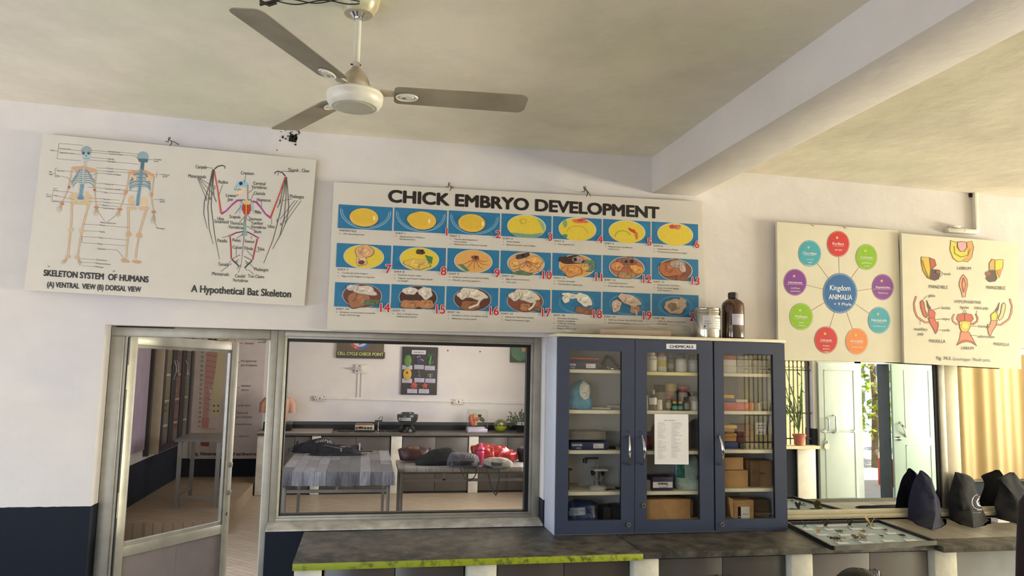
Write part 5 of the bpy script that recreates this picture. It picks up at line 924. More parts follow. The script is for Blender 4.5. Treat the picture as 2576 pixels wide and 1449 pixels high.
pil = [(-.277, -.157), (.507, .65), (1.33, 1.465), (2.18, 2.305), (3.02, 3.16)]
lbs = ['whitewashed counter pillar at the free end of the lime edged worktop', 'whitewashed counter pillar between the two dark cupboards under the lime edge', 'whitewashed counter pillar where the lime green edge ends', 'whitewashed counter pillar under the corner of the insect tray near the cabinet', 'cream counter pillar between the glossy cupboard doors']
for (u, v), lb in zip(pil, lbs):
    b = MB(); n = 6
    b.box(u, v, -.62, -.02, 0, CT-.033, PILLAR, .012); b.build('counter_pillar', label=lb, cat='pillar')
def cupboard(x0, x1, lb, mat, split=None, handles=True, y=-.575, top=CT-.046):
    t = thing('base_cupboard', lb, 'cupboard', ((x0+x1)/2, -.3, .02)); b = MB()
    b.box(x0, x0+.015, y+.02, -.03, .02, top, mat); b.box(x1-.015, x1, y+.02, -.03, .02, top, mat); b.box(x0+.015, x1-.015, y+.02, -.03, .02, .04, mat); b.box(x0+.015, x1-.015, -.05, -.03, .04, top, mat); b.box(x0, x1, y+.012, y+.02, .02, top, BLACK); b.build('carcass', t)
    s = split or (x0+x1)/2
    for u, v, hx in ((x0+.003, s-.002, s-.03), (s+.002, x1-.003, s+.03)):
        b = MB(); b.box(u, v, y, y+.012, .03, top-.004, mat, .001); d = b.build('door', t)
        if handles:
            b = MB(); b.tube([(hx, y, top-.09), (hx, y-.025, top-.092), (hx, y-.028, top-.14), (hx, y-.025, top-.19), (hx, y, top-.192)], .006, CHROME, 8); b.build('handle', d)
    return t
cupboard(-.15, .5, 'dark brown two door cupboard under the lime green edge, beside the end pillar', DOORL)
cupboard(.657, 1.323, 'dark brown two door cupboard under the lime edge, beside the blue cabinet', DOORL)
cupboard(1.472, 2.172, 'dark two door cupboard under the blue cabinet', M('dark_laminate_grey', '#4d494a', rough=.28, var=.1))
cupboard(2.313, 3.01, 'dark two door cupboard, gloss reflection in its colour, under the insect tray', DOOR_SHEEN)
cupboard(3.168, 4.4, 'dark cupboard with bright gloss reflection in its colour, under the navy bags', M('dark_laminate_bright_sheen', '#a2a6aa', rough=.2, var=.14, scale=4), split=4.1)  # same dark laminate, made paler by a painted-in gloss reflection
# wood pattern sheet over the third worktop
def plank_mat(name, cols, sc, rot=0, wdt=.5, row=.1, rough=.4):
    m = bpy.data.materials.new(name); m.use_nodes = True; nt = m.node_tree; N = nt.nodes; L = nt.links; b = N['Principled BSDF']; b.inputs['Roughness'].default_value = rough
    g = N.new('ShaderNodeTexCoord'); mp = N.new('ShaderNodeMapping'); mp.inputs['Rotation'].default_value = (0, 0, R(rot)); L.new(g.outputs['Object'], mp.inputs['Vector'])
    br = N.new('ShaderNodeTexBrick'); br.inputs['Scale'].default_value = sc; br.inputs['Mortar Size'].default_value = .002; br.inputs['Brick Width'].default_value = wdt; br.inputs['Row Height'].default_value = row; br.offset = .37; br.inputs['Bias'].default_value = 0
    br.inputs['Color1'].default_value = lin(cols[0])+[1]; br.inputs['Color2'].default_value = lin(cols[1])+[1]; br.inputs['Mortar'].default_value = lin(cols[2])+[1]; L.new(mp.outputs['Vector'], br.inputs['Vector'])
    nz = N.new('ShaderNodeTexNoise'); nz.inputs['Scale'].default_value = 5; nz.inputs['Detail'].default_value = 9; nz.inputs['Roughness'].default_value = .75; m2 = N.new('ShaderNodeMapping'); m2.inputs['Scale'].default_value = (26, 1.6, 1.6) if rot else (1.5, 18, 4); L.new(g.outputs['Object'], m2.inputs['Vector']); L.new(m2.outputs['Vector'], nz.inputs['Vector'])
    rp = N.new('ShaderNodeValToRGB'); rp.color_ramp.elements[0].position = .35; rp.color_ramp.elements[1].position = .6; rp.color_ramp.elements[0].color = (.22, .21, .2, 1); L.new(nz.outputs['Fac'], rp.inputs['Fac'])
    mx = N.new('ShaderNodeMix'); mx.data_type = 'RGBA'; mx.blend_type = 'MULTIPLY'; mx.inputs['Factor'].default_value = .75; L.new(br.outputs['Color'], mx.inputs['A']); L.new(rp.outputs['Color'], mx.inputs['B']); L.new(mx.outputs['Result'], b.inputs['Base Color']); return m
WOODG = plank_mat('grey_wood_sheet', ('#8d867c', '#a8a29a', '#5d564e'), 1.0, 90, .9, .12)
b = MB(); b.box(3.04, 5.6, -.525, -.02, CT+.0005, CT+.003, WOODG); b.build('wood_pattern_sheet', label='grey wood pattern sheet covering the worktop under the navy bags', cat='sheet')
# ---------------------------------------------------------------- insect tray
cs = [PZ(1984, 1318, .905), PZ(2097, 1378, .905), PZ(2353, 1364, .905), PZ(2210, 1312, .905)]
c0 = sum(cs, V((0, 0, 0)))/4; TR = thing('insect_tray', 'shallow black edged pale blue tray of pinned insects tilted across the worktop edge', 'tray', (c0.x, c0.y, CT+.002))
for q in cs: q.y = min(q.y, -.012); q.z = CT+.003
cs[1].y = cs[1].y; PB = M('tray_blue', '#a9bcc6', rough=.55, var=.06)
b = MB(); b.hexa(cs, [p+V((0, 0, .006)) for p in cs], PB); b.build('lining', TR)
b = MB(); BKF = M('black_frame', '#121214', rough=.45)
for i in range(4):
    a, c = cs[i], cs[(i+1) % 4]; d = (c-a).normalized(); n = V((d.y, -d.x, 0))*.012
    ctr = c0-a; n = n if n.dot(ctr) < 0 else -n
    b.hexa([a, c, c+n, a+n], [a+V((0, 0, .022)), c+V((0, 0, .022)), c+n+V((0, 0, .022)), a+n+V((0, 0, .022))], BKF if i != 1 else STONE2)
b.build('rim', TR)
KT = K(1970, 1290, 6.605); zt2 = CT+.0095
def tp(x, y, dz=0): q = PZ(*KT(x, y), zt2); q.z += dz; return q
cards = [(310, 268, 525, 295), (668, 270, 895, 297), (1100, 262, 1325, 290), (1450, 245, 1678, 275), (540, 355, 772, 388), (908, 358, 1148, 390), (1308, 352, 1543, 382), (1695, 335, 1938, 365), (870, 505, 1118, 528), (1262, 480, 1505, 512), (1640, 462, 1886, 492), (2000, 447, 2245, 478)]
cl = ['beside the tray side near the cabinet, back row', 'second of the back row below the brown moth', 'third of the back row', 'last of the back row below the yellow moth', 'first of the middle row under the orange insect', 'second of the middle row under the green grasshopper', 'third of the middle row under the olive beetle', 'last of the middle row', 'front row under the big brown locust', 'front row under the brown moth pair', 'front row under the small black beetle', 'front row under the larger black beetle']
for (x0_, y0_, x1_, y1_), lb in zip(cards, cl):
    a, c = tp(x0_+55, y1_), tp(x1_, y1_-8); w = (c-a).normalized(); n = V((-w.y, w.x, 0)); L_ = (c-a).length
    pts = []
    for (u, v, z) in ((0, 0, .001), (L_, 0, .001), (L_-.004, .026, .004), (L_*.6, .029, .002), (.002, .03, .007)): pts.append(a+w*u+n*v+V((0, 0, z)))
    b = MB(); b.prism(pts, (0, 0, .0012), PAPER); b.build('name_card', label='white name card on the insect tray, '+lb, cat='card', group='name cards on the insect tray')
p = [tp(505, 218), tp(580, 240), tp(1170, 230), tp(1080, 185)]; b = MB(); b.prism([q+V((0, 0, .001)) for q in p], (0, 0, .0015), PAPER); b.build('title_card', label='long white title strip along the back of the insect tray', cat='card')
BRN = M('insect_brown', '#5a4630', rough=.7, var=.4, scale=60, h2='#7d6343'); BRD = M('insect_dark', '#37281c', rough=.6, var=.3, scale=50); GRN = M('insect_green', '#6f8a35', rough=.5, var=.3, scale=40); YLW = M('insect_yellow', '#a08a3e', rough=.6, var=.5, scale=60, h2='#5f4f22'); ORI = M('insect_orange', '#a4733a', rough=.6, var=.3)
def insect(kind, x, y, s, mat, label, head, nm, rz=0):
    q = tp(x, y); z = .014
    t = thing(nm, label, 'insect', q, 'pinned insects on the tray'); MX = Matrix.Translation(q) @ Matrix.Rotation(R(rz), 4, 'Z')
    b = MB(); b.ell(V((0, 0, z)), (.012*s, .004*s, .004*s), mat, 12, 8); b.ell(V((.013*s, 0, z)), (.004*s, .0035*s, .0035*s), BRD, 10, 6)
    for sg in (-1, 1):
        for k in range(3): b.tube([V((.006*s-.006*s*k, sg*.003*s, z-.002)), V((.007*s-.008*s*k, sg*.009*s, z)), V((.006*s-.009*s*k, sg*.012*s, .001))], .0007*s, BRD, 5)
        b.tube([V((.015*s, sg*.001, z+.001)), V((.024*s, sg*.006*s, z+.006))], .0006*s, BRD, 5)
    b.v = [MX @ v for v in b.v]; b.build('body', t)
    b = MB(); b.cyl(V((0, 0, .0)), V((0, 0, .03)), .0005, STEEL, 5); b.v = [MX @ v for v in b.v]; b.build('pin', t)
    if kind in ('moth', 'hopper'):
        for sg in (-1, 1):
            w = head; b = MB(); b.prism([V((.009*s, sg*.002, z+.003)), V((.013*s, sg*.014*s, z+.003+w*.022*s)), V((-.004*s, sg*.02*s, z+.003+w*.03*s)), V((-.016*s, sg*.012*s, z+.003+w*.016*s)), V((-.012*s, sg*.002, z+.003))] if kind == 'moth' else [V((.006*s, sg*.001, z+.004)), V((.0, sg*.005*s, z+.006)), V((-.026*s, sg*.004*s, z+.002)), V((-.026*s, sg*.001, z+.002))], (0, 0, .0008), mat); b.v = [MX @ v for v in b.v]; b.build('wing', t)
    return t
for a in [('moth', 365, 258, .95, BRD, 'dark brown moth with raised wings beside the tray corner near the cabinet', 1.0, 'moth', 60), ('moth', 705, 258, 1.0, BRD, 'dark brown moth with raised wings standing over the long title card', 1.3, 'moth', 85), ('moth', 1105, 245, 1.0, BRD, 'dark brown moth at the end of the long title card', 1.3, 'moth', 80), ('moth', 1450, 235, 1.5, YLW, 'mottled yellow brown moth with upright wings at the tray back', 1.0, 'moth', 40), ('moth', 585, 345, .7, ORI, 'small orange brown insect in the middle row of the tray', .6, 'butterfly', 20), ('hopper', 945, 345, 1.3, GRN, 'green grasshopper on a long pin in the middle row', 0, 'grasshopper', 150), ('hopper', 1335, 345, .9, M('insect_olive', '#7c7748', rough=.6), 'olive brown beetle in the middle row of the tray', 0, 'beetle', 150),
          ('hopper', 1700, 325, .8, BRN, 'tiny brown fly at the end of the middle row', 0, 'fly', 150), ('hopper', 880, 465, 1.9, BRN, 'large brown locust in the front row with folded wings', 0, 'locust', 155), ('moth', 1205, 462, 1.1, BRN, 'brown moth of the front row, next to the locust', .35, 'moth', 10), ('moth', 1335, 458, 1.35, BRN, 'larger brown moth with one raised wing in the front row', .5, 'moth', 30), ('beetle', 1640, 425, .8, BLACK, 'small round black beetle in the front row', 0, 'beetle', 120), ('beetle', 1985, 412, 1.25, BLACK, 'larger black beetle at the end of the front row', 0, 'beetle', 150)]:
    insect(*a)
# ---------------------------------------------------------------- navy cloth bags
KB = K(2200, 1150, 4.846)
NB = M('navy_cloth', '#0a0e28', rough=.9, var=.2, scale=30, h2='#111638', bump=.25, bscale=120, sheen=.04); NB2 = M('black_navy_cloth', '#08080e', rough=.9, var=.2, scale=30, h2='#0f0f18', bump=.25, bscale=120, sheen=.04)
def cloth_bag(label, rows_, y0, y1, d, mat, seed):
    """upright cloth bag from rows (y px, left px, right px, front fold px, depth); it leans from y0 at the foot to y1 at the top"""
    yb, yt = rows_[0][0], rows_[-1][0]; rings = []
    for (py, l, r, e, ds) in smooth_rings(rows_, 3):
        u_ = (yb-py)/(yb-yt); yy = y0+(y1-y0)*(min(1, u_*2.6)*.8+.2*u_); A_, C_, E_ = P(*KB(l, py), yy), P(*KB(r, py), yy), P(*KB(e, py), yy-d*ds*(1-.78*min(1, u_*3))); B_ = V((A_.x+C_.x-E_.x*.5-(A_.x+C_.x)*.25, min(yy+.02*ds, -.02), A_.z)); ring = []
        for p0, p1 in ((A_, E_), (E_, C_), (C_, B_), (B_, A_)):
            for k in range(9):
                t = k/9; p = p0.lerp(p1, t); nn = (p1-p0).cross(V((0, 0, 1))); nn = nn.normalized() if nn.length > 1e-6 else V((0, 0, 0)); q = p*11+V((seed, 0, seed)); p = p+nn*(math.sin(PI*t)*(p1-p0).length*.07+math.sin(PI*t)*(.016*NZ.noise(q)+.012*(abs(NZ.noise(q*1.9))-.25))); p.z = max(p.z+.004*NZ.noise(q*1.3), CT+.0035); p.y = min(p.y, -.004); ring.append(p)
        rings.append(ring)
    c = P(*KB((rows_[0][1]+rows_[0][2])/2, yb), y0); t = thing('cloth_bag', label, 'bag', (c.x, y0, CT+.003)); b = MB(); b.loft(rings, mat); return t, b.build('bag', t, sharp=48)
t1, o1 = cloth_bag('plain dark navy cloth bag with pointed top beside the insect tray', [(884, 470, 868, 705, 1), (845, 440, 880, 712, 1.05), (800, 425, 850, 722, 1.05), (720, 406, 806, 738, 1), (620, 408, 803, 745, .95), (520, 416, 790, 735, .8), (420, 440, 745, 715, .65), (330, 462, 715, 690, .5), (260, 490, 692, 662, .32), (210, 528, 640, 600, .18), (162, 552, 580, 570, .04)], -.055, -.035, .28, NB, 2)
t2, o2 = cloth_bag('black navy cloth bag with a white round emblem, middle of three on the worktop', [(886, 930, 1438, 1205, .9), (850, 912, 1430, 1205, 1), (760, 912, 1380, 1195, 1.05), (650, 905, 1325, 1175, 1), (565, 878, 1285, 1140, .9), (480, 892, 1268, 1110, .8), (400, 918, 1243, 1085, .65), (320, 940, 1225, 1060, .45), (260, 958, 1200, 1040, .3), (215, 972, 1130, 1020, .16), (182, 978, 1012, 1000, .04)], -.055, -.035, .28, NB2, 5)
A = Proj(o2, KB); A.ring(1262, 545, 74, 86, 4, '#aeb3c6', 2, 40, 100, 285)
for k, ch in enumerate('ALARD'):
    a = R(150+k*16); x, y = 1262+64*math.cos(a), 545+74*math.sin(a); A.text(ch, x, y, 13, '#b9bdcc', .01, math.degrees(a)+90, 'C', 1, 2)
A.line([(1290, 500), (1265, 510), (1248, 545), (1262, 585), (1300, 600)], [6, 10, 12, 10, 6], '#d3d6e0', 2); A.line([(1282, 545), (1268, 560), (1275, 590)], 7, '#8fa2c8', 2)
A.text('ALARD', 1250, 646, 17, '#c9ccd8', .02, 2, sx=.75, l=2); A.text('AN ISO 9001', 1200, 680, 11, '#9a9eb2', .01, 2, sx=1.1, l=2); A.done('emblem', t2, 'white printed emblem and lettering')
t3, o3 = cloth_bag('black navy cloth bag half cut off at the frame edge', [(860, 1600, 2010, 1830, .9), (820, 1510, 2010, 1830, 1), (770, 1505, 1990, 1820, 1.05), (680, 1480, 1960, 1800, 1), (575, 1460, 1930, 1760, .9), (480, 1488, 1900, 1700, .8), (400, 1515, 1860, 1640, .65), (330, 1510, 1800, 1580, .45), (270, 1495, 1765, 1530, .28), (225, 1570, 1735, 1590, .15), (186, 1650, 1702, 1680, .04)], -.055, -.035, .26, NB2, 9)
A = Proj(o3, KB); A.ring(1900, 520, 80, 90, 4, '#aeb3c6', 2, 30, 120, 260); A.text('ALARD', 1812, 570, 14, '#c9ccd8', .02, 60, sx=.8, l=2); A.done('emblem', t3, 'white printed emblem and lettering')
b = MB(); a = P(*KB(1505, 770), -.36); b.hexa([a+V((0, 0, -.002)), a+V((.08, 0, -.002)), a+V((.08, .05, -.002)), a+V((0, .05, -.002))], [a+V((0, 0, .018)), a+V((.08, 0, .002)), a+V((.08, .05, .002)), a+V((0, .05, .018))], PAPER); 
for v in b.v: v.z = max(CT+.0035, v.z-.012)
b.build('paper_packet', label='white paper packet sticking out under the cut off navy bag', cat='packet')
# ================================================================ inner laboratory furniture and things
YB, YCF, ZC = 7.1, 6.46, .83                                         # back wall, counter front, counter top
C5 = K(660, 820, 2.786); L6 = K(700, 1000, 4.675); L7 = K(980, 1000, 4.673); W8 = K(760, 840, 4.441); DR = K(300, 830, 3.084)
LABTOP = M('lab_worktop', '#57524b', rough=.4, var=.25, scale=6); GREYD = M('lab_cupboard', '#55504b', rough=.4, var=.1, scale=4); SPL = M('splash_black', '#17191f', rough=.35)
b = MB(); b.box(-1.39, 2.5, YCF-.03, YB-.002, ZC-.035, ZC, LABTOP, .003); t = b.build('lab_worktop', label='long dark worktop along the laboratory back wall', cat='counter')
b = MB(); b.box(-1.39, -.42, YCF-.04, YB-.01, ZC+.0005, ZC+.012, M('lab_top_pale', '#a59d90', rough=.5, var=.15)); b.build('worktop_overlay', label='paler worktop sheet under the torso model in the laboratory', cat='sheet')
b = MB(); b.box(-1.35, 2.5, YB-.012, YB-.001, ZC, ZC+.11, SPL); b.build('splashback', label='black tiled splashback strip behind the laboratory worktop', cat='splashback')
pl = [(-1.39, -1.13), (P(*L6(365, 1100), YCF).x, P(*L6(475, 1100), YCF).x), (P(*L7(15, 600), YCF).x, P(*L7(145, 600), YCF).x), (P(*L7(925, 900), YCF).x, P(*L7(1040, 900), YCF).x)]
for (u, v), lb in zip(pl, ('tall white end pillar of the laboratory counter by the doorway', 'white counter pillar seen under the table cloth in the laboratory', 'white counter pillar behind the gap between the two laboratory tables', 'white counter pillar behind the grey striped bags')):
    b = MB(); b.box(u, v, YCF, YB-.02, 0, ZC-.036, PILLAR, .01); b.build('counter_pillar', label=lb, cat='pillar')
def lab_cup(u, v, lb, hx=None):
    t = thing('base_cupboard', lb, 'cupboard', ((u+v)/2, YCF+.2, 0)); b = MB(); y = YCF+.045
    b.box(u, u+.015, y, YB-.03, .005, ZC-.04, GREYD); b.box(v-.015, v, y, YB-.03, .005, ZC-.04, GREYD); b.box(u, v, y, y+.01, .005, ZC-.04, BLACK); b.build('carcass', t); s = (u+v)/2
    for a, c, h in ((u+.006, s-.003, s-.07), (s+.003, v-.006, s+.07)):
        b = MB(); b.box(a, c, y-.015, y, .03, ZC-.055, GREYD, .001); d = b.build('door', t)
        b = MB(); b.tube([(h, y-.015, ZC-.2), (h, y-.04, ZC-.21), (h, y-.04, ZC-.3), (h, y-.015, ZC-.31)], .007, CHROME, 6); b.build('handle', d)
lab_cup(-1.12, pl[1][0]-.005, 'grey two door cupboard behind the black backpacks table, next to the end pillar')
lab_cup(pl[1][1]+.005, pl[2][0]-.005, 'grey two door cupboard behind the cloth covered table, under the centrifuge meter')
lab_cup(pl[2][1]+.005, pl[3][0]-.005, 'grey two door cupboard behind the brown bag and black bag')
lab_cup(pl[3][1]+.005, 2.48, 'grey two door cupboard behind the red plastic bag')
# ---- wall things
def wp(mp, x, y, yy=YB-.02): return P(*mp(x, y), yy)
def wboard(name, lb, mp, r, mat, y=YB-.04, cat='poster'):
    a, c = P(*mp(r[0], r[3]), y), P(*mp(r[2], r[1]), y); t = thing(name, lb, cat, ((a.x+c.x)/2, y, a.z)); b = MB(); b.box(a.x, c.x, y, YB-.005, a.z, c.z, mat, .003); b.build('panel', t); return t
BRB = M('brown_board', '#5a4a33', rough=.6, var=.12)
t = wboard('hanging_board', 'brown painted board lettered CELL CYCLE CHECK POINT above the laboratory socket', W8, (380, -190, 928, 270), BRB)
A = Art((0, YB-.04, 2), (0, -1, 0), W8); A.poly([(380, 192), (926, 205), (922, 276), (378, 262)], '#1f2014', 1); A.ell(648, 55, 125, 118, '#bfc3cc', 2); A.ring(648, 55, 108, 105, 34, '#2a5ea8', 3, 24, -40, 95); A.ring(648, 55, 108, 105, 34, '#b5432f', 3, 24, 95, 150); A.ring(648, 55, 108, 105, 34, '#4b6b3a', 3, 24, 150, 320); A.poly([(618, 92), (690, 96), (665, 112), (632, 128), (640, 108)], '#2d3440', 4)
A.text('CELL CYCLE CHECK POINT', 394, 232, 33, '#d6d46a', .022, 1.6, sx=fit('CELL CYCLE CHECK POINT', 33, 514, .022), l=3); A.ell(596, 152, 7, 7, '#e6dfd6', 5); A.done('print', t)
t = wboard('hanging_board', 'black board with clay invertebrate models and white captions', W8, (1102, 152, 1520, 678), M('black_board', '#1f1c1c', rough=.6))
A = Art((0, YB-.04, 2), (0, -1, 0), W8); A.poly([(1227, 180), (1384, 184), (1382, 230), (1225, 226)], '#cfccdc', 1); A.text('INVERTEBRATES', 1243, 213, 15, '#3a3640', .02, 1, sx=fit('INVERTEBRATES', 15, 120, .02), l=2)
for x, y, w in ((1120, 348, 112), (1254, 345, 106), (1372, 356, 112), (1117, 498, 112), (1256, 492, 110), (1378, 498, 110), (1175, 613, 110), (1304, 615, 114)):
    A.poly([(x, y), (x+w, y+3), (x+w-1, y+50), (x-1, y+48)], '#b9b6cc', 1)
    for k in range(4): A.text('~%d' % (7-k % 2), x+6, y+13+k*10.5, 6, '#6b687e', l=2)
A.done('captions', t); pv = lambda x, y, d=.012: P(*W8(x, y), YB-.04-d)
def clay(name, f): b = MB(); f(b); b.build(name, t)
CG, CV, CY_, CR_ = M('clay_green', '#3f8a3a', rough=.6, var=.3), M('clay_violet', '#3a2f5e', rough=.6), M('clay_yellow', '#c9a02c', rough=.6), M('clay_coral', '#b5523f', rough=.6)
def f1(b): c = pv(1182, 300); b.ell(c, (.055, .012, .09), CG, 16, 10); [b.ell(c+V((.02*math.sin(k*2.2), -.01, .02*k-.05)), (.012, .008, .012), CR_, 8, 6) for k in range(5)]
def f2(b):
    for x, y0, y1 in ((1290, 325, 262), (1312, 325, 252), (1335, 325, 290), (1350, 322, 300)): b.tube([pv(x, y0), pv(x, y1)], [.02, .016], CV, 8); b.ell(pv(x, y1), (.014, .01, .012), PW, 8, 6)
def f3(b):
    b.tube([pv(1425, 352), pv(1422, 310), pv(1435, 262), pv(1432, 250)], [.012, .022, .02, .012], CG, 8); b.tube([pv(1432, 325), pv(1455, 320), pv(1468, 308)], .008, CG, 6)
    for x, y in ((1400, 222), (1415, 218), (1448, 220), (1470, 222), (1395, 240)): b.tube([pv(1433, 258), pv((1433+x)/2, 238), pv(x, y)], .005, CG, 5)
def f4(b): b.ell(pv(1176, 450), (.062, .014, .088), CY_, 6, 10); b.ell(pv(1173, 432, .022), (.018, .006, .022), BRB, 10, 6)
def f5(b): b.tube([pv(x, y) for x, y in ((1298, 408), (1308, 430), (1312, 450), (1300, 470), (1320, 475))], .007, STEEL, 6)
def f6(b):
    b.ell(pv(1429, 456), (.018, .01, .02), STEEL, 10, 8); b.ell(pv(1429, 480), (.022, .01, .018), STEEL, 10, 8)
    for s in (-1, 1):
        for k in range(3): b.tube([pv(1429+s*8, 456+k*8), pv(1429+s*22, 440+k*12), pv(1429+s*26, 462+k*10)], .0035, STEEL, 5)
def star(n, cx, cy, r):
    def f(b):
        for k in range(n): a = R(90+360/n*k+8); b.tube([pv(cx, cy), pv(cx+r*.6*math.cos(a), cy-r*.6*math.sin(a)), pv(cx+r*math.cos(a+.1*(n > 5)), cy-r*math.sin(a+.1*(n > 5)))], [.026, .014, .004], CR_, 8)
    return f
for nm, f in (('euglena', f1), ('sponge', f2), ('hydra', f3), ('flatworm', f4), ('worm', f5), ('spider', f6), ('sea_star', star(8, 1248, 575, 45)), ('starfish', star(5, 1368, 580, 40))): clay('clay_'+nm, f)
t = wboard('hanging_board', 'dark green board with a yellow plant part, cut off by the window head', W8, (2325, -120, 2620, 318), M('green_board', '#1d3524', rough=.6, var=.2))
A = Art((0, YB-.04, 2), (0, -1, 0), W8); A.blob(2430, 190, 95, 110, '#2b6b4a', 1, 3, .15)
for k in range(12): A.line([(2360+k*13, 180+6*(k % 3)), (2368+k*12, 290-2*abs(k-6))], 3, '#4b8a68' if k % 2 else '#1f5238', 2)
A.blob(2500, 160, 50, 45, '#b98a45', 3, 5, .3); A.blob(2515, 140, 25, 20, '#d8b98a', 4, 6, .3); A.done('print', t)
b = MB(); a, c = P(*W8(1690, 118), YB-.03), P(*W8(2055, 128), YB-.03); b.box(a.x, c.x, YB-.03, YB-.003, c.z, c.z+.4, M('lime_board', '#7d9a3a', rough=.6), .002); b.build('hanging_board', label='board whose green lower edge just shows at the window head', cat='poster')
for k, (x, y, lb) in enumerate(((1628, 185, 'small dark nail hole in the laboratory wall beside the black board'), (1988, 198, 'dark nail hole in the laboratory wall near the green board'))):
    b = MB(); q = P(*W8(x, y), YB); b.cyl(q+V((0, -.008, 0)), q+V((0, -.001, 0)), .011, BLACK, 8); b.build('wall_nail', label=lb, cat='nail')
def sw(name, lb, mp, r, holes, y=YB-.045):
    a, c = P(*mp(r[0], r[3]), y), P(*mp(r[2], r[1]), y); t = thing(name, lb, 'socket', ((a.x+c.x)/2, y, a.z)); b = MB(); b.box(a.x, c.x, y, YB-.001, a.z, c.z, IVORY, .006); b.build('body', t); W, H = c.x-a.x, c.z-a.z
    for fx, fz, s, kind in holes:
        q = V((a.x+W*fx, y-.001, a.z+H*fz)); b = MB()
        if kind == 'pins':
            for dx_, dz in ((0, .4), (-.35, -.3), (.35, -.3)): b.cyl(q+V((dx_*s, 0, dz*s)), q+V((dx_*s, -.002, dz*s)), s*.14, BLACK, 8)
            b.build('socket_hole', t)
        else:
            b.box(q.x-s*.3, q.x+s*.3, q.y-.006, q.y, q.z-s*.45, q.z+s*.45, REDC if kind == 'red' else WHITE, .002); b.build('switch', t)
    return t
t = sw('wall_socket', 'large single socket box on the laboratory wall below the cell cycle board', W8, (590, 345, 738, 438), [(.34, .5, .1, 'pins'), (.62, .5, .1, 'sw')])
a, c = P(*W8(612, 415), YB-.05), P(*W8(702, 362), YB-.05); b = MB(); b.box(a.x, c.x, YB-.05, YB-.045, a.z, c.z, M('ivory_dark', '#bfbab0', rough=.4), .002); b.build('cover_plate', t)
q = P(*W8(495, 385), YB-.06); w = P(*W8(592, 390), YB-.03); b = MB(); b.tube([w, w.lerp(q, .5), q], [.02, .013, .004], GREYB, 6); b.build('cord_end', t)
sw('wall_switchboard', 'small white switch strip at the trunking end above the table with black backpacks', W8, (130, 694, 268, 748), [(.14, .5, .05, 'pins'), (.32, .5, .04, 'sw'), (.5, .5, .03, 'red'), (.83, .5, .05, 'pins')])
sw('wall_switchboard', 'small white switch strip on the trunking below the black board', W8, (1680, 728, 1812, 786), [(.16, .5, .05, 'pins'), (.34, .5, .06, 'sw'), (.52, .5, .03, 'red'), (.66, .5, .06, 'sw'), (.85, .5, .05, 'pins')])
a, c = P(*W8(272, 712), YB-.02), P(*W8(2600, 770), YB-.02)
t = thing('cable_trunking', 'white cable trunking running along the laboratory wall between the switch strips', 'trunking', (a.x, YB, a.z))
b = MB(); zz = P(*W8(1000, 738), YB-.02).z; b.hexa([(a.x, YB-.025, a.z-.017), (2.49, YB-.025, c.z-.02), (2.49, YB-.001, c.z-.02), (a.x, YB-.001, a.z-.017)], [(a.x, YB-.025, a.z+.017), (2.49, YB-.025, c.z+.014), (2.49, YB-.001, c.z+.014), (a.x, YB-.001, a.z+.017)], WHITE); b.build('run', t)
b = MB()
for x in (630, 672): p_, q_ = P(*W8(x, 440), YB-.01), P(*W8(x, 722), YB-.01); b.box(p_.x-.012, p_.x+.012, YB-.018, YB-.001, q_.z, p_.z, WHITE, .002)
b.build('drop', t)
# ---- on the worktop
def wc(mp, x, y, yy=6.75): return P(*mp(x, y), yy)
t = thing('digital_meter', 'pale lab meter with red display and three knobs on the worktop', 'meter', wc(L6, 1015, 405, 6.68)); a, c = wc(L6, 898, 406, 6.68), wc(L6, 1128, 345, 6.68); zb = ZC
b = MB(); b.box(a.x, c.x, 6.68, 6.9, ZC+.02, ZC+.02+(c.z-a.z), M('meter_case', '#b5ad97', rough=.4), .012); b.build('case', t); zz = ZC+.02; H = c.z-a.z; W = c.x-a.x
b = MB(); b.box(a.x-.01, c.x+.01, 6.675, 6.9, ZC+.001, ZC+.02, BK, .003); b.build('foot', t); b = MB(); b.box(a.x+.01, c.x-.02, 6.69, 6.9, zz+H, zz+H+.012, M('meter_top', '#6b4a35', rough=.5), .003); b.build('top_cover', t)
b = MB(); b.box(a.x+W*.19, a.x+W*.42, 6.676, 6.681, zz+H*.32, zz+H*.72, M('red_display', '#5a1414', rough=.2)); b.build('display', t)
for fx in (.1, .53, .69, .85): b = MB(); q = V((a.x+W*fx, 6.68, zz+H*.46)); b.cyl(q, q+V((0, -.016, 0)), .014, BK, 14); b.build('knob', t)
t = thing('electrode_stand', 'thin electrode stand with black clamp beside the lab meter', 'stand', (wc(L6, 1172, 408).x, 6.75, ZC)); b = MB(); q = V((wc(L6, 1172, 408).x, 6.75, ZC)); b.cyl(q, V((q.x, 6.75, wc(L6, 1178, 198).z)), .007, CHROME, 8); b.build('rod', t)
b = MB(); b.box(q.x+.0, q.x+.09, 6.7, 6.8, ZC, ZC+.012, BK, .004); b.build('base', t)
b = MB(); c = wc(L6, 1172, 300)+V((0, 0, .03)); b.box(c.x-.045, c.x+.06, 6.74, 6.76, c.z-.012, c.z+.012, BK, .004); b.tube([c+V((.05, -.01, 0)), c+V((.06, -.01, .06)), c+V((.03, -.01, .07)), c+V((.01, -.01, .03))], .004, BK, 6); b.build('clamp', t)
b = MB(); b.cyl(c+V((.04, -.02, 0)), V((c.x+.04, 6.73, ZC+.03)), .006, CLEAR, 8); b.build('electrode', t)
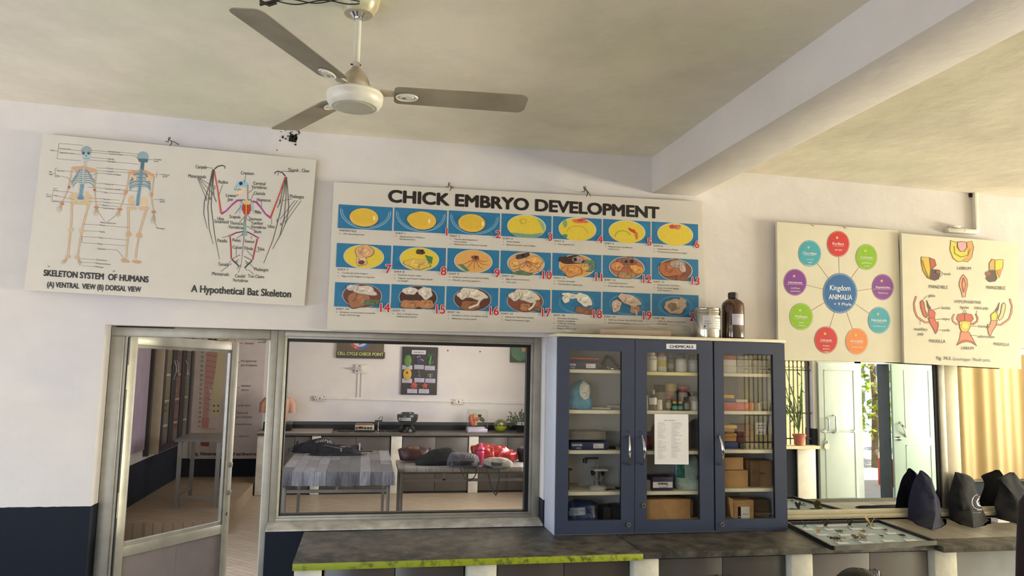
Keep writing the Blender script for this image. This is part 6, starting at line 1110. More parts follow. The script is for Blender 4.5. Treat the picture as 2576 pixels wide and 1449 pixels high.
b = MB(); b.tube([(wc(L6, 700, 412).x, 6.66, ZC+.008), (wc(L6, 800, 412).x, 6.62, ZC+.006), (a.x-.025, 6.7, ZC+.008)], .006, BK, 6); b.tube([(q.x+.12, 6.7, ZC+.006), (q.x+.25, 6.64, ZC+.006), (wc(L6, 1400, 415).x, 6.68, ZC+.006)], .006, BK, 6); b.build('power_cord', label='black power cord lying on the worktop between meter and centrifuge', cat='cord')
CE = M('centrifuge_green', '#121917', rough=.3, var=.15); c = wc(L7, 205, 400, 6.72); t = thing('centrifuge', 'dark green bowl shaped centrifuge with white name label on the worktop', 'centrifuge', (c.x, 6.72, ZC)); zf = lambda y: wc(L7, 205, y, 6.72).z+(ZC-wc(L7, 205, 428, 6.72).z); r = (wc(L7, 335, 240, 6.72).x-wc(L7, 85, 240, 6.72).x)/2
b = MB(); b.lathe([(r*.8, ZC), (r*.82, ZC+.01), (r*.7, zf(380)), (r*.45, zf(352)), (r*.4, zf(345))], (c.x, 6.72, 0), CE, 28); b.build('base', t)
b = MB(); b.lathe([(r*.35, zf(352)), (r*.6, zf(335)), (r*.9, zf(300)), (r*.99, zf(265)), (r, zf(235)), (r*.98, zf(228))], (c.x, 6.72, 0), CE, 36); b.build('bowl', t)
b = MB(); b.lathe([(r*1.0, zf(230)), (r*.98, zf(222)), (r*.62, zf(214)), (r*.6, zf(202)), (r*.55, zf(198)), (.001, zf(198))], (c.x, 6.72, 0), CE, 36); b.build('lid', t)
b = MB(); q = V((c.x-.01, 6.72-r*.8, zf(385))); b.cyl(q+V((0, .05, 0)), q, .03, BK, 16); b.box(q.x-.004, q.x+.004, q.y-.008, q.y, q.z-.022, q.z+.022, STEEL); b.build('speed_knob', t)
A = Cyl(c.x, 6.72, r); A.mp = None; u0, u1 = -r*.98, r*.25; A.rect(u0, zf(290), u1, zf(258), '#cfcfdc', 4); A.text('CENTRIFUGE', u0+.02, zf(282), zf(264)-zf(282), '#2b2b35', .03, sx=fit('CENTRIFUGE', zf(264)-zf(282), (u1-u0)*.85, .03), l=8); A.done('name_label', t)
# ear model in a clear case
t = thing('ear_model', 'ear anatomy model in a clear acrylic case on a pale base', 'model', (wc(L7, 1035, 440, 6.7).x, 6.7, ZC)); a, c = wc(L7, 918, 440, 6.64), wc(L7, 1152, 385, 6.64); PLB = M('acrylic_base', '#bdb9cb', rough=.3); b = MB(); b.box(a.x, c.x, 6.64, 6.86, ZC, ZC+.05, PLB, .003); b.box(a.x, c.x-.04, 6.66, 6.82, ZC+.05, ZC+.075, PLB, .003); b.build('base', t); zt_ = wc(L7, 1035, 145, 6.64).z
b = MB(); b.box(a.x, c.x, 6.64, 6.86, ZC+.076, zt_, glass('acrylic', (.93, .95, .94), .8)); b.build('case', t); b = MB()
for x in (a.x, c.x): b.box(x-.002, x+.002, 6.638, 6.642, ZC+.076, zt_, STEEL)
b.box(a.x, c.x, 6.638, 6.642, zt_-.004, zt_, STEEL); b.build('case_edge', t)
em = lambda x, y: wc(L7, x, y, 6.72); FL = M('ear_pink', '#b5524e', rough=.5); b = MB(); b.tube([em(965, 200), em(955, 240), em(965, 290), em(985, 325), em(1000, 330)], [.02, .036, .036, .03, .02], FL, 10); b.tube([em(985, 250), em(1030, 255), em(1065, 240)], [.03, .026, .02], FL, 10); b.build('outer_ear', t)
b = MB(); b.tube([em(1000, 190), em(998, 240)], [.03, .026], CY_, 10); b.tube([em(1012, 270), em(1015, 325)], [.026, .02], CY_, 10); b.build('bone_section', t); b = MB(); b.tube([em(1050, 230), em(1085, 255), em(1112, 280)], [.016, .03, .02], M('ear_brown', '#4a3a26', rough=.5), 10); b.ell(em(1060, 212), (.03, .02, .02), BK, 10, 8); b.build('inner_ear', t)
# globe terrarium
c = wc(L7, 1302, 372, 6.75); r = (wc(L7, 1378, 372, 6.75).x-wc(L7, 1228, 372, 6.75).x)/2; t = thing('display_globe', 'round globe model, lime lower half and dark clear dome', 'model', (c.x, 6.75, ZC)); b = MB(); zc = ZC+r*.98
n = 14; b.lathe([(r*math.sin(PI*k/(2*n)), zc-r*math.cos(PI*k/(2*n))) for k in range(1, n+1)]+[(r*.9, zc+.002)], (c.x, 6.75, 0), M('globe_lime', '#8fa022', rough=.3), 30); b.build('lower_half', t)
b = MB(); b.lathe([(r*math.cos(PI*k/(2*n)), zc+.003+r*.92*math.sin(PI*k/(2*n))) for k in range(n)]+[(.001, zc+r*.925)], (c.x, 6.75, 0), M('globe_dome', '#3e3a18', rough=.15, h2='#6b6a3a', scale=20), 30); b.build('dome', t); b = MB(); b.lathe([(r*1.03, zc-.004), (r*1.03, zc+.006)], (c.x, 6.75, 0), BK, 30, cap=False); b.ell((c.x, 6.75-r*.9, zc+r*.3), (.03, .01, .02), M('globe_cream', '#b9ad8a'), 10, 6); b.build('rim', t)
# bushy pot
c = wc(L7, 1545, 430, 6.75); t = thing('potted_plant', 'bushy dark plant in a small pot with white label strip', 'plant', (c.x, 6.75, ZC)); random.seed(21); LF = M('plant_leaf', '#2c4a26', rough=.5, var=.4, scale=20)
b = MB(); b.lathe([(.05, 0), (.08, .012), (.08, .02), (.07, .03), (.1, .12), (.095, .13)], (c.x, 6.75, ZC), BK, 20); b.build('pot', t)
A = Cyl(c.x, 6.75, .1); A.mp = None; A.rect(-.09, ZC+.105, .09, ZC+.15, '#c9c8d2', 2); A.text('~4', -.075, ZC+.12, .016, '#55555e', l=4); A.done('name_label', t); b = MB()
for k in range(70):
    a = random.uniform(0, 2*PI); e = random.uniform(.1, 1.35); l = random.uniform(.1, .23); p0 = V((c.x, 6.75, ZC+.11)); d = V((math.cos(a)*math.cos(e), math.sin(a)*math.cos(e), math.sin(e))); p1 = p0+d*l; b.tube([p0, p0+d*l*.6+V((0, 0, .01)), p1], .003, LF, 4); b.ell(p1, (.011, .011, .02), LF, 6, 4)
for k in range(9): p1 = V((c.x-.12-random.uniform(0, .1), 6.73, ZC+random.uniform(.02, .3))); b.tube([(c.x, 6.75, ZC+.12), p1], .002, LF, 4); b.ell(p1, (.012, .01, .014), LF, 6, 4)
b.build('foliage', t)
# torso model behind the window post
SKIN = M('torso_skin', '#c99a80', rough=.5, var=.08); c = wc(L6, 60, 400, 6.62); cx_ = P(698, 1050, 6.75).x; t = thing('torso_model', 'skin coloured anatomical torso model on a black base behind the window post', 'model', (cx_, 6.75, ZC+.013)); zz = lambda y: P(700, y, 6.75).z-P(700, 1086, 6.75).z+ZC+.013
b = MB(); b.box(cx_-.17, cx_+.2, 6.62, 6.88, ZC+.013, zz(1064), BK, .01); b.build('base', t)
b = lumpy(smooth_rings([(cx_, 6.75, zz(1064), .13, .1), (cx_, 6.75, zz(1040), .15, .1), (cx_, 6.75, zz(1020), .17, .11), (cx_, 6.75, zz(1005), .16, .09), (cx_, 6.75, zz(995), .08, .06), (cx_, 6.75, zz(985), .05, .05)], 4), SKIN, 1, .004)
for s in (-1, 1): b.tube([V((cx_+s*.14, 6.75, zz(1010))), V((cx_+s*.19, 6.75, zz(1022))), V((cx_+s*.2, 6.75, zz(1042)))], [.06, .06, .05], SKIN, 12)
b.build('trunk', t); b = MB(); b.ell((cx_-.02, 6.65, zz(1040)), (.07, .04, .1), M('organ_red', '#9a4a40', rough=.5, var=.4, scale=20), 14, 10); b.build('organ_block', t)
# ---- tables
TS = M('table_steel', '#86837c', rough=.4, metal=.4, var=.1)
CLOTH = plank_mat('wood_print_cloth', ('#68696f', '#a4a6ae', '#4d4c50'), 1.0, 90, .55, .105, .5)
T1 = thing('steel_table', 'steel frame table under a grey wood print cloth with black backpacks', 'table', (-.21, 4.1, 0)); X0, X1, Y0, Y1 = -.76, .32, 3.23, 5.05
b = MB(); b.box(X0+.02, X1-.02, Y0+.02, Y1-.02, .7, .735, TS); b.build('tabletop', T1)
for x in (X0+.04, X1-.07):
    for y in (Y0+.04, Y1-.07): b = MB(); b.box(x, x+.035, y, y+.035, 0, .7, TS, .003); b.build('leg', T1)
b = MB(); b.box(X0+.04, X1-.04, Y0+.045, Y0+.065, .55, .58, TS); b.box(X0+.04, X1-.04, Y1-.065, Y1-.045, .55, .58, TS)
for y in (Y0+.06,): b.box((X0+X1)/2-.012, (X0+X1)/2+.012, y-.02, y+.005, .58, .7, TS)
b.build('rail', T1)
b = MB(); n = 40; top = .752; pts_t = [(X0, Y0), (X1, Y0), (X1, Y1), (X0, Y1)]; per = []
for i in range(4):
    (ax, ay), (cx2, cy2) = pts_t[i], pts_t[(i+1) % 4]
    for k in range(n): f = k/n; per.append((ax+(cx2-ax)*f, ay+(cy2-ay)*f, i))
rings = []
for zz_, o_ in ((top, -.02), (top-.003, -.004), (top-.012, .0), (top-.06, .004), (top-.13, .004)):
    rg = []
    for k, (x, y, i) in enumerate(per):
        nx, ny = ((0, -1), (1, 0), (0, 1), (-1, 0))[i]; w = (top-zz_)/.13*.012*math.sin(k*1.1)+o_; rg.append(V((x+nx*w, y+ny*w, zz_+(.008*NZ.noise(V((x*4, y*4, 0))) if zz_ < top-.1 else 0))))
    rings.append(rg)
b.loft(rings, CLOTH, cap=False); b.add(rings[0], [list(range(4*n))], CLOTH); b.build('tablecloth', label='grey wood print cloth with short drop over the laboratory table', cat='tablecloth')
tq = [PZ(*L7(20, 690), .75), PZ(*L7(1600, 790), .75), PZ(*L7(20, 800), .75)]
Y20 = PZ(*L7(700, 835), .735).y; Y21 = Y20+.62; X20 = .37; X21 = 1.95
T2 = thing('steel_table', 'long steel frame bench with grey wood top heaped with bags', 'table', ((X20+X21)/2, (Y20+Y21)/2, 0)); b = MB(); b.box(X20, X21, Y20, Y21, .7, .748, WOODG, .006); b.build('tabletop', T2)
for x in (X20+.02, X21-.055):
    for y in (Y20+.02, Y21-.055): b = MB(); b.box(x, x+.035, y, y+.035, 0, .7, TS, .003); b.build('leg', T2)
b = MB(); zr = P(*L7(500, 972), Y20+.04).z; b.box(X20+.03, X21-.03, Y20+.03, Y20+.05, zr-.014, zr+.014, TS); b.box(X20+.03, X21-.03, Y21-.05, Y21-.03, zr-.014, zr+.014, TS); q = P(*L7(640, 900), Y20+.04); b.box(q.x-.013, q.x+.013, Y20+.03, Y20+.055, zr, .7, TS); b.build('rail', T2)
# ---- bags on the tables
def lump(name, lb, cat, mp, rows_, yc, d, mat, z0, seed, nz=.02, part='body', n=40, sq=2.4):
    c = P(*mp((rows_[0][1]+rows_[0][2])/2, rows_[0][0]), yc); t = thing(name, lb, cat, (c.x, yc, z0)); b = pxring(mp, rows_, yc, d, mat, nz, seed, 5, n, sq)
    for v in b.v: v.z = max(v.z, z0+.001)
    o = b.build(part, t, sharp=60); return t, o
BP = M('backpack_black', '#0d0d12', rough=.8, var=.3, scale=14, h2='#17181f', bump=.3, bscale=40); STW = M('stripe_white', '#a9a7a6', rough=.7)
yT = PZ(*L6(550, 690), .752).y
z0 = .753
t, o = lump('backpack', 'black backpack with a striped flap lying at the back of the cloth table', 'backpack', L6, [(662, 160, 700, 1), (630, 150, 720, 1.1), (590, 180, 700, 1), (555, 215, 670, .9), (520, 330, 640, .8), (492, 430, 610, .6), (478, 500, 580, .3)], yT+.44, .15, BP, z0, 3)
A = Proj(o, L6)
for k in range(8): A.line([(440+k*26, 528-k*2), (470+k*22, 490-k*0+abs(k-3)*2)] if k < 5 else [(455+k*26, 540-(7-k)*3), (470+k*20, 492+(k-4)*5)], 9, '#a8a5a3', 1)
A.done('striped_flap', t); b = MB(); b.tube([P(*L6(x, y), yT+.3) for x, y in ((200, 600), (170, 590), (140, 600), (128, 635))], .008, BP, 6, flat=.4); b.tube([P(*L6(x, y), yT+.3) for x, y in ((190, 630), (160, 615), (150, 650))], .008, BP, 6, flat=.4); b.tube([P(*L6(x, y), yT+.3) for x, y in ((240, 560), (215, 535), (235, 515))], .01, BP, 6); [setattr(v, 'z', max(v.z, z0+.003)) for v in b.v]; b.build('strap', t)
t, o = lump('backpack', 'black backpack with a white buckle lying at the front of the cloth table', 'backpack', L6, [(704, 370, 960, 1), (680, 355, 975, 1.1), (640, 420, 975, 1), (600, 450, 965, .9), (570, 480, 960, .7), (558, 560, 930, .3)], yT+.12, .1, BP, z0, 6)
A = Proj(o, L6); A.line([(540, 562), (590, 570), (680, 590), (760, 598)], 5, '#7c7b80', 1)
A.line([(735, 600), (742, 636)], 13, '#8f8e90', 1); A.line([(604, 672), (606, 700)], 9, '#8f8e90', 1)
for k in range(9): A.line([(730+k*17, 590-abs(k-5)*2), (752+k*15, 562+abs(k-6)*2)], 6, '#9d9a98', 1)
A.done('trim', t); b = MB(); b.tube([P(*L6(x, y), yT+.05) for x, y in ((960, 670), (1000, 665), (1045, 660), (1015, 680), (960, 684))], .012, BP, 6, flat=.35); b.tube([P(*L6(x, y), yT+.2) for x, y in ((965, 636), (1040, 634), (1108, 632))], .006, BP, 6); [setattr(v, 'z', max(v.z, z0+.003)) for v in b.v]; b.build('strap', t)
b = MB(); q = P(*L6(958, 565), yT+.12); b.box(q.x-.01, q.x+.008, q.y-.05, q.y-.03, q.z-.05, q.z+.03, STW, .003); b.build('buckle', t)
zT = .749; y2 = Y20+.16
BRW = M('bag_brown', '#30140f', rough=.5, var=.2, scale=10, h2='#421b14', bump=.2, bscale=30)
t, o = lump('brown_bag', 'dark red brown boxy bag at the near end of the bench', 'bag', L7, [(728, 120, 440, 1), (700, 112, 455, 1.05), (640, 102, 460, 1), (605, 105, 450, .9), (578, 180, 400, .6), (568, 220, 370, .2)], Y20+.45, .12, BRW, zT, 4, .012, sq=3.2)
A = Proj(o, L7); A.text('AUTOS', 215, 596, 24, '#a08a66', .02, 3, sx=1.15, l=2); A.line([(150, 580), (250, 566), (400, 586), (440, 610)], 5, '#2d120d', 1); A.done('lettering', t)
BKG = M('bag_black_green', '#0a0b08', rough=.75, var=.3, h2='#121310', bump=.3, bscale=25)
t, o = lump('black_bag', 'soft black bag slumped between the brown and grey bags', 'bag', L7, [(788, 300, 740, 1), (750, 295, 760, 1.1), (715, 330, 780, 1), (670, 400, 790, .9), (630, 480, 780, .7), (600, 580, 740, .5), (586, 650, 710, .2)], Y20+.2, .085, BKG, zT, 9, .016)
GRB = M('bag_grey', '#4b4a4d', rough=.85, var=.2, scale=12, h2='#5a595c'); DRK = M('bag_dark_base', '#1f1e20', rough=.85)
t, o = lump('grey_bag', 'grey cloth bag with a striped handle lying at the bench edge', 'bag', L7, [(804, 690, 1045, 1), (770, 684, 1050, 1.05), (730, 682, 1045, 1), (690, 690, 1040, .9), (660, 705, 960, .7), (644, 730, 840, .2)], Y20+.0, .095, GRB, zT, 12, .014)
A = Proj(o, L7); A.poly([(690, 750), (1065, 745), (1062, 800), (692, 802)], '#1d1b1c', 1)
for k in range(12): A.line([(870+k*18, 715-k*3), (895+k*16, 680-k*2)], 7, '#8d8a88' if k % 2 else '#3a3838', 2)
A.done('pattern', t); b = MB(); yh = Y20-.13
b.tube([P(*L7(x, y), yh) for x, y in ((815, 800), (840, 850), (865, 910), (895, 965), (940, 975), (985, 950), (1010, 910), (1030, 850), (1022, 800))], .016, M('strap_brown', '#2b2422', rough=.8), 8, flat=.3); b.build('handle', t)
t, o = lump('striped_bag', 'black and white patterned bag lying beside the red plastic bag', 'bag', L7, [(862, 1250, 1390, .8), (835, 1140, 1425, 1), (800, 1085, 1440, 1.1), (765, 1085, 1440, 1), (730, 1100, 1400, .8), (705, 1180, 1330, .4)], Y20-.01, .1, M('bag_cream', '#8f8b80', rough=.8, var=.15, scale=12), zT, 15, .012)
A = Proj(o, L7)
A.poly([(1065, 780), (1130, 835), (1250, 862), (1300, 862), (1200, 820), (1110, 775)], '#17171a', 1)
for k in range(15): x = 1200+k*15; A.line([(x, 712+abs(k-6)*3), (x+12, 760), (x-6, 800), (x+4, 842-abs(k-7)*2)], 4, '#3a3835', 1)
A.poly([(1190, 760), (1330, 770), (1320, 800), (1200, 800)], '#26241f', 2); A.done('pattern', t); b = MB(); b.tube([P(*L7(x, y), Y20-.135) for x, y in ((1140, 840), (1165, 920), (1185, 1010), (1210, 1090), (1250, 1150), (1265, 1120), (1275, 1020), (1295, 930), (1292, 850))], .02, M('strap_brown', ''), 8, flat=.3); b.build('handle', t)
RP = M('red_plastic', '#6f1218', rough=.25, var=.35, scale=14, h2='#a32a28', bump=.5, bscale=18)
t, o = lump('red_plastic_bag', 'shiny red plastic carrier bag heaped behind the water bottles', 'bag', L7, [(735, 960, 1480, 1), (690, 955, 1490, 1.1), (650, 955, 1500, 1), (610, 960, 1420, .9), (575, 985, 1330, .7), (550, 1030, 1210, .4), (542, 1080, 1180, .1)], Y20+.45, .13, RP, zT, 18, .03)
t, o = lump('dark_bag', 'dark navy bag behind the red carrier bag at the frame', 'bag', L7, [(760, 1520, 1800, 1), (700, 1515, 1800, 1), (640, 1500, 1790, 1), (600, 1500, 1700, .8), (580, 1510, 1600, .3)], Y20+.46, .11, BP, zT, 22, .02)
for v in o.data.vertices: v.co.x = min(v.co.x, 1.94-o.parent.location.x)
def wbot(name, lb, mp, prof, yc, mat, capm, capi):
    cx2 = P(*mp(prof[0][0], prof[0][1]), yc).x; base = P(*mp(prof[0][0], prof[0][1]), yc).z; t = thing(name, lb, 'bottle', (cx2, yc, zT)); pr = []
    for x, y, hw in prof: pr.append(((P(*mp(x+hw, y), yc).x-P(*mp(x-hw, y), yc).x)/2, P(*mp(x, y), yc).z-base))
    b = MB(); b.lathe([(pr[0][0]*.9, 0)]+[(r, z+.003) for r, z in pr[:capi]], (cx2, yc, zT), mat, 24); b.build('body', t); b = MB(); b.lathe(pr[capi-1:]+[(.001, pr[-1][1])], (cx2, yc, zT+.003), capm, 20); b.build('cap', t)
PKB = M('pink_bottle', '#c9486e', rough=.25, var=.1); RDB = M('red_bottle', '#b8322a', rough=.25)
b_y = Y20+.12
wbot('water_bottle', 'pink sipper water bottle standing in front of the red plastic bag', L7, [(1070, 700, 40), (1070, 600, 40), (1072, 560, 43), (1072, 545, 30), (1072, 525, 44), (1072, 505, 36), (1073, 495, 18), (1074, 452, 15)], Y20+.2, PKB, PKB, 6)
wbot('water_bottle', 'slim red water bottle beside the pink one', L7, [(1200, 715, 30), (1200, 620, 30), (1203, 590, 26), (1205, 565, 20), (1206, 560, 20), (1206, 516, 19)], Y20+.19, RDB, RDB, 4)
# ---- doorway side: earthworm chart, cabinets on the left wall, table on the platform
EC = thing('hanging_chart', 'tall hanging chart of the alimentary canal of an earthworm', 'poster', (-1.85, YB-.02, .4)); y = YB-.02; a, c = P(*DR(545, 1000), y), P(1.0 and 662, 1150, y); ec = [P(*DR(545, 1002), y), P(660, 1152, y), P(663, 700, y), P(*DR(560, -500), y)]
b = MB(); zt_ = 2.75; xs = (P(*DR(545, 900), y).x, P(661, 1000, y).x); zb_ = P(600, 1154, y).z; b.box(xs[0], xs[1], y, y+.01, zb_, zt_, M('chart_paper', '#cdc3bd', rough=.5, var=.06)); b.build('panel', EC)
A = Art((0, y, 1), (0, -1, 0), DR)
A.poly([(690, 40), (770, 80), (768, 200), (735, 380), (705, 500), (690, 680), (645, 690), (655, 500), (665, 300), (680, 150)], '#c99a92', 1); A.poly([(770, 60), (810, 60), (806, 400), (770, 672), (712, 672), (722, 560), (735, 400), (760, 200)], '#d6cba0', 2); A.poly([(690, 430), (730, 500), (705, 520)], '#d8c7a6', 3)
for k in range(12): A.line([(672, 150+k*42), (762-k*5, 165+k*42)], 3, '#8f5a50', 3)
A.line([(900, 45), (895, 250), (885, 450), (870, 650), (862, 760)], 7, '#b9a24a', 3); A.line([(880, 40), (872, 300), (850, 760)], 10, '#d0c68c', 2); A.poly([(680, 45), (900, 45), (898, 88), (690, 75)], '#d8b4a0', 1); A.line([(680, 55), (760, 85), (830, 80), (900, 55)], 5, '#7a5a44', 4)
for q in ((735, 588), (768, 588), (735, 630), (765, 630)): A.ell(q[0], q[1], 8, 8, '#6b5a4a', 4)
A.poly([(640, 680), (700, 680), (690, 770), (640, 770)], '#c08a80', 3); A.poly([(630, 865), (700, 868), (695, 905), (632, 900)], '#8f4a44', 3); A.poly([(648, 760), (745, 764), (745, 776), (648, 772)], '#d8a392', 4)
for k, n_ in enumerate(range(12, 32)): A.text(str(n_), 650-k*1.6, 72+k*36 if n_ > 12 else 72, 17, '#4b3a38', .01, 2, 'C', .9, 3)
for t_, x, y_ in (('Stomach', 975, 111), ('Pre-typhlosolar', 947, 248), ('part of intestine', 944, 280), ('Intestinal', 948, 440), ('caecum', 946, 472), ('Lymph gland', 921, 592), ('Typhlosolar', 907, 650), ('part of intestine', 904, 682), ('Intestinal lumen', 904, 738), ('Typhlosole', 920, 831)): A.text(t_, x, y_, 16, '#2a2627', .008, .5, sx=.84, l=3)
for a_, c_ in (((905, 103), (962, 103)), ((905, 251), (938, 251)), ((890, 447), (935, 447)), ((880, 588), (913, 588)), ((872, 655), (900, 655)), ((870, 730), (898, 730)), ((868, 827), (912, 827))): A.line([a_, c_], 3, '#4b4546', 3)
A.text('Fig. Alimentary canal of earthworm', 572, 972, 25, '#1d191a', .03, .3, sx=fit('Fig. Alimentary canal of earthworm', 25, 490, .03), l=3); A.done('print', EC)
# wall cabinet on the left wall
XL = -2.5
ya = PX(*DR(182, 960), XL).y; xf = PX(*DR(300, 965), XL).x; yc0 = 5.4; z_b = P(*DR(235, 966), yc0).z; x_f = P(*DR(325, 600), yc0).x; x_b = P(*DR(205, 600), yc0).x
LC = thing('glazed_cabinet', 'tall cream cabinet with glazed doors on the laboratory left wall', 'cabinet', (-2.5, 5.9, z_b)); CB = M('cabinet_beige', '#b3a692', rough=.5, var=.12, scale=4, h2='#c5b79f'); y_e = 6.95
b = MB(); b.box(XL+.002, x_f, yc0, yc0+.02, z_b, 2.4, CB, .003); b.box(XL+.002, x_f-.015, yc0+.02, y_e, z_b, z_b+.02, CB); b.box(XL+.002, x_f-.015, y_e-.02, y_e, z_b, 2.4, CB); b.box(XL+.002, x_f, yc0, y_e, 2.38, 2.4, CB); b.box(XL+.002, XL+.01, yc0, y_e, z_b, 2.4, M('cabinet_back_dim', '#5d5752', rough=.7)); b.build('carcass', LC)
fz = lambda yy, x, y_: P(*DR(x, y_), yy).z
for z in (1.92, 1.6, 1.28, .98): b = MB(); b.box(XL+.02, x_f-.02, yc0+.03, y_e-.03, z-.012, z+.012, M('shelf_pale', '#cfc6b8', rough=.5)); b.build('shelf', LC)
DKF = M('door_frame_dark', '#2a2a30', rough=.4); n = 3; L_ = (y_e-yc0-.02)/n
for k in range(n):
    u, v = yc0+.02+k*L_+.004, yc0+.02+(k+1)*L_-.004; b = MB()
    for q in ((u, u+.12, z_b+.01, 2.38), (v-.1, v, z_b+.01, 2.38), (u+.12, v-.1, z_b+.01, z_b+.09), (u+.12, v-.1, 2.3, 2.38)): b.box(x_f-.014, x_f, q[0], q[1], q[2], q[3], DKF)
    d = b.build('door', LC); b = MB(); b.box(x_f-.009, x_f-.006, u+.12, v-.1, z_b+.09, 2.3, CGL); b.build('glass', d); b = MB(); hy = v-.05 if k == 0 else u+.05
    b.tube([(x_f, hy, 1.78), (x_f+.028, hy, 1.7), (x_f+.03, hy, 1.62), (x_f, hy, 1.54)], .008, CHROME, 6); b.build('handle', d)
b = MB(); yv = 4.6; zq = P(*DR(110, 950), yv).z; b.box(XL+.002, XL+.02, 3.6, 5.25, .74, 2.5, M('lilac_board', '#a99bb0', rough=.5), .003); b.build('hanging_board', label='lilac white board on the laboratory left wall before the cabinet', cat='board')
b = MB(); b.box(XL+.002, XL+.05, 5.27, 5.34, .66, 2.45, M('gap_shade', '#3a3532', rough=.6)); b.build('gap_shade_strip', label='dark strip standing for the shaded gap between lilac board and glazed cabinet', cat='strip')  # added dark strip stands in for the shade of the gap
PT = thing('steel_table', 'grey topped steel table on the raised platform seen through the door glass', 'table', (-1.8, 5.2, .16)); zf_ = .16; yq = 4.75; zt_ = P(*DR(600, 846), yq).z; xl, xr = P(*DR(455, 900), yq).x, P(*DR(770, 900), yq).x; yq2 = yq+.7
b = MB(); b.box(xl-.03, xr+.05, yq-.03, yq2+.03, zt_-.03, zt_, M('table_grey', '#6d6a66', rough=.3)); b.build('tabletop', PT)
for x in (xl, xr-.02):
    for yv in (yq, yq2-.04): b = MB(); b.box(x, x+.04, yv, yv+.04, zf_, zt_-.03, TS); b.build('leg', PT)
b = MB(); b.box(xl+.04, xr-.02, yq+.01, yq+.03, zf_+.1, zf_+.13, TS); b.box(xl+.01, xl+.03, yq+.04, yq2-.04, zf_+.1, zf_+.13, TS); b.box(xr-.01, xr+.01, yq+.04, yq2-.04, zf_+.1, zf_+.13, TS); b.build('rail', PT)
# ================================================================ entrance side behind the camera (met again in the mirror-like panes)
KR = K(1980, 900, 3.715); KP = K(2360, 900, 2.639)
def RF(mp, x, y, yr, pane=.016):
    p = P(*mp(x, y), 2*pane-yr); return V((p.x, yr, p.z))
STW_ = M('door_steel_white', '#b3c0be', rough=.35, var=.06, scale=3); STG = M('door_steel_groove', '#8fa09c', rough=.5); IRON = M('grille_iron', '#4a3620', rough=.6)
D2 = thing('door_2', 'white steel entrance door with bolt and padlock seen in the mirror-like pane', 'door', (6.5, -4.95, 0), kind='structure'); yd = -4.95
xa_, xb_ = RF(KR, 305, 700, yd).x, RF(KR, 660, 700, yd).x; ztop = RF(KR, 480, 48, yd).z
b = MB(); b.box(xa_, xb_, yd-.04, yd, .01, ztop, STW_, .004); le = b.build('door_leaf', D2)
b = MB(); u, v = RF(KR, 355, 700, yd).x, RF(KR, 636, 700, yd).x
for q in ((u, u+.01, .12, ztop-.1), (v-.01, v, .12, ztop-.1), (u, v, .12, .13), (u, v, ztop-.11, ztop-.1)): b.box(q[0], q[1], yd, yd+.006, q[2], q[3], STG)
b.build('panel_groove', le)
b = MB(); z = RF(KR, 400, 685, yd).z; b.cyl((xa_+.02, yd+.02, z), (RF(KR, 640, 685, yd).x, yd+.02, z), .009, STW_, 10)
for x in (xa_+.05, (xa_+xb_)/2-.05, xb_-.08): b.box(x, x+.03, yd, yd+.03, z-.02, z+.02, STW_, .003)
b.build('bolt', le)
b = MB(); q = RF(KR, 435, 620, yd); b.tube([q+V((0, 0, .12)), q+V((0, .05, .1)), q+V((0, .05, -.1)), q+V((0, 0, -.12))], .011, CHROME, 8); q = RF(KR, 370, 620, yd); b.tube([q+V((0, 0, .09)), q+V((0, .05, .07)), q+V((0, .05, -.07)), q+V((0, 0, -.09))], .009, CHROME, 8); b.build('handle', le)
b = MB(); q = RF(KR, 362, 828, yd); b.cyl(q+V((0, .0, 0)), q+V((0, .03, 0)), .04, M('padlock', '#d6d3c6', rough=.3, metal=.4), 20); b.tube([q+V((-.025, .015, .02)), q+V((-.025, .015, .07)), q+V((0, .015, .09)), q+V((.025, .015, .07)), q+V((.025, .015, .02))], .007, CHROME, 8); b.build('padlock', le)
xg, xh = RF(KR, 990, 500, yd).x, RF(KR, 1400, 500, yd).x
STG2 = M('door_steel_greenish', '#97aca6', rough=.35, var=.06, scale=3)
b = MB(); b.box(xg, xh, yd-.04, yd, .01, ztop, STG2, .004); le2 = b.build('door_leaf', D2); b = MB()
u, v = RF(KR, 1100, 500, yd).x, RF(KR, 1335, 500, yd).x; za, zb, zc_ = RF(KR, 1200, 745, yd).z, RF(KR, 1200, 815, yd).z, .12
for q in ((u, u+.01, za, ztop-.08), (v-.01, v, za, ztop-.08), (u, v, za, za+.012), (u, v, zb-.012, zb), (u, u+.01, zc_, zb), (v-.01, v, zc_, zb)): b.box(q[0], q[1], yd, yd+.006, q[2], q[3], STG)
b.build('panel_groove', le2)
b = MB(); b.tube([RF(KR, x, y, yd+dy) for x, y, dy in ((1058, 600, 0), (1075, 630, .05), (1100, 680, .06), (1115, 740, 0))], .014, CHROME, 8); b.build('handle', le2)
b = MB(); q = RF(KR, 1030, 755, yd); b.cyl(q+V((-.06, .02, 0)), q+V((.06, .02, 0)), .011, CHROME, 8); b.box(q.x-.01, q.x+.04, yd, yd+.03, q.z-.025, q.z+.025, BK, .003); b.build('bolt', le2)
# inner leaf standing open, edge towards the room, its shade painted dark grey
xo = RF(KR, 985, 500, yd).x
b = MB(); b.box(xo-.03, xo, -5.21, -4.99, .02, ztop, M('door_leaf_shade', '#2d3538', rough=.6, var=.2), .004); b.build('door_leaf', D2)
b = MB(); b.box(6.05, xa_, -5.06, -4.98, 0, 1.98, STW_); b.box(xb_, xb_+.1, -5.08, -4.98, 0, 1.98, M('door_jamb', '#aeb9c0', rough=.4)); b.box(xh, 8.0, -5.06, -4.98, 0, 1.98, STW_); b.box(6.05, 8.0, -5.06, -4.98, ztop, 1.98, STW_); b.build('door_frame', D2)
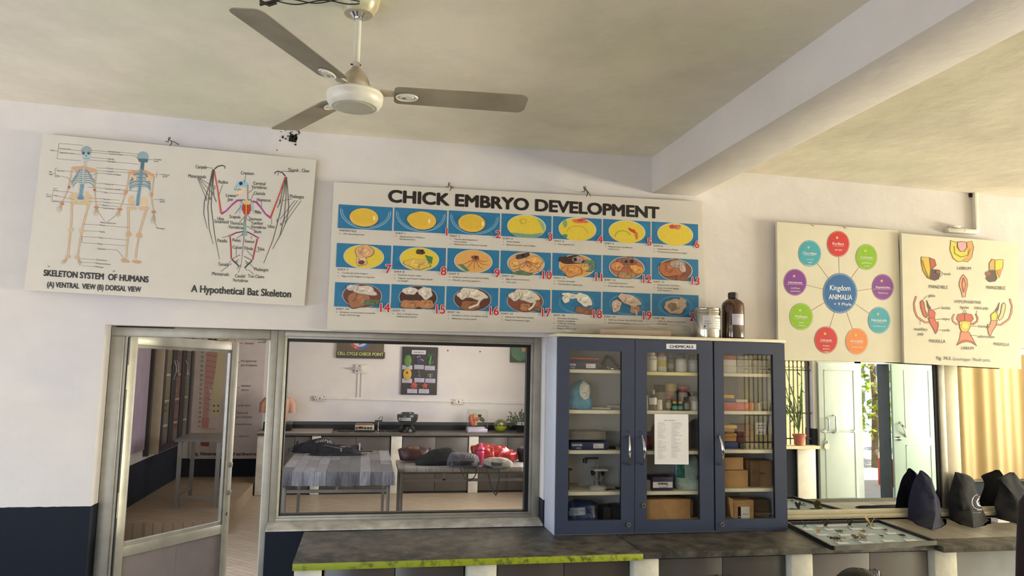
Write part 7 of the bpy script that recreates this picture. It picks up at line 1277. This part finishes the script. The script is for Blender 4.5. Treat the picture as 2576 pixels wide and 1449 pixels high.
# grille window with potted plant on its ledge
W3 = thing('window_3', 'barred window with ornamental iron grille beside the entrance door', 'window', (5.4, -5, .8), kind='structure')
b = MB(); b.box(4.7, 5.99, -5.0, -4.86, .78, .82, M('ledge_cream', '#cfc3a4', rough=.6)); b.build('window_sill', W3)
yg = -5.05; b = MB(); x = 4.74
while x < 5.97:
    b.box(x-.006, x+.006, yg-.006, yg+.006, .82, 2.0, IRON); b.tube([V((x+.03+.03*math.cos(R(a)), yg, 1.9+.05*math.sin(R(a)))) for a in range(0, 361, 40)], .004, IRON, 5); x += .062
for z in (1.82, 1.24, .9): b.box(4.7, 5.99, yg-.006, yg+.006, z-.008, z+.008, IRON)
for x in (4.95, 5.2, 5.45, 5.7): b.tube([V((x, yg, 1.24)), V((x+.06, yg+.01, 1.32)), V((x+.12, yg, 1.24))], .005, IRON, 5)
b.tube([V((5.2, yg+.02, 1.9)), V((5.02, yg+.02, 1.0))], .012, IRON, 6); b.build('grille', W3)
b = MB(); xs_ = RF(KR, 240, 400, yg).x; b.box(xs_-.05, xs_+.05, -5.14, -5.08, .82, 2.05, M('frame_brown', '#4c3d33', rough=.6)); b.box(4.7, 5.99, -5.14, -5.08, 2.0, 2.05, M('frame_brown', '')); b.build('window_frame', W3)
q = RF(KR, 115, 800, -4.93); PP = thing('potted_plant', 'potted plant in a terracotta pot on the grille window ledge, reflected in the pane', 'plant', (q.x, -4.93, .82)); b = MB(); b.lathe([(.055, 0), (.08, .12), (.088, .125), (.088, .15), (.08, .15), (.07, .135), (.001, .135)], (q.x, -4.93, .82), M('terracotta', '#b06a55', rough=.8, var=.15), 24, cap=False); b.build('pot', PP)
random.seed(9); b = MB(); LG = M('plant_green', '#5c7a3f', rough=.5, var=.4, scale=10)
for k in range(16):
    a = random.uniform(0, 2*PI); h = random.uniform(.3, .95); tip = V((q.x+.16*math.cos(a)-.08, -4.93+.1*math.sin(a), 1.0+h)); b.tube([(q.x, -4.93, 1.0), V((q.x, -4.93, 1.0)).lerp(tip, .5)+V((.03*math.sin(a), 0, .05)), tip], .006, LG, 5)
    for j in range(7):
        p0 = V((q.x, -4.93, 1.0)).lerp(tip, .3+.1*j); d = V((random.gauss(0, 1), random.gauss(0, .6), random.gauss(.2, .6))).normalized(); s = d.cross(V((0, 0, 1))).normalized()*.014; e = p0+d*random.uniform(.06, .11); b.add([p0, p0.lerp(e, .5)+s, e, p0.lerp(e, .5)-s], [(0, 1, 2, 3)], LG)
b.build('foliage', PP)
b = MB(); b.box(5.72, 5.985, -4.985, -4.96, .02, .78, WHITE, .004); b.build('whiteboard', label='plain white board standing under the grille window ledge', cat='panel')
# curtained window
W4 = thing('window_4', 'tall window hung with a cream curtain beyond the entrance', 'window', (9.2, -5, .3), kind='structure')
b = MB(); b.box(8.22, 10.2, -5.12, -5.06, .3, .34, IV); b.box(8.22, 10.2, -5.12, -5.06, 2.16, 2.2, IV); b.box(8.22, 8.26, -5.12, -5.06, .3, 2.2, IV); b.box(10.16, 10.2, -5.12, -5.06, .3, 2.2, IV); b.build('window_frame', W4)
CUR = bpy.data.materials.new('curtain_cloth'); CUR.use_nodes = True; nt = CUR.node_tree; bs = nt.nodes['Principled BSDF']; bs.inputs['Base Color'].default_value = lin('#9a8560')+[1]; bs.inputs['Roughness'].default_value = .9
tl = nt.nodes.new('ShaderNodeBsdfTranslucent'); tl.inputs[0].default_value = lin('#c0a678')+[1]; mxs = nt.nodes.new('ShaderNodeMixShader'); mxs.inputs[0].default_value = .15; nt.links.new(bs.outputs[0], mxs.inputs[1]); nt.links.new(tl.outputs[0], mxs.inputs[2]); nt.links.new(mxs.outputs[0], nt.nodes['Material Output'].inputs[0])
wz = nt.nodes.new('ShaderNodeTexNoise'); wz.inputs['Scale'].default_value = 90
b = MB(); xc0 = RF(KP, 128, 500, -4.95, .022).x; xc1 = 10.3; n = 150; lo = []; hi = []
for k in range(n+1): f = k/n; x = xc0+(xc1-xc0)*f; y = -4.93+.035*math.sin(f*26+1.2*math.sin(f*9))+.015*math.sin(f*71); lo.append(V((x, y, .35))); hi.append(V((x, y, 2.25)))
b.add(lo+hi+[p+V((0, -.004, 0)) for p in lo]+[p+V((0, -.004, 0)) for p in hi], [(i, i+1, n+2+i, n+1+i) for i in range(n)]+[(2*n+2+i, 3*n+3+i, 3*n+4+i, 2*n+3+i) for i in range(n)], CUR); b.build('curtain', label='cream curtain hanging in folds at the far window, reflected beside the navy bags', cat='curtain')
# outdoors
b = MB(); b.box(-20, 40, -45, -5.2, -.25, -.1, M('yard_concrete', '#c9c0ac', rough=.9, var=.15, scale=.6)); b.build('ground', kind='structure')
b = MB(); b.box(5.6, 8.5, -8.7, -8.4, -.1, 4, M('yellow_wall', '#e6cf8c', rough=.9, var=.1)); b.build('wall_yard', kind='structure')
b = MB(); b.box(10.0, 22, -24, -20, -.1, 9, M('grey_block', '#b3b4b8', rough=.9, var=.1)); BD = b.build('outside_building', label='grey neighbouring building glimpsed beside the curtain', cat='building')
b = MB(); WB = M('window_dark', '#62656c', rough=.5)
for i in range(16):
    for j in range(9): b.box(10.3+i*.72, 10.6+i*.72, -20.03, -19.99, .8+j*.9, 1.2+j*.9, WB)
b.build('vent_grid', BD)
def tree(x, y, h, r, lb, seed):
    random.seed(seed); t = thing('garden_tree', lb, 'tree', (x, y, -.1)); b = MB(); b.tube([(x, y, -.1), (x+.05, y, h*.4), (x-.03, y, h*.75)], [.07, .06, .04], M('bark', '#8a7355', rough=.9, var=.3), 10); b.build('trunk', t); b = MB(); LT = M('tree_leaf', '#8aa52a', rough=.5, var=.5, scale=2, h2='#b8c840')
    for k in range(900):
        d = V((random.gauss(0, 1), random.gauss(0, 1), random.gauss(0, 1))).normalized()*r*random.uniform(.35, 1)**.5; p = V((x, y, h*.55))+V((d.x, d.y, d.z*1.15)); q = V((random.gauss(0, 1), random.gauss(0, 1), random.gauss(0, 1))).normalized(); s = q.cross(V((.3, .2, 1))).normalized(); l = random.uniform(.12, .24); b.add([p, p+q*l*.5+s*l*.3, p+q*l, p+q*l*.5-s*l*.3], [(0, 1, 2, 3)], LT)
    b.build('crown', t)
q = RF(KR, 800, 300, -9.5); tree(q.x, -9.5, 3.2, 1.1, 'sunlit green tree outside the open entrance door', 4)
q = RF(KP, 100, 430, -11, .022); tree(q.x, -11, 2.6, .9, 'sunlit shrub like tree outside beside the curtain', 6)
q = RF(KR, 880, 640, -7.2); b = MB(); b.box(q.x+.05, q.x+.25, -7.4, -7.1, -.1, .35, M('red_planter', '#b8322c', rough=.5), .02); b.build('planter', label='red planter box outside the open entrance door', cat='planter')
q = RF(KP, 130, 720, -8, .022); b = MB(); b.lathe([(.16, -.1), (.24, .35), (.26, .4)], (q.x, -8, 0), M('red_planter', ''), 20); b.build('planter', label='red pot outside under the shrub beside the curtain', cat='planter')
# ================================================================ people
def figure(name, label, joints, links, rad, mat, loc):
    t = thing(name, label, 'person', loc); me = bpy.data.meshes.new('body'); ks = list(joints); me.from_pydata([tuple(V(joints[k])-V(loc)) for k in ks], [(ks.index(a), ks.index(c)) for a, c in links], []); o = bpy.data.objects.new('body', me); COL.objects.link(o); o.modifiers.new('s', 'SKIN'); ss = o.modifiers.new('u', 'SUBSURF'); ss.levels = ss.render_levels = 2
    for i, k in enumerate(ks): me.skin_vertices[0].data[i].radius = rad[k] if isinstance(rad[k], tuple) else (rad[k], rad[k]); me.skin_vertices[0].data[i].use_root = (i == 0)
    dg = bpy.context.evaluated_depsgraph_get(); m2 = bpy.data.meshes.new_from_object(o.evaluated_get(dg)); bpy.data.objects.remove(o); m2.materials.append(mat)
    for p in m2.polygons: p.use_smooth = True
    o = bpy.data.objects.new('body', m2); COL.objects.link(o); o.parent = t; return t
SKB = M('skin_brown', '#8a5f48', rough=.5, var=.06); HAIR = M('hair_black', '#0d0b0b', rough=.45, var=.3, scale=60, stretch=(1, 1, .15))
def hand_links(J, L_, rd, s, w, d, up):
    """palm with five separate curled fingers, from the wrist along d"""
    side = d.cross(up).normalized(); J['palm'+s] = w+d*.05; L_.append(('wr'+s, 'palm'+s)); rd['palm'+s] = (.036, .016)
    for k in range(5):
        f = 'f%d%s' % (k, s)
        if k == 0: pts = [w+d*.035+side*.042, w+d*.065+side*.058, w+d*.085+side*.05]
        else: o_ = side*(.03-.02*(k-1)); l = (.0, .075, .085, .08, .062)[k]; pts = [w+d*.09+o_, w+d*(.09+l*.5)+o_-up*.012, w+d*(.09+l*.85)+o_-up*.035]
        pr = 'palm'+s
        for j, p in enumerate(pts): J[f+str(j)] = p; L_.append((pr, f+str(j))); rd[f+str(j)] = (.0095, .0085, .007)[j]; pr = f+str(j)
def person(label, base, seated, face, headtop, cloth, lean=0., scarf=None):
    bx_, by_ = base; fy = V((math.sin(face), math.cos(face), 0)); sx_ = V((fy.y, -fy.x, 0)); o = V((bx_, by_, 0)); J = {}; L_ = []; rd = {}
    Hh = headtop; pz = (.5 if seated else .86*headtop/1.6); sh = Hh-.29; U = lambda f, s, z: o+fy*f+sx_*s+V((0, 0, z))
    J['pel'] = U(0, 0, pz); rd['pel'] = (.15, .11); J['waist'] = U(lean*.3, 0, pz+(sh-pz)*.45); rd['waist'] = (.13, .095); J['chest'] = U(lean*.7, 0, sh-.1); rd['chest'] = (.155, .105); J['neckb'] = U(lean, 0, sh+.02); rd['neckb'] = (.06, .055); J['neck'] = U(lean+.01, 0, sh+.07); rd['neck'] = (.05, .05)
    L_ += [('pel', 'waist'), ('waist', 'chest'), ('chest', 'neckb'), ('neckb', 'neck')]
    for s, nm in ((-1, 'L'), (1, 'R')):
        J['sh'+nm] = U(lean, s*.17, sh-.02); J['el'+nm] = U(lean+(.05 if seated else -.02), s*.24, sh-.3); J['wr'+nm] = U(lean+(.28 if seated else .12), s*.19, sh-.42 if seated else sh-.54); rd['sh'+nm] = .052; rd['el'+nm] = .042; rd['wr'+nm] = .028; L_ += [('chest', 'sh'+nm), ('sh'+nm, 'el'+nm), ('el'+nm, 'wr'+nm)]
        d = (J['wr'+nm]-J['el'+nm]).normalized(); hand_links(J, L_, rd, nm, J['wr'+nm], d, V((0, 0, 1)) if seated else sx_*s)
        J['hip'+nm] = U(0, s*.09, pz-.03); rd['hip'+nm] = .085
        if seated: J['kn'+nm] = U(.42, s*.11, pz+.02); J['an'+nm] = U(.4, s*.11, .09); J['to'+nm] = U(.54, s*.12, .035)
        else: J['kn'+nm] = U(.02, s*.1, pz*.53); J['an'+nm] = U(0, s*.1, .08); J['to'+nm] = U(.15, s*.11, .03)
        rd['kn'+nm] = .06; rd['an'+nm] = .038; rd['to'+nm] = (.04, .025); L_ += [('pel', 'hip'+nm), ('hip'+nm, 'kn'+nm), ('kn'+nm, 'an'+nm), ('an'+nm, 'to'+nm)]
    t = figure('person', label, J, L_, rd, SKB, (bx_, by_, 0))
    hc = U(lean+.025, 0, Hh-.115)
    b = MB(); rings = []
    for j in range(17):
        tt = -PI/2+PI*j/16; tt = max(-PI/2+.05, min(PI/2-.05, tt)); ring = []
        for i in range(28):
            a = 2*PI*i/28; c, s_ = math.cos(a), math.sin(a); z = math.sin(tt); r = math.cos(tt); fr = .092; sd = .074
            fx = c*r*(fr+(.012 if z < 0 and c > 0 else 0)); sy_ = s_*r*sd*(1 if z > -.2 else 1-.28*(-z-.2)); zz = z*.118
            if c > .9 and -.25 < z < .1: fx += .02*(1-abs((z+.1)/.2))
            if c > .8 and abs(abs(s_)-.35) < .12 and 0 < z < .25: fx -= .006
            ring.append(hc+fy*fx+sx_*sy_+V((0, 0, zz)))
        rings.append(ring)
    b.loft(rings, SKB)
    for s_ in (-1, 1): b.ell(hc+sx_*s_*.076+V((0, 0, -.005)), (.012, .02, .03), SKB, 10, 8)
    b.build('head', t, origin=t['_o'])
    b = MB()
    for s_ in (-1, 1): b.ell(hc+fy*.083+sx_*s_*.032+V((0, 0, .012)), (.012, .012, .008), PW, 10, 8); b.ell(hc+fy*.093+sx_*s_*.032+V((0, 0, .012)), (.005, .005, .006), BLACK, 8, 6)
    b.build('eye', t, origin=t['_o']); b = MB(); b.ell(hc+fy*.098+V((0, 0, -.06)), (.024, .012, .008), M('lips', '#7a3f38'), 10, 6); b.build('mouth', t, origin=t['_o'])
    b = MB(); rings = []
    for j in range(15):
        tt = -.75+(PI/2-.05+.75)*j/14; ring = []
        for i in range(30):
            a = 2*PI*i/30; c, s_ = math.cos(a), math.sin(a); r = math.cos(tt); z = math.sin(tt); q = 1+.02*NZ.noise(V((c*4, s_*4, z*4))); back = max(0, -c)
            fx = c*r*(.104 if c < .2 else .098 if z > .45 else .06)*q; zz = z*.13*q if z > 0 else z*.11*back
            ring.append(hc+fy*fx+sx_*s_*r*.092*q+V((0, 0, zz)))
        rings.append(ring)
    b.loft(rings, HAIR); b.ell(hc-fy*.12+V((0, 0, -.06)), (.05, .05, .055), HAIR, 16, 10, .1, 6)
    random.seed(2)
    for k in range(14): a = random.uniform(-1.2, 1.2); p0 = hc+sx_*(.06*a)-fy*.02+V((0, 0, .118-.03*abs(a))); b.tube([p0, p0+sx_*(.05*a+.01)+V((0, 0, .012)), p0+sx_*(.075*a+.01)+V((0, 0, -.02))], .0009, HAIR, 4)
    b.build('hair', t, origin=t['_o'])
    b = MB(); pr = [(pz-(.12 if seated else .38), .225, .17, -.0), (pz, .205, .165, 0), (pz+(sh-pz)*.45, .15, .115, lean*.3), (sh-.12, .175, .125, lean*.7), (sh-.02, .165, .1, lean), (sh+.035, .085, .075, lean)]
    rr = smooth_rings([(o+fy*f)[:][0:2] and ((o+fy*f).x, (o+fy*f).y, z, sx2, sy2) for z, sx2, sy2, f in pr], 4); rot = math.atan2(sx_.y, sx_.x)
    bb = lumpy([q+(rot,) for q in rr], cloth, 3, .006, 36, 2.3); b = bb
    for nm in 'LR': b.ell(J['sh'+nm]-sx_*(.02 if nm == 'R' else -.02)+V((0, 0, .005)), (.088, .088, .085), cloth, 16, 10); b.tube([J['sh'+nm]+V((0, 0, .0)), J['sh'+nm].lerp(J['el'+nm], .5), J['el'+nm], J['el'+nm].lerp(J['wr'+nm], .75)], [.075, .068, .06, .045], cloth, 14)
    b.build('tunic', t, origin=t['_o'])
    b = MB(); pt = M('trousers_grey', '#4a4a50', rough=.9)
    for nm in 'LR': b.tube([J['hip'+nm], J['kn'+nm], J['kn'+nm].lerp(J['an'+nm], .9)], [.105, .08, .06], pt, 14)
    b.build('trousers', t, origin=t['_o'])
    if scarf: b = MB(); s0 = scarf[1]; b.tube([U(lean-.1, s0*.1, sh-.35), U(lean-.09, s0*.12, sh+.0), U(lean, s0*.13, sh+.06), U(lean+.1, s0*.11, sh), U(lean+.13, s0*.1, sh-.4)], .05, scarf[0], 10, flat=.4); b.build('scarf', t, origin=t['_o'])
    return t
q = P(2172, 1431, -2.25)
person('person with dark tied hair seated below the insect tray, only the crown showing', (q.x, -2.25), True, .1, q.z-.02, M('tunic_teal', '#3d5a66', rough=.9), 0.0)
ST = thing('lab_stool', 'round wooden stool under the seated person', 'stool', (q.x, -2.25, 0)); b = MB(); b.lathe([(.15, 0), (.16, .01), (.16, .03), (.15, .035)], (q.x, -2.25, .3), M('stool_wood', '#6b4a2e', rough=.6, var=.2), 24); b.build('seat', ST)
for k in range(4): a = PI/4+k*PI/2; b = MB(); b.cyl((q.x+.17*math.cos(a), -2.25+.17*math.sin(a), 0), (q.x+.1*math.cos(a), -2.25+.1*math.sin(a), .3), .014, STEEL, 8); b.build('leg', ST)
q = P(2563, 1400, -1.95)
person('person in a dark maroon sleeve with a blue scarf, standing at the photo edge', (q.x+.278, -1.95), False, .0, 1.62, M('tunic_maroon', '#1d0c14', rough=.9, var=.2), 0.0, (M('scarf_blue', '#5f80a8', rough=.9), -1))
# ================================================================ light
def area(name, loc, rot, sx_, sy_, e, col):
    l = bpy.data.lights.new(name, 'AREA'); l.shape = 'RECTANGLE'; l.size = sx_; l.size_y = sy_; l.energy = e; l.color = col; o = bpy.data.objects.new(name, l); COL.objects.link(o); o.location = loc; o.rotation_euler = rot; return o
COOL, WARM, NEU = (.80, .86, 1.0), (1.0, .93, .72), (1, .97, .92)
LT_ = dict(backleft=(75, COOL), left=(85, COOL), right=(1750, WARM), lableft=(80, COOL), labright=(110, (1, .9, .8)))
area('daylight_back_left', (-2.1, -5.75, 1.1), (R(90), 0, PI*0), 2.1, 1.35, *LT_['backleft']).rotation_euler = (R(130), 0, 0)
area('daylight_left', (-4.25, -2.7, 1.1), (0, R(-130), 0), 1.35, 3.7, *LT_['left'])
area('daylight_right', (11.25, -2.55, 1.0), (0, R(130), 0), 1.6, 3.9, *LT_['right'])
area('daylight_lab_left', (-2.66, 1.7, 1.65), (0, R(-90), 0), 1.4, 2.3, *LT_['lableft'])
area('daylight_lab_right', (2.56, 4.25, 1.6), (0, R(90), 0), 1.3, 2.6, *LT_['labright'])
s = bpy.data.lights.new('sun', 'SUN'); s.energy = 9.0; s.angle = R(.6); s.color = (1, .96, .88); so = bpy.data.objects.new('sun', s); COL.objects.link(so); so.rotation_euler = V((-.12, -.75, -1.0)).to_track_quat('-Z', 'Y').to_euler()
w = bpy.data.worlds.new('world'); SC.world = w; w.use_nodes = True; nt = w.node_tree; bg = nt.nodes['Background']; sk = nt.nodes.new('ShaderNodeTexSky')
try: sk.sky_type = 'NISHITA'; sk.sun_disc = False; sk.sun_elevation = R(52); sk.sun_rotation = R(180)
except Exception: pass
nt.links.new(sk.outputs[0], bg.inputs[0]); bg.inputs[1].default_value = .45
vs = SC.view_settings; vs.view_transform = 'Standard'; vs.look = 'None'; vs.exposure = .08; vs.gamma = 1; vs.use_curve_mapping = False
SC.cycles.use_denoising = True; SC.cycles.max_bounces = 10; SC.cycles.diffuse_bounces = 5; SC.cycles.transparent_max_bounces = 16; SC.cycles.glossy_bounces = 4; SC.cycles.caustics_reflective = False; SC.cycles.caustics_refractive = False; SC.cycles.sample_clamp_indirect = 6
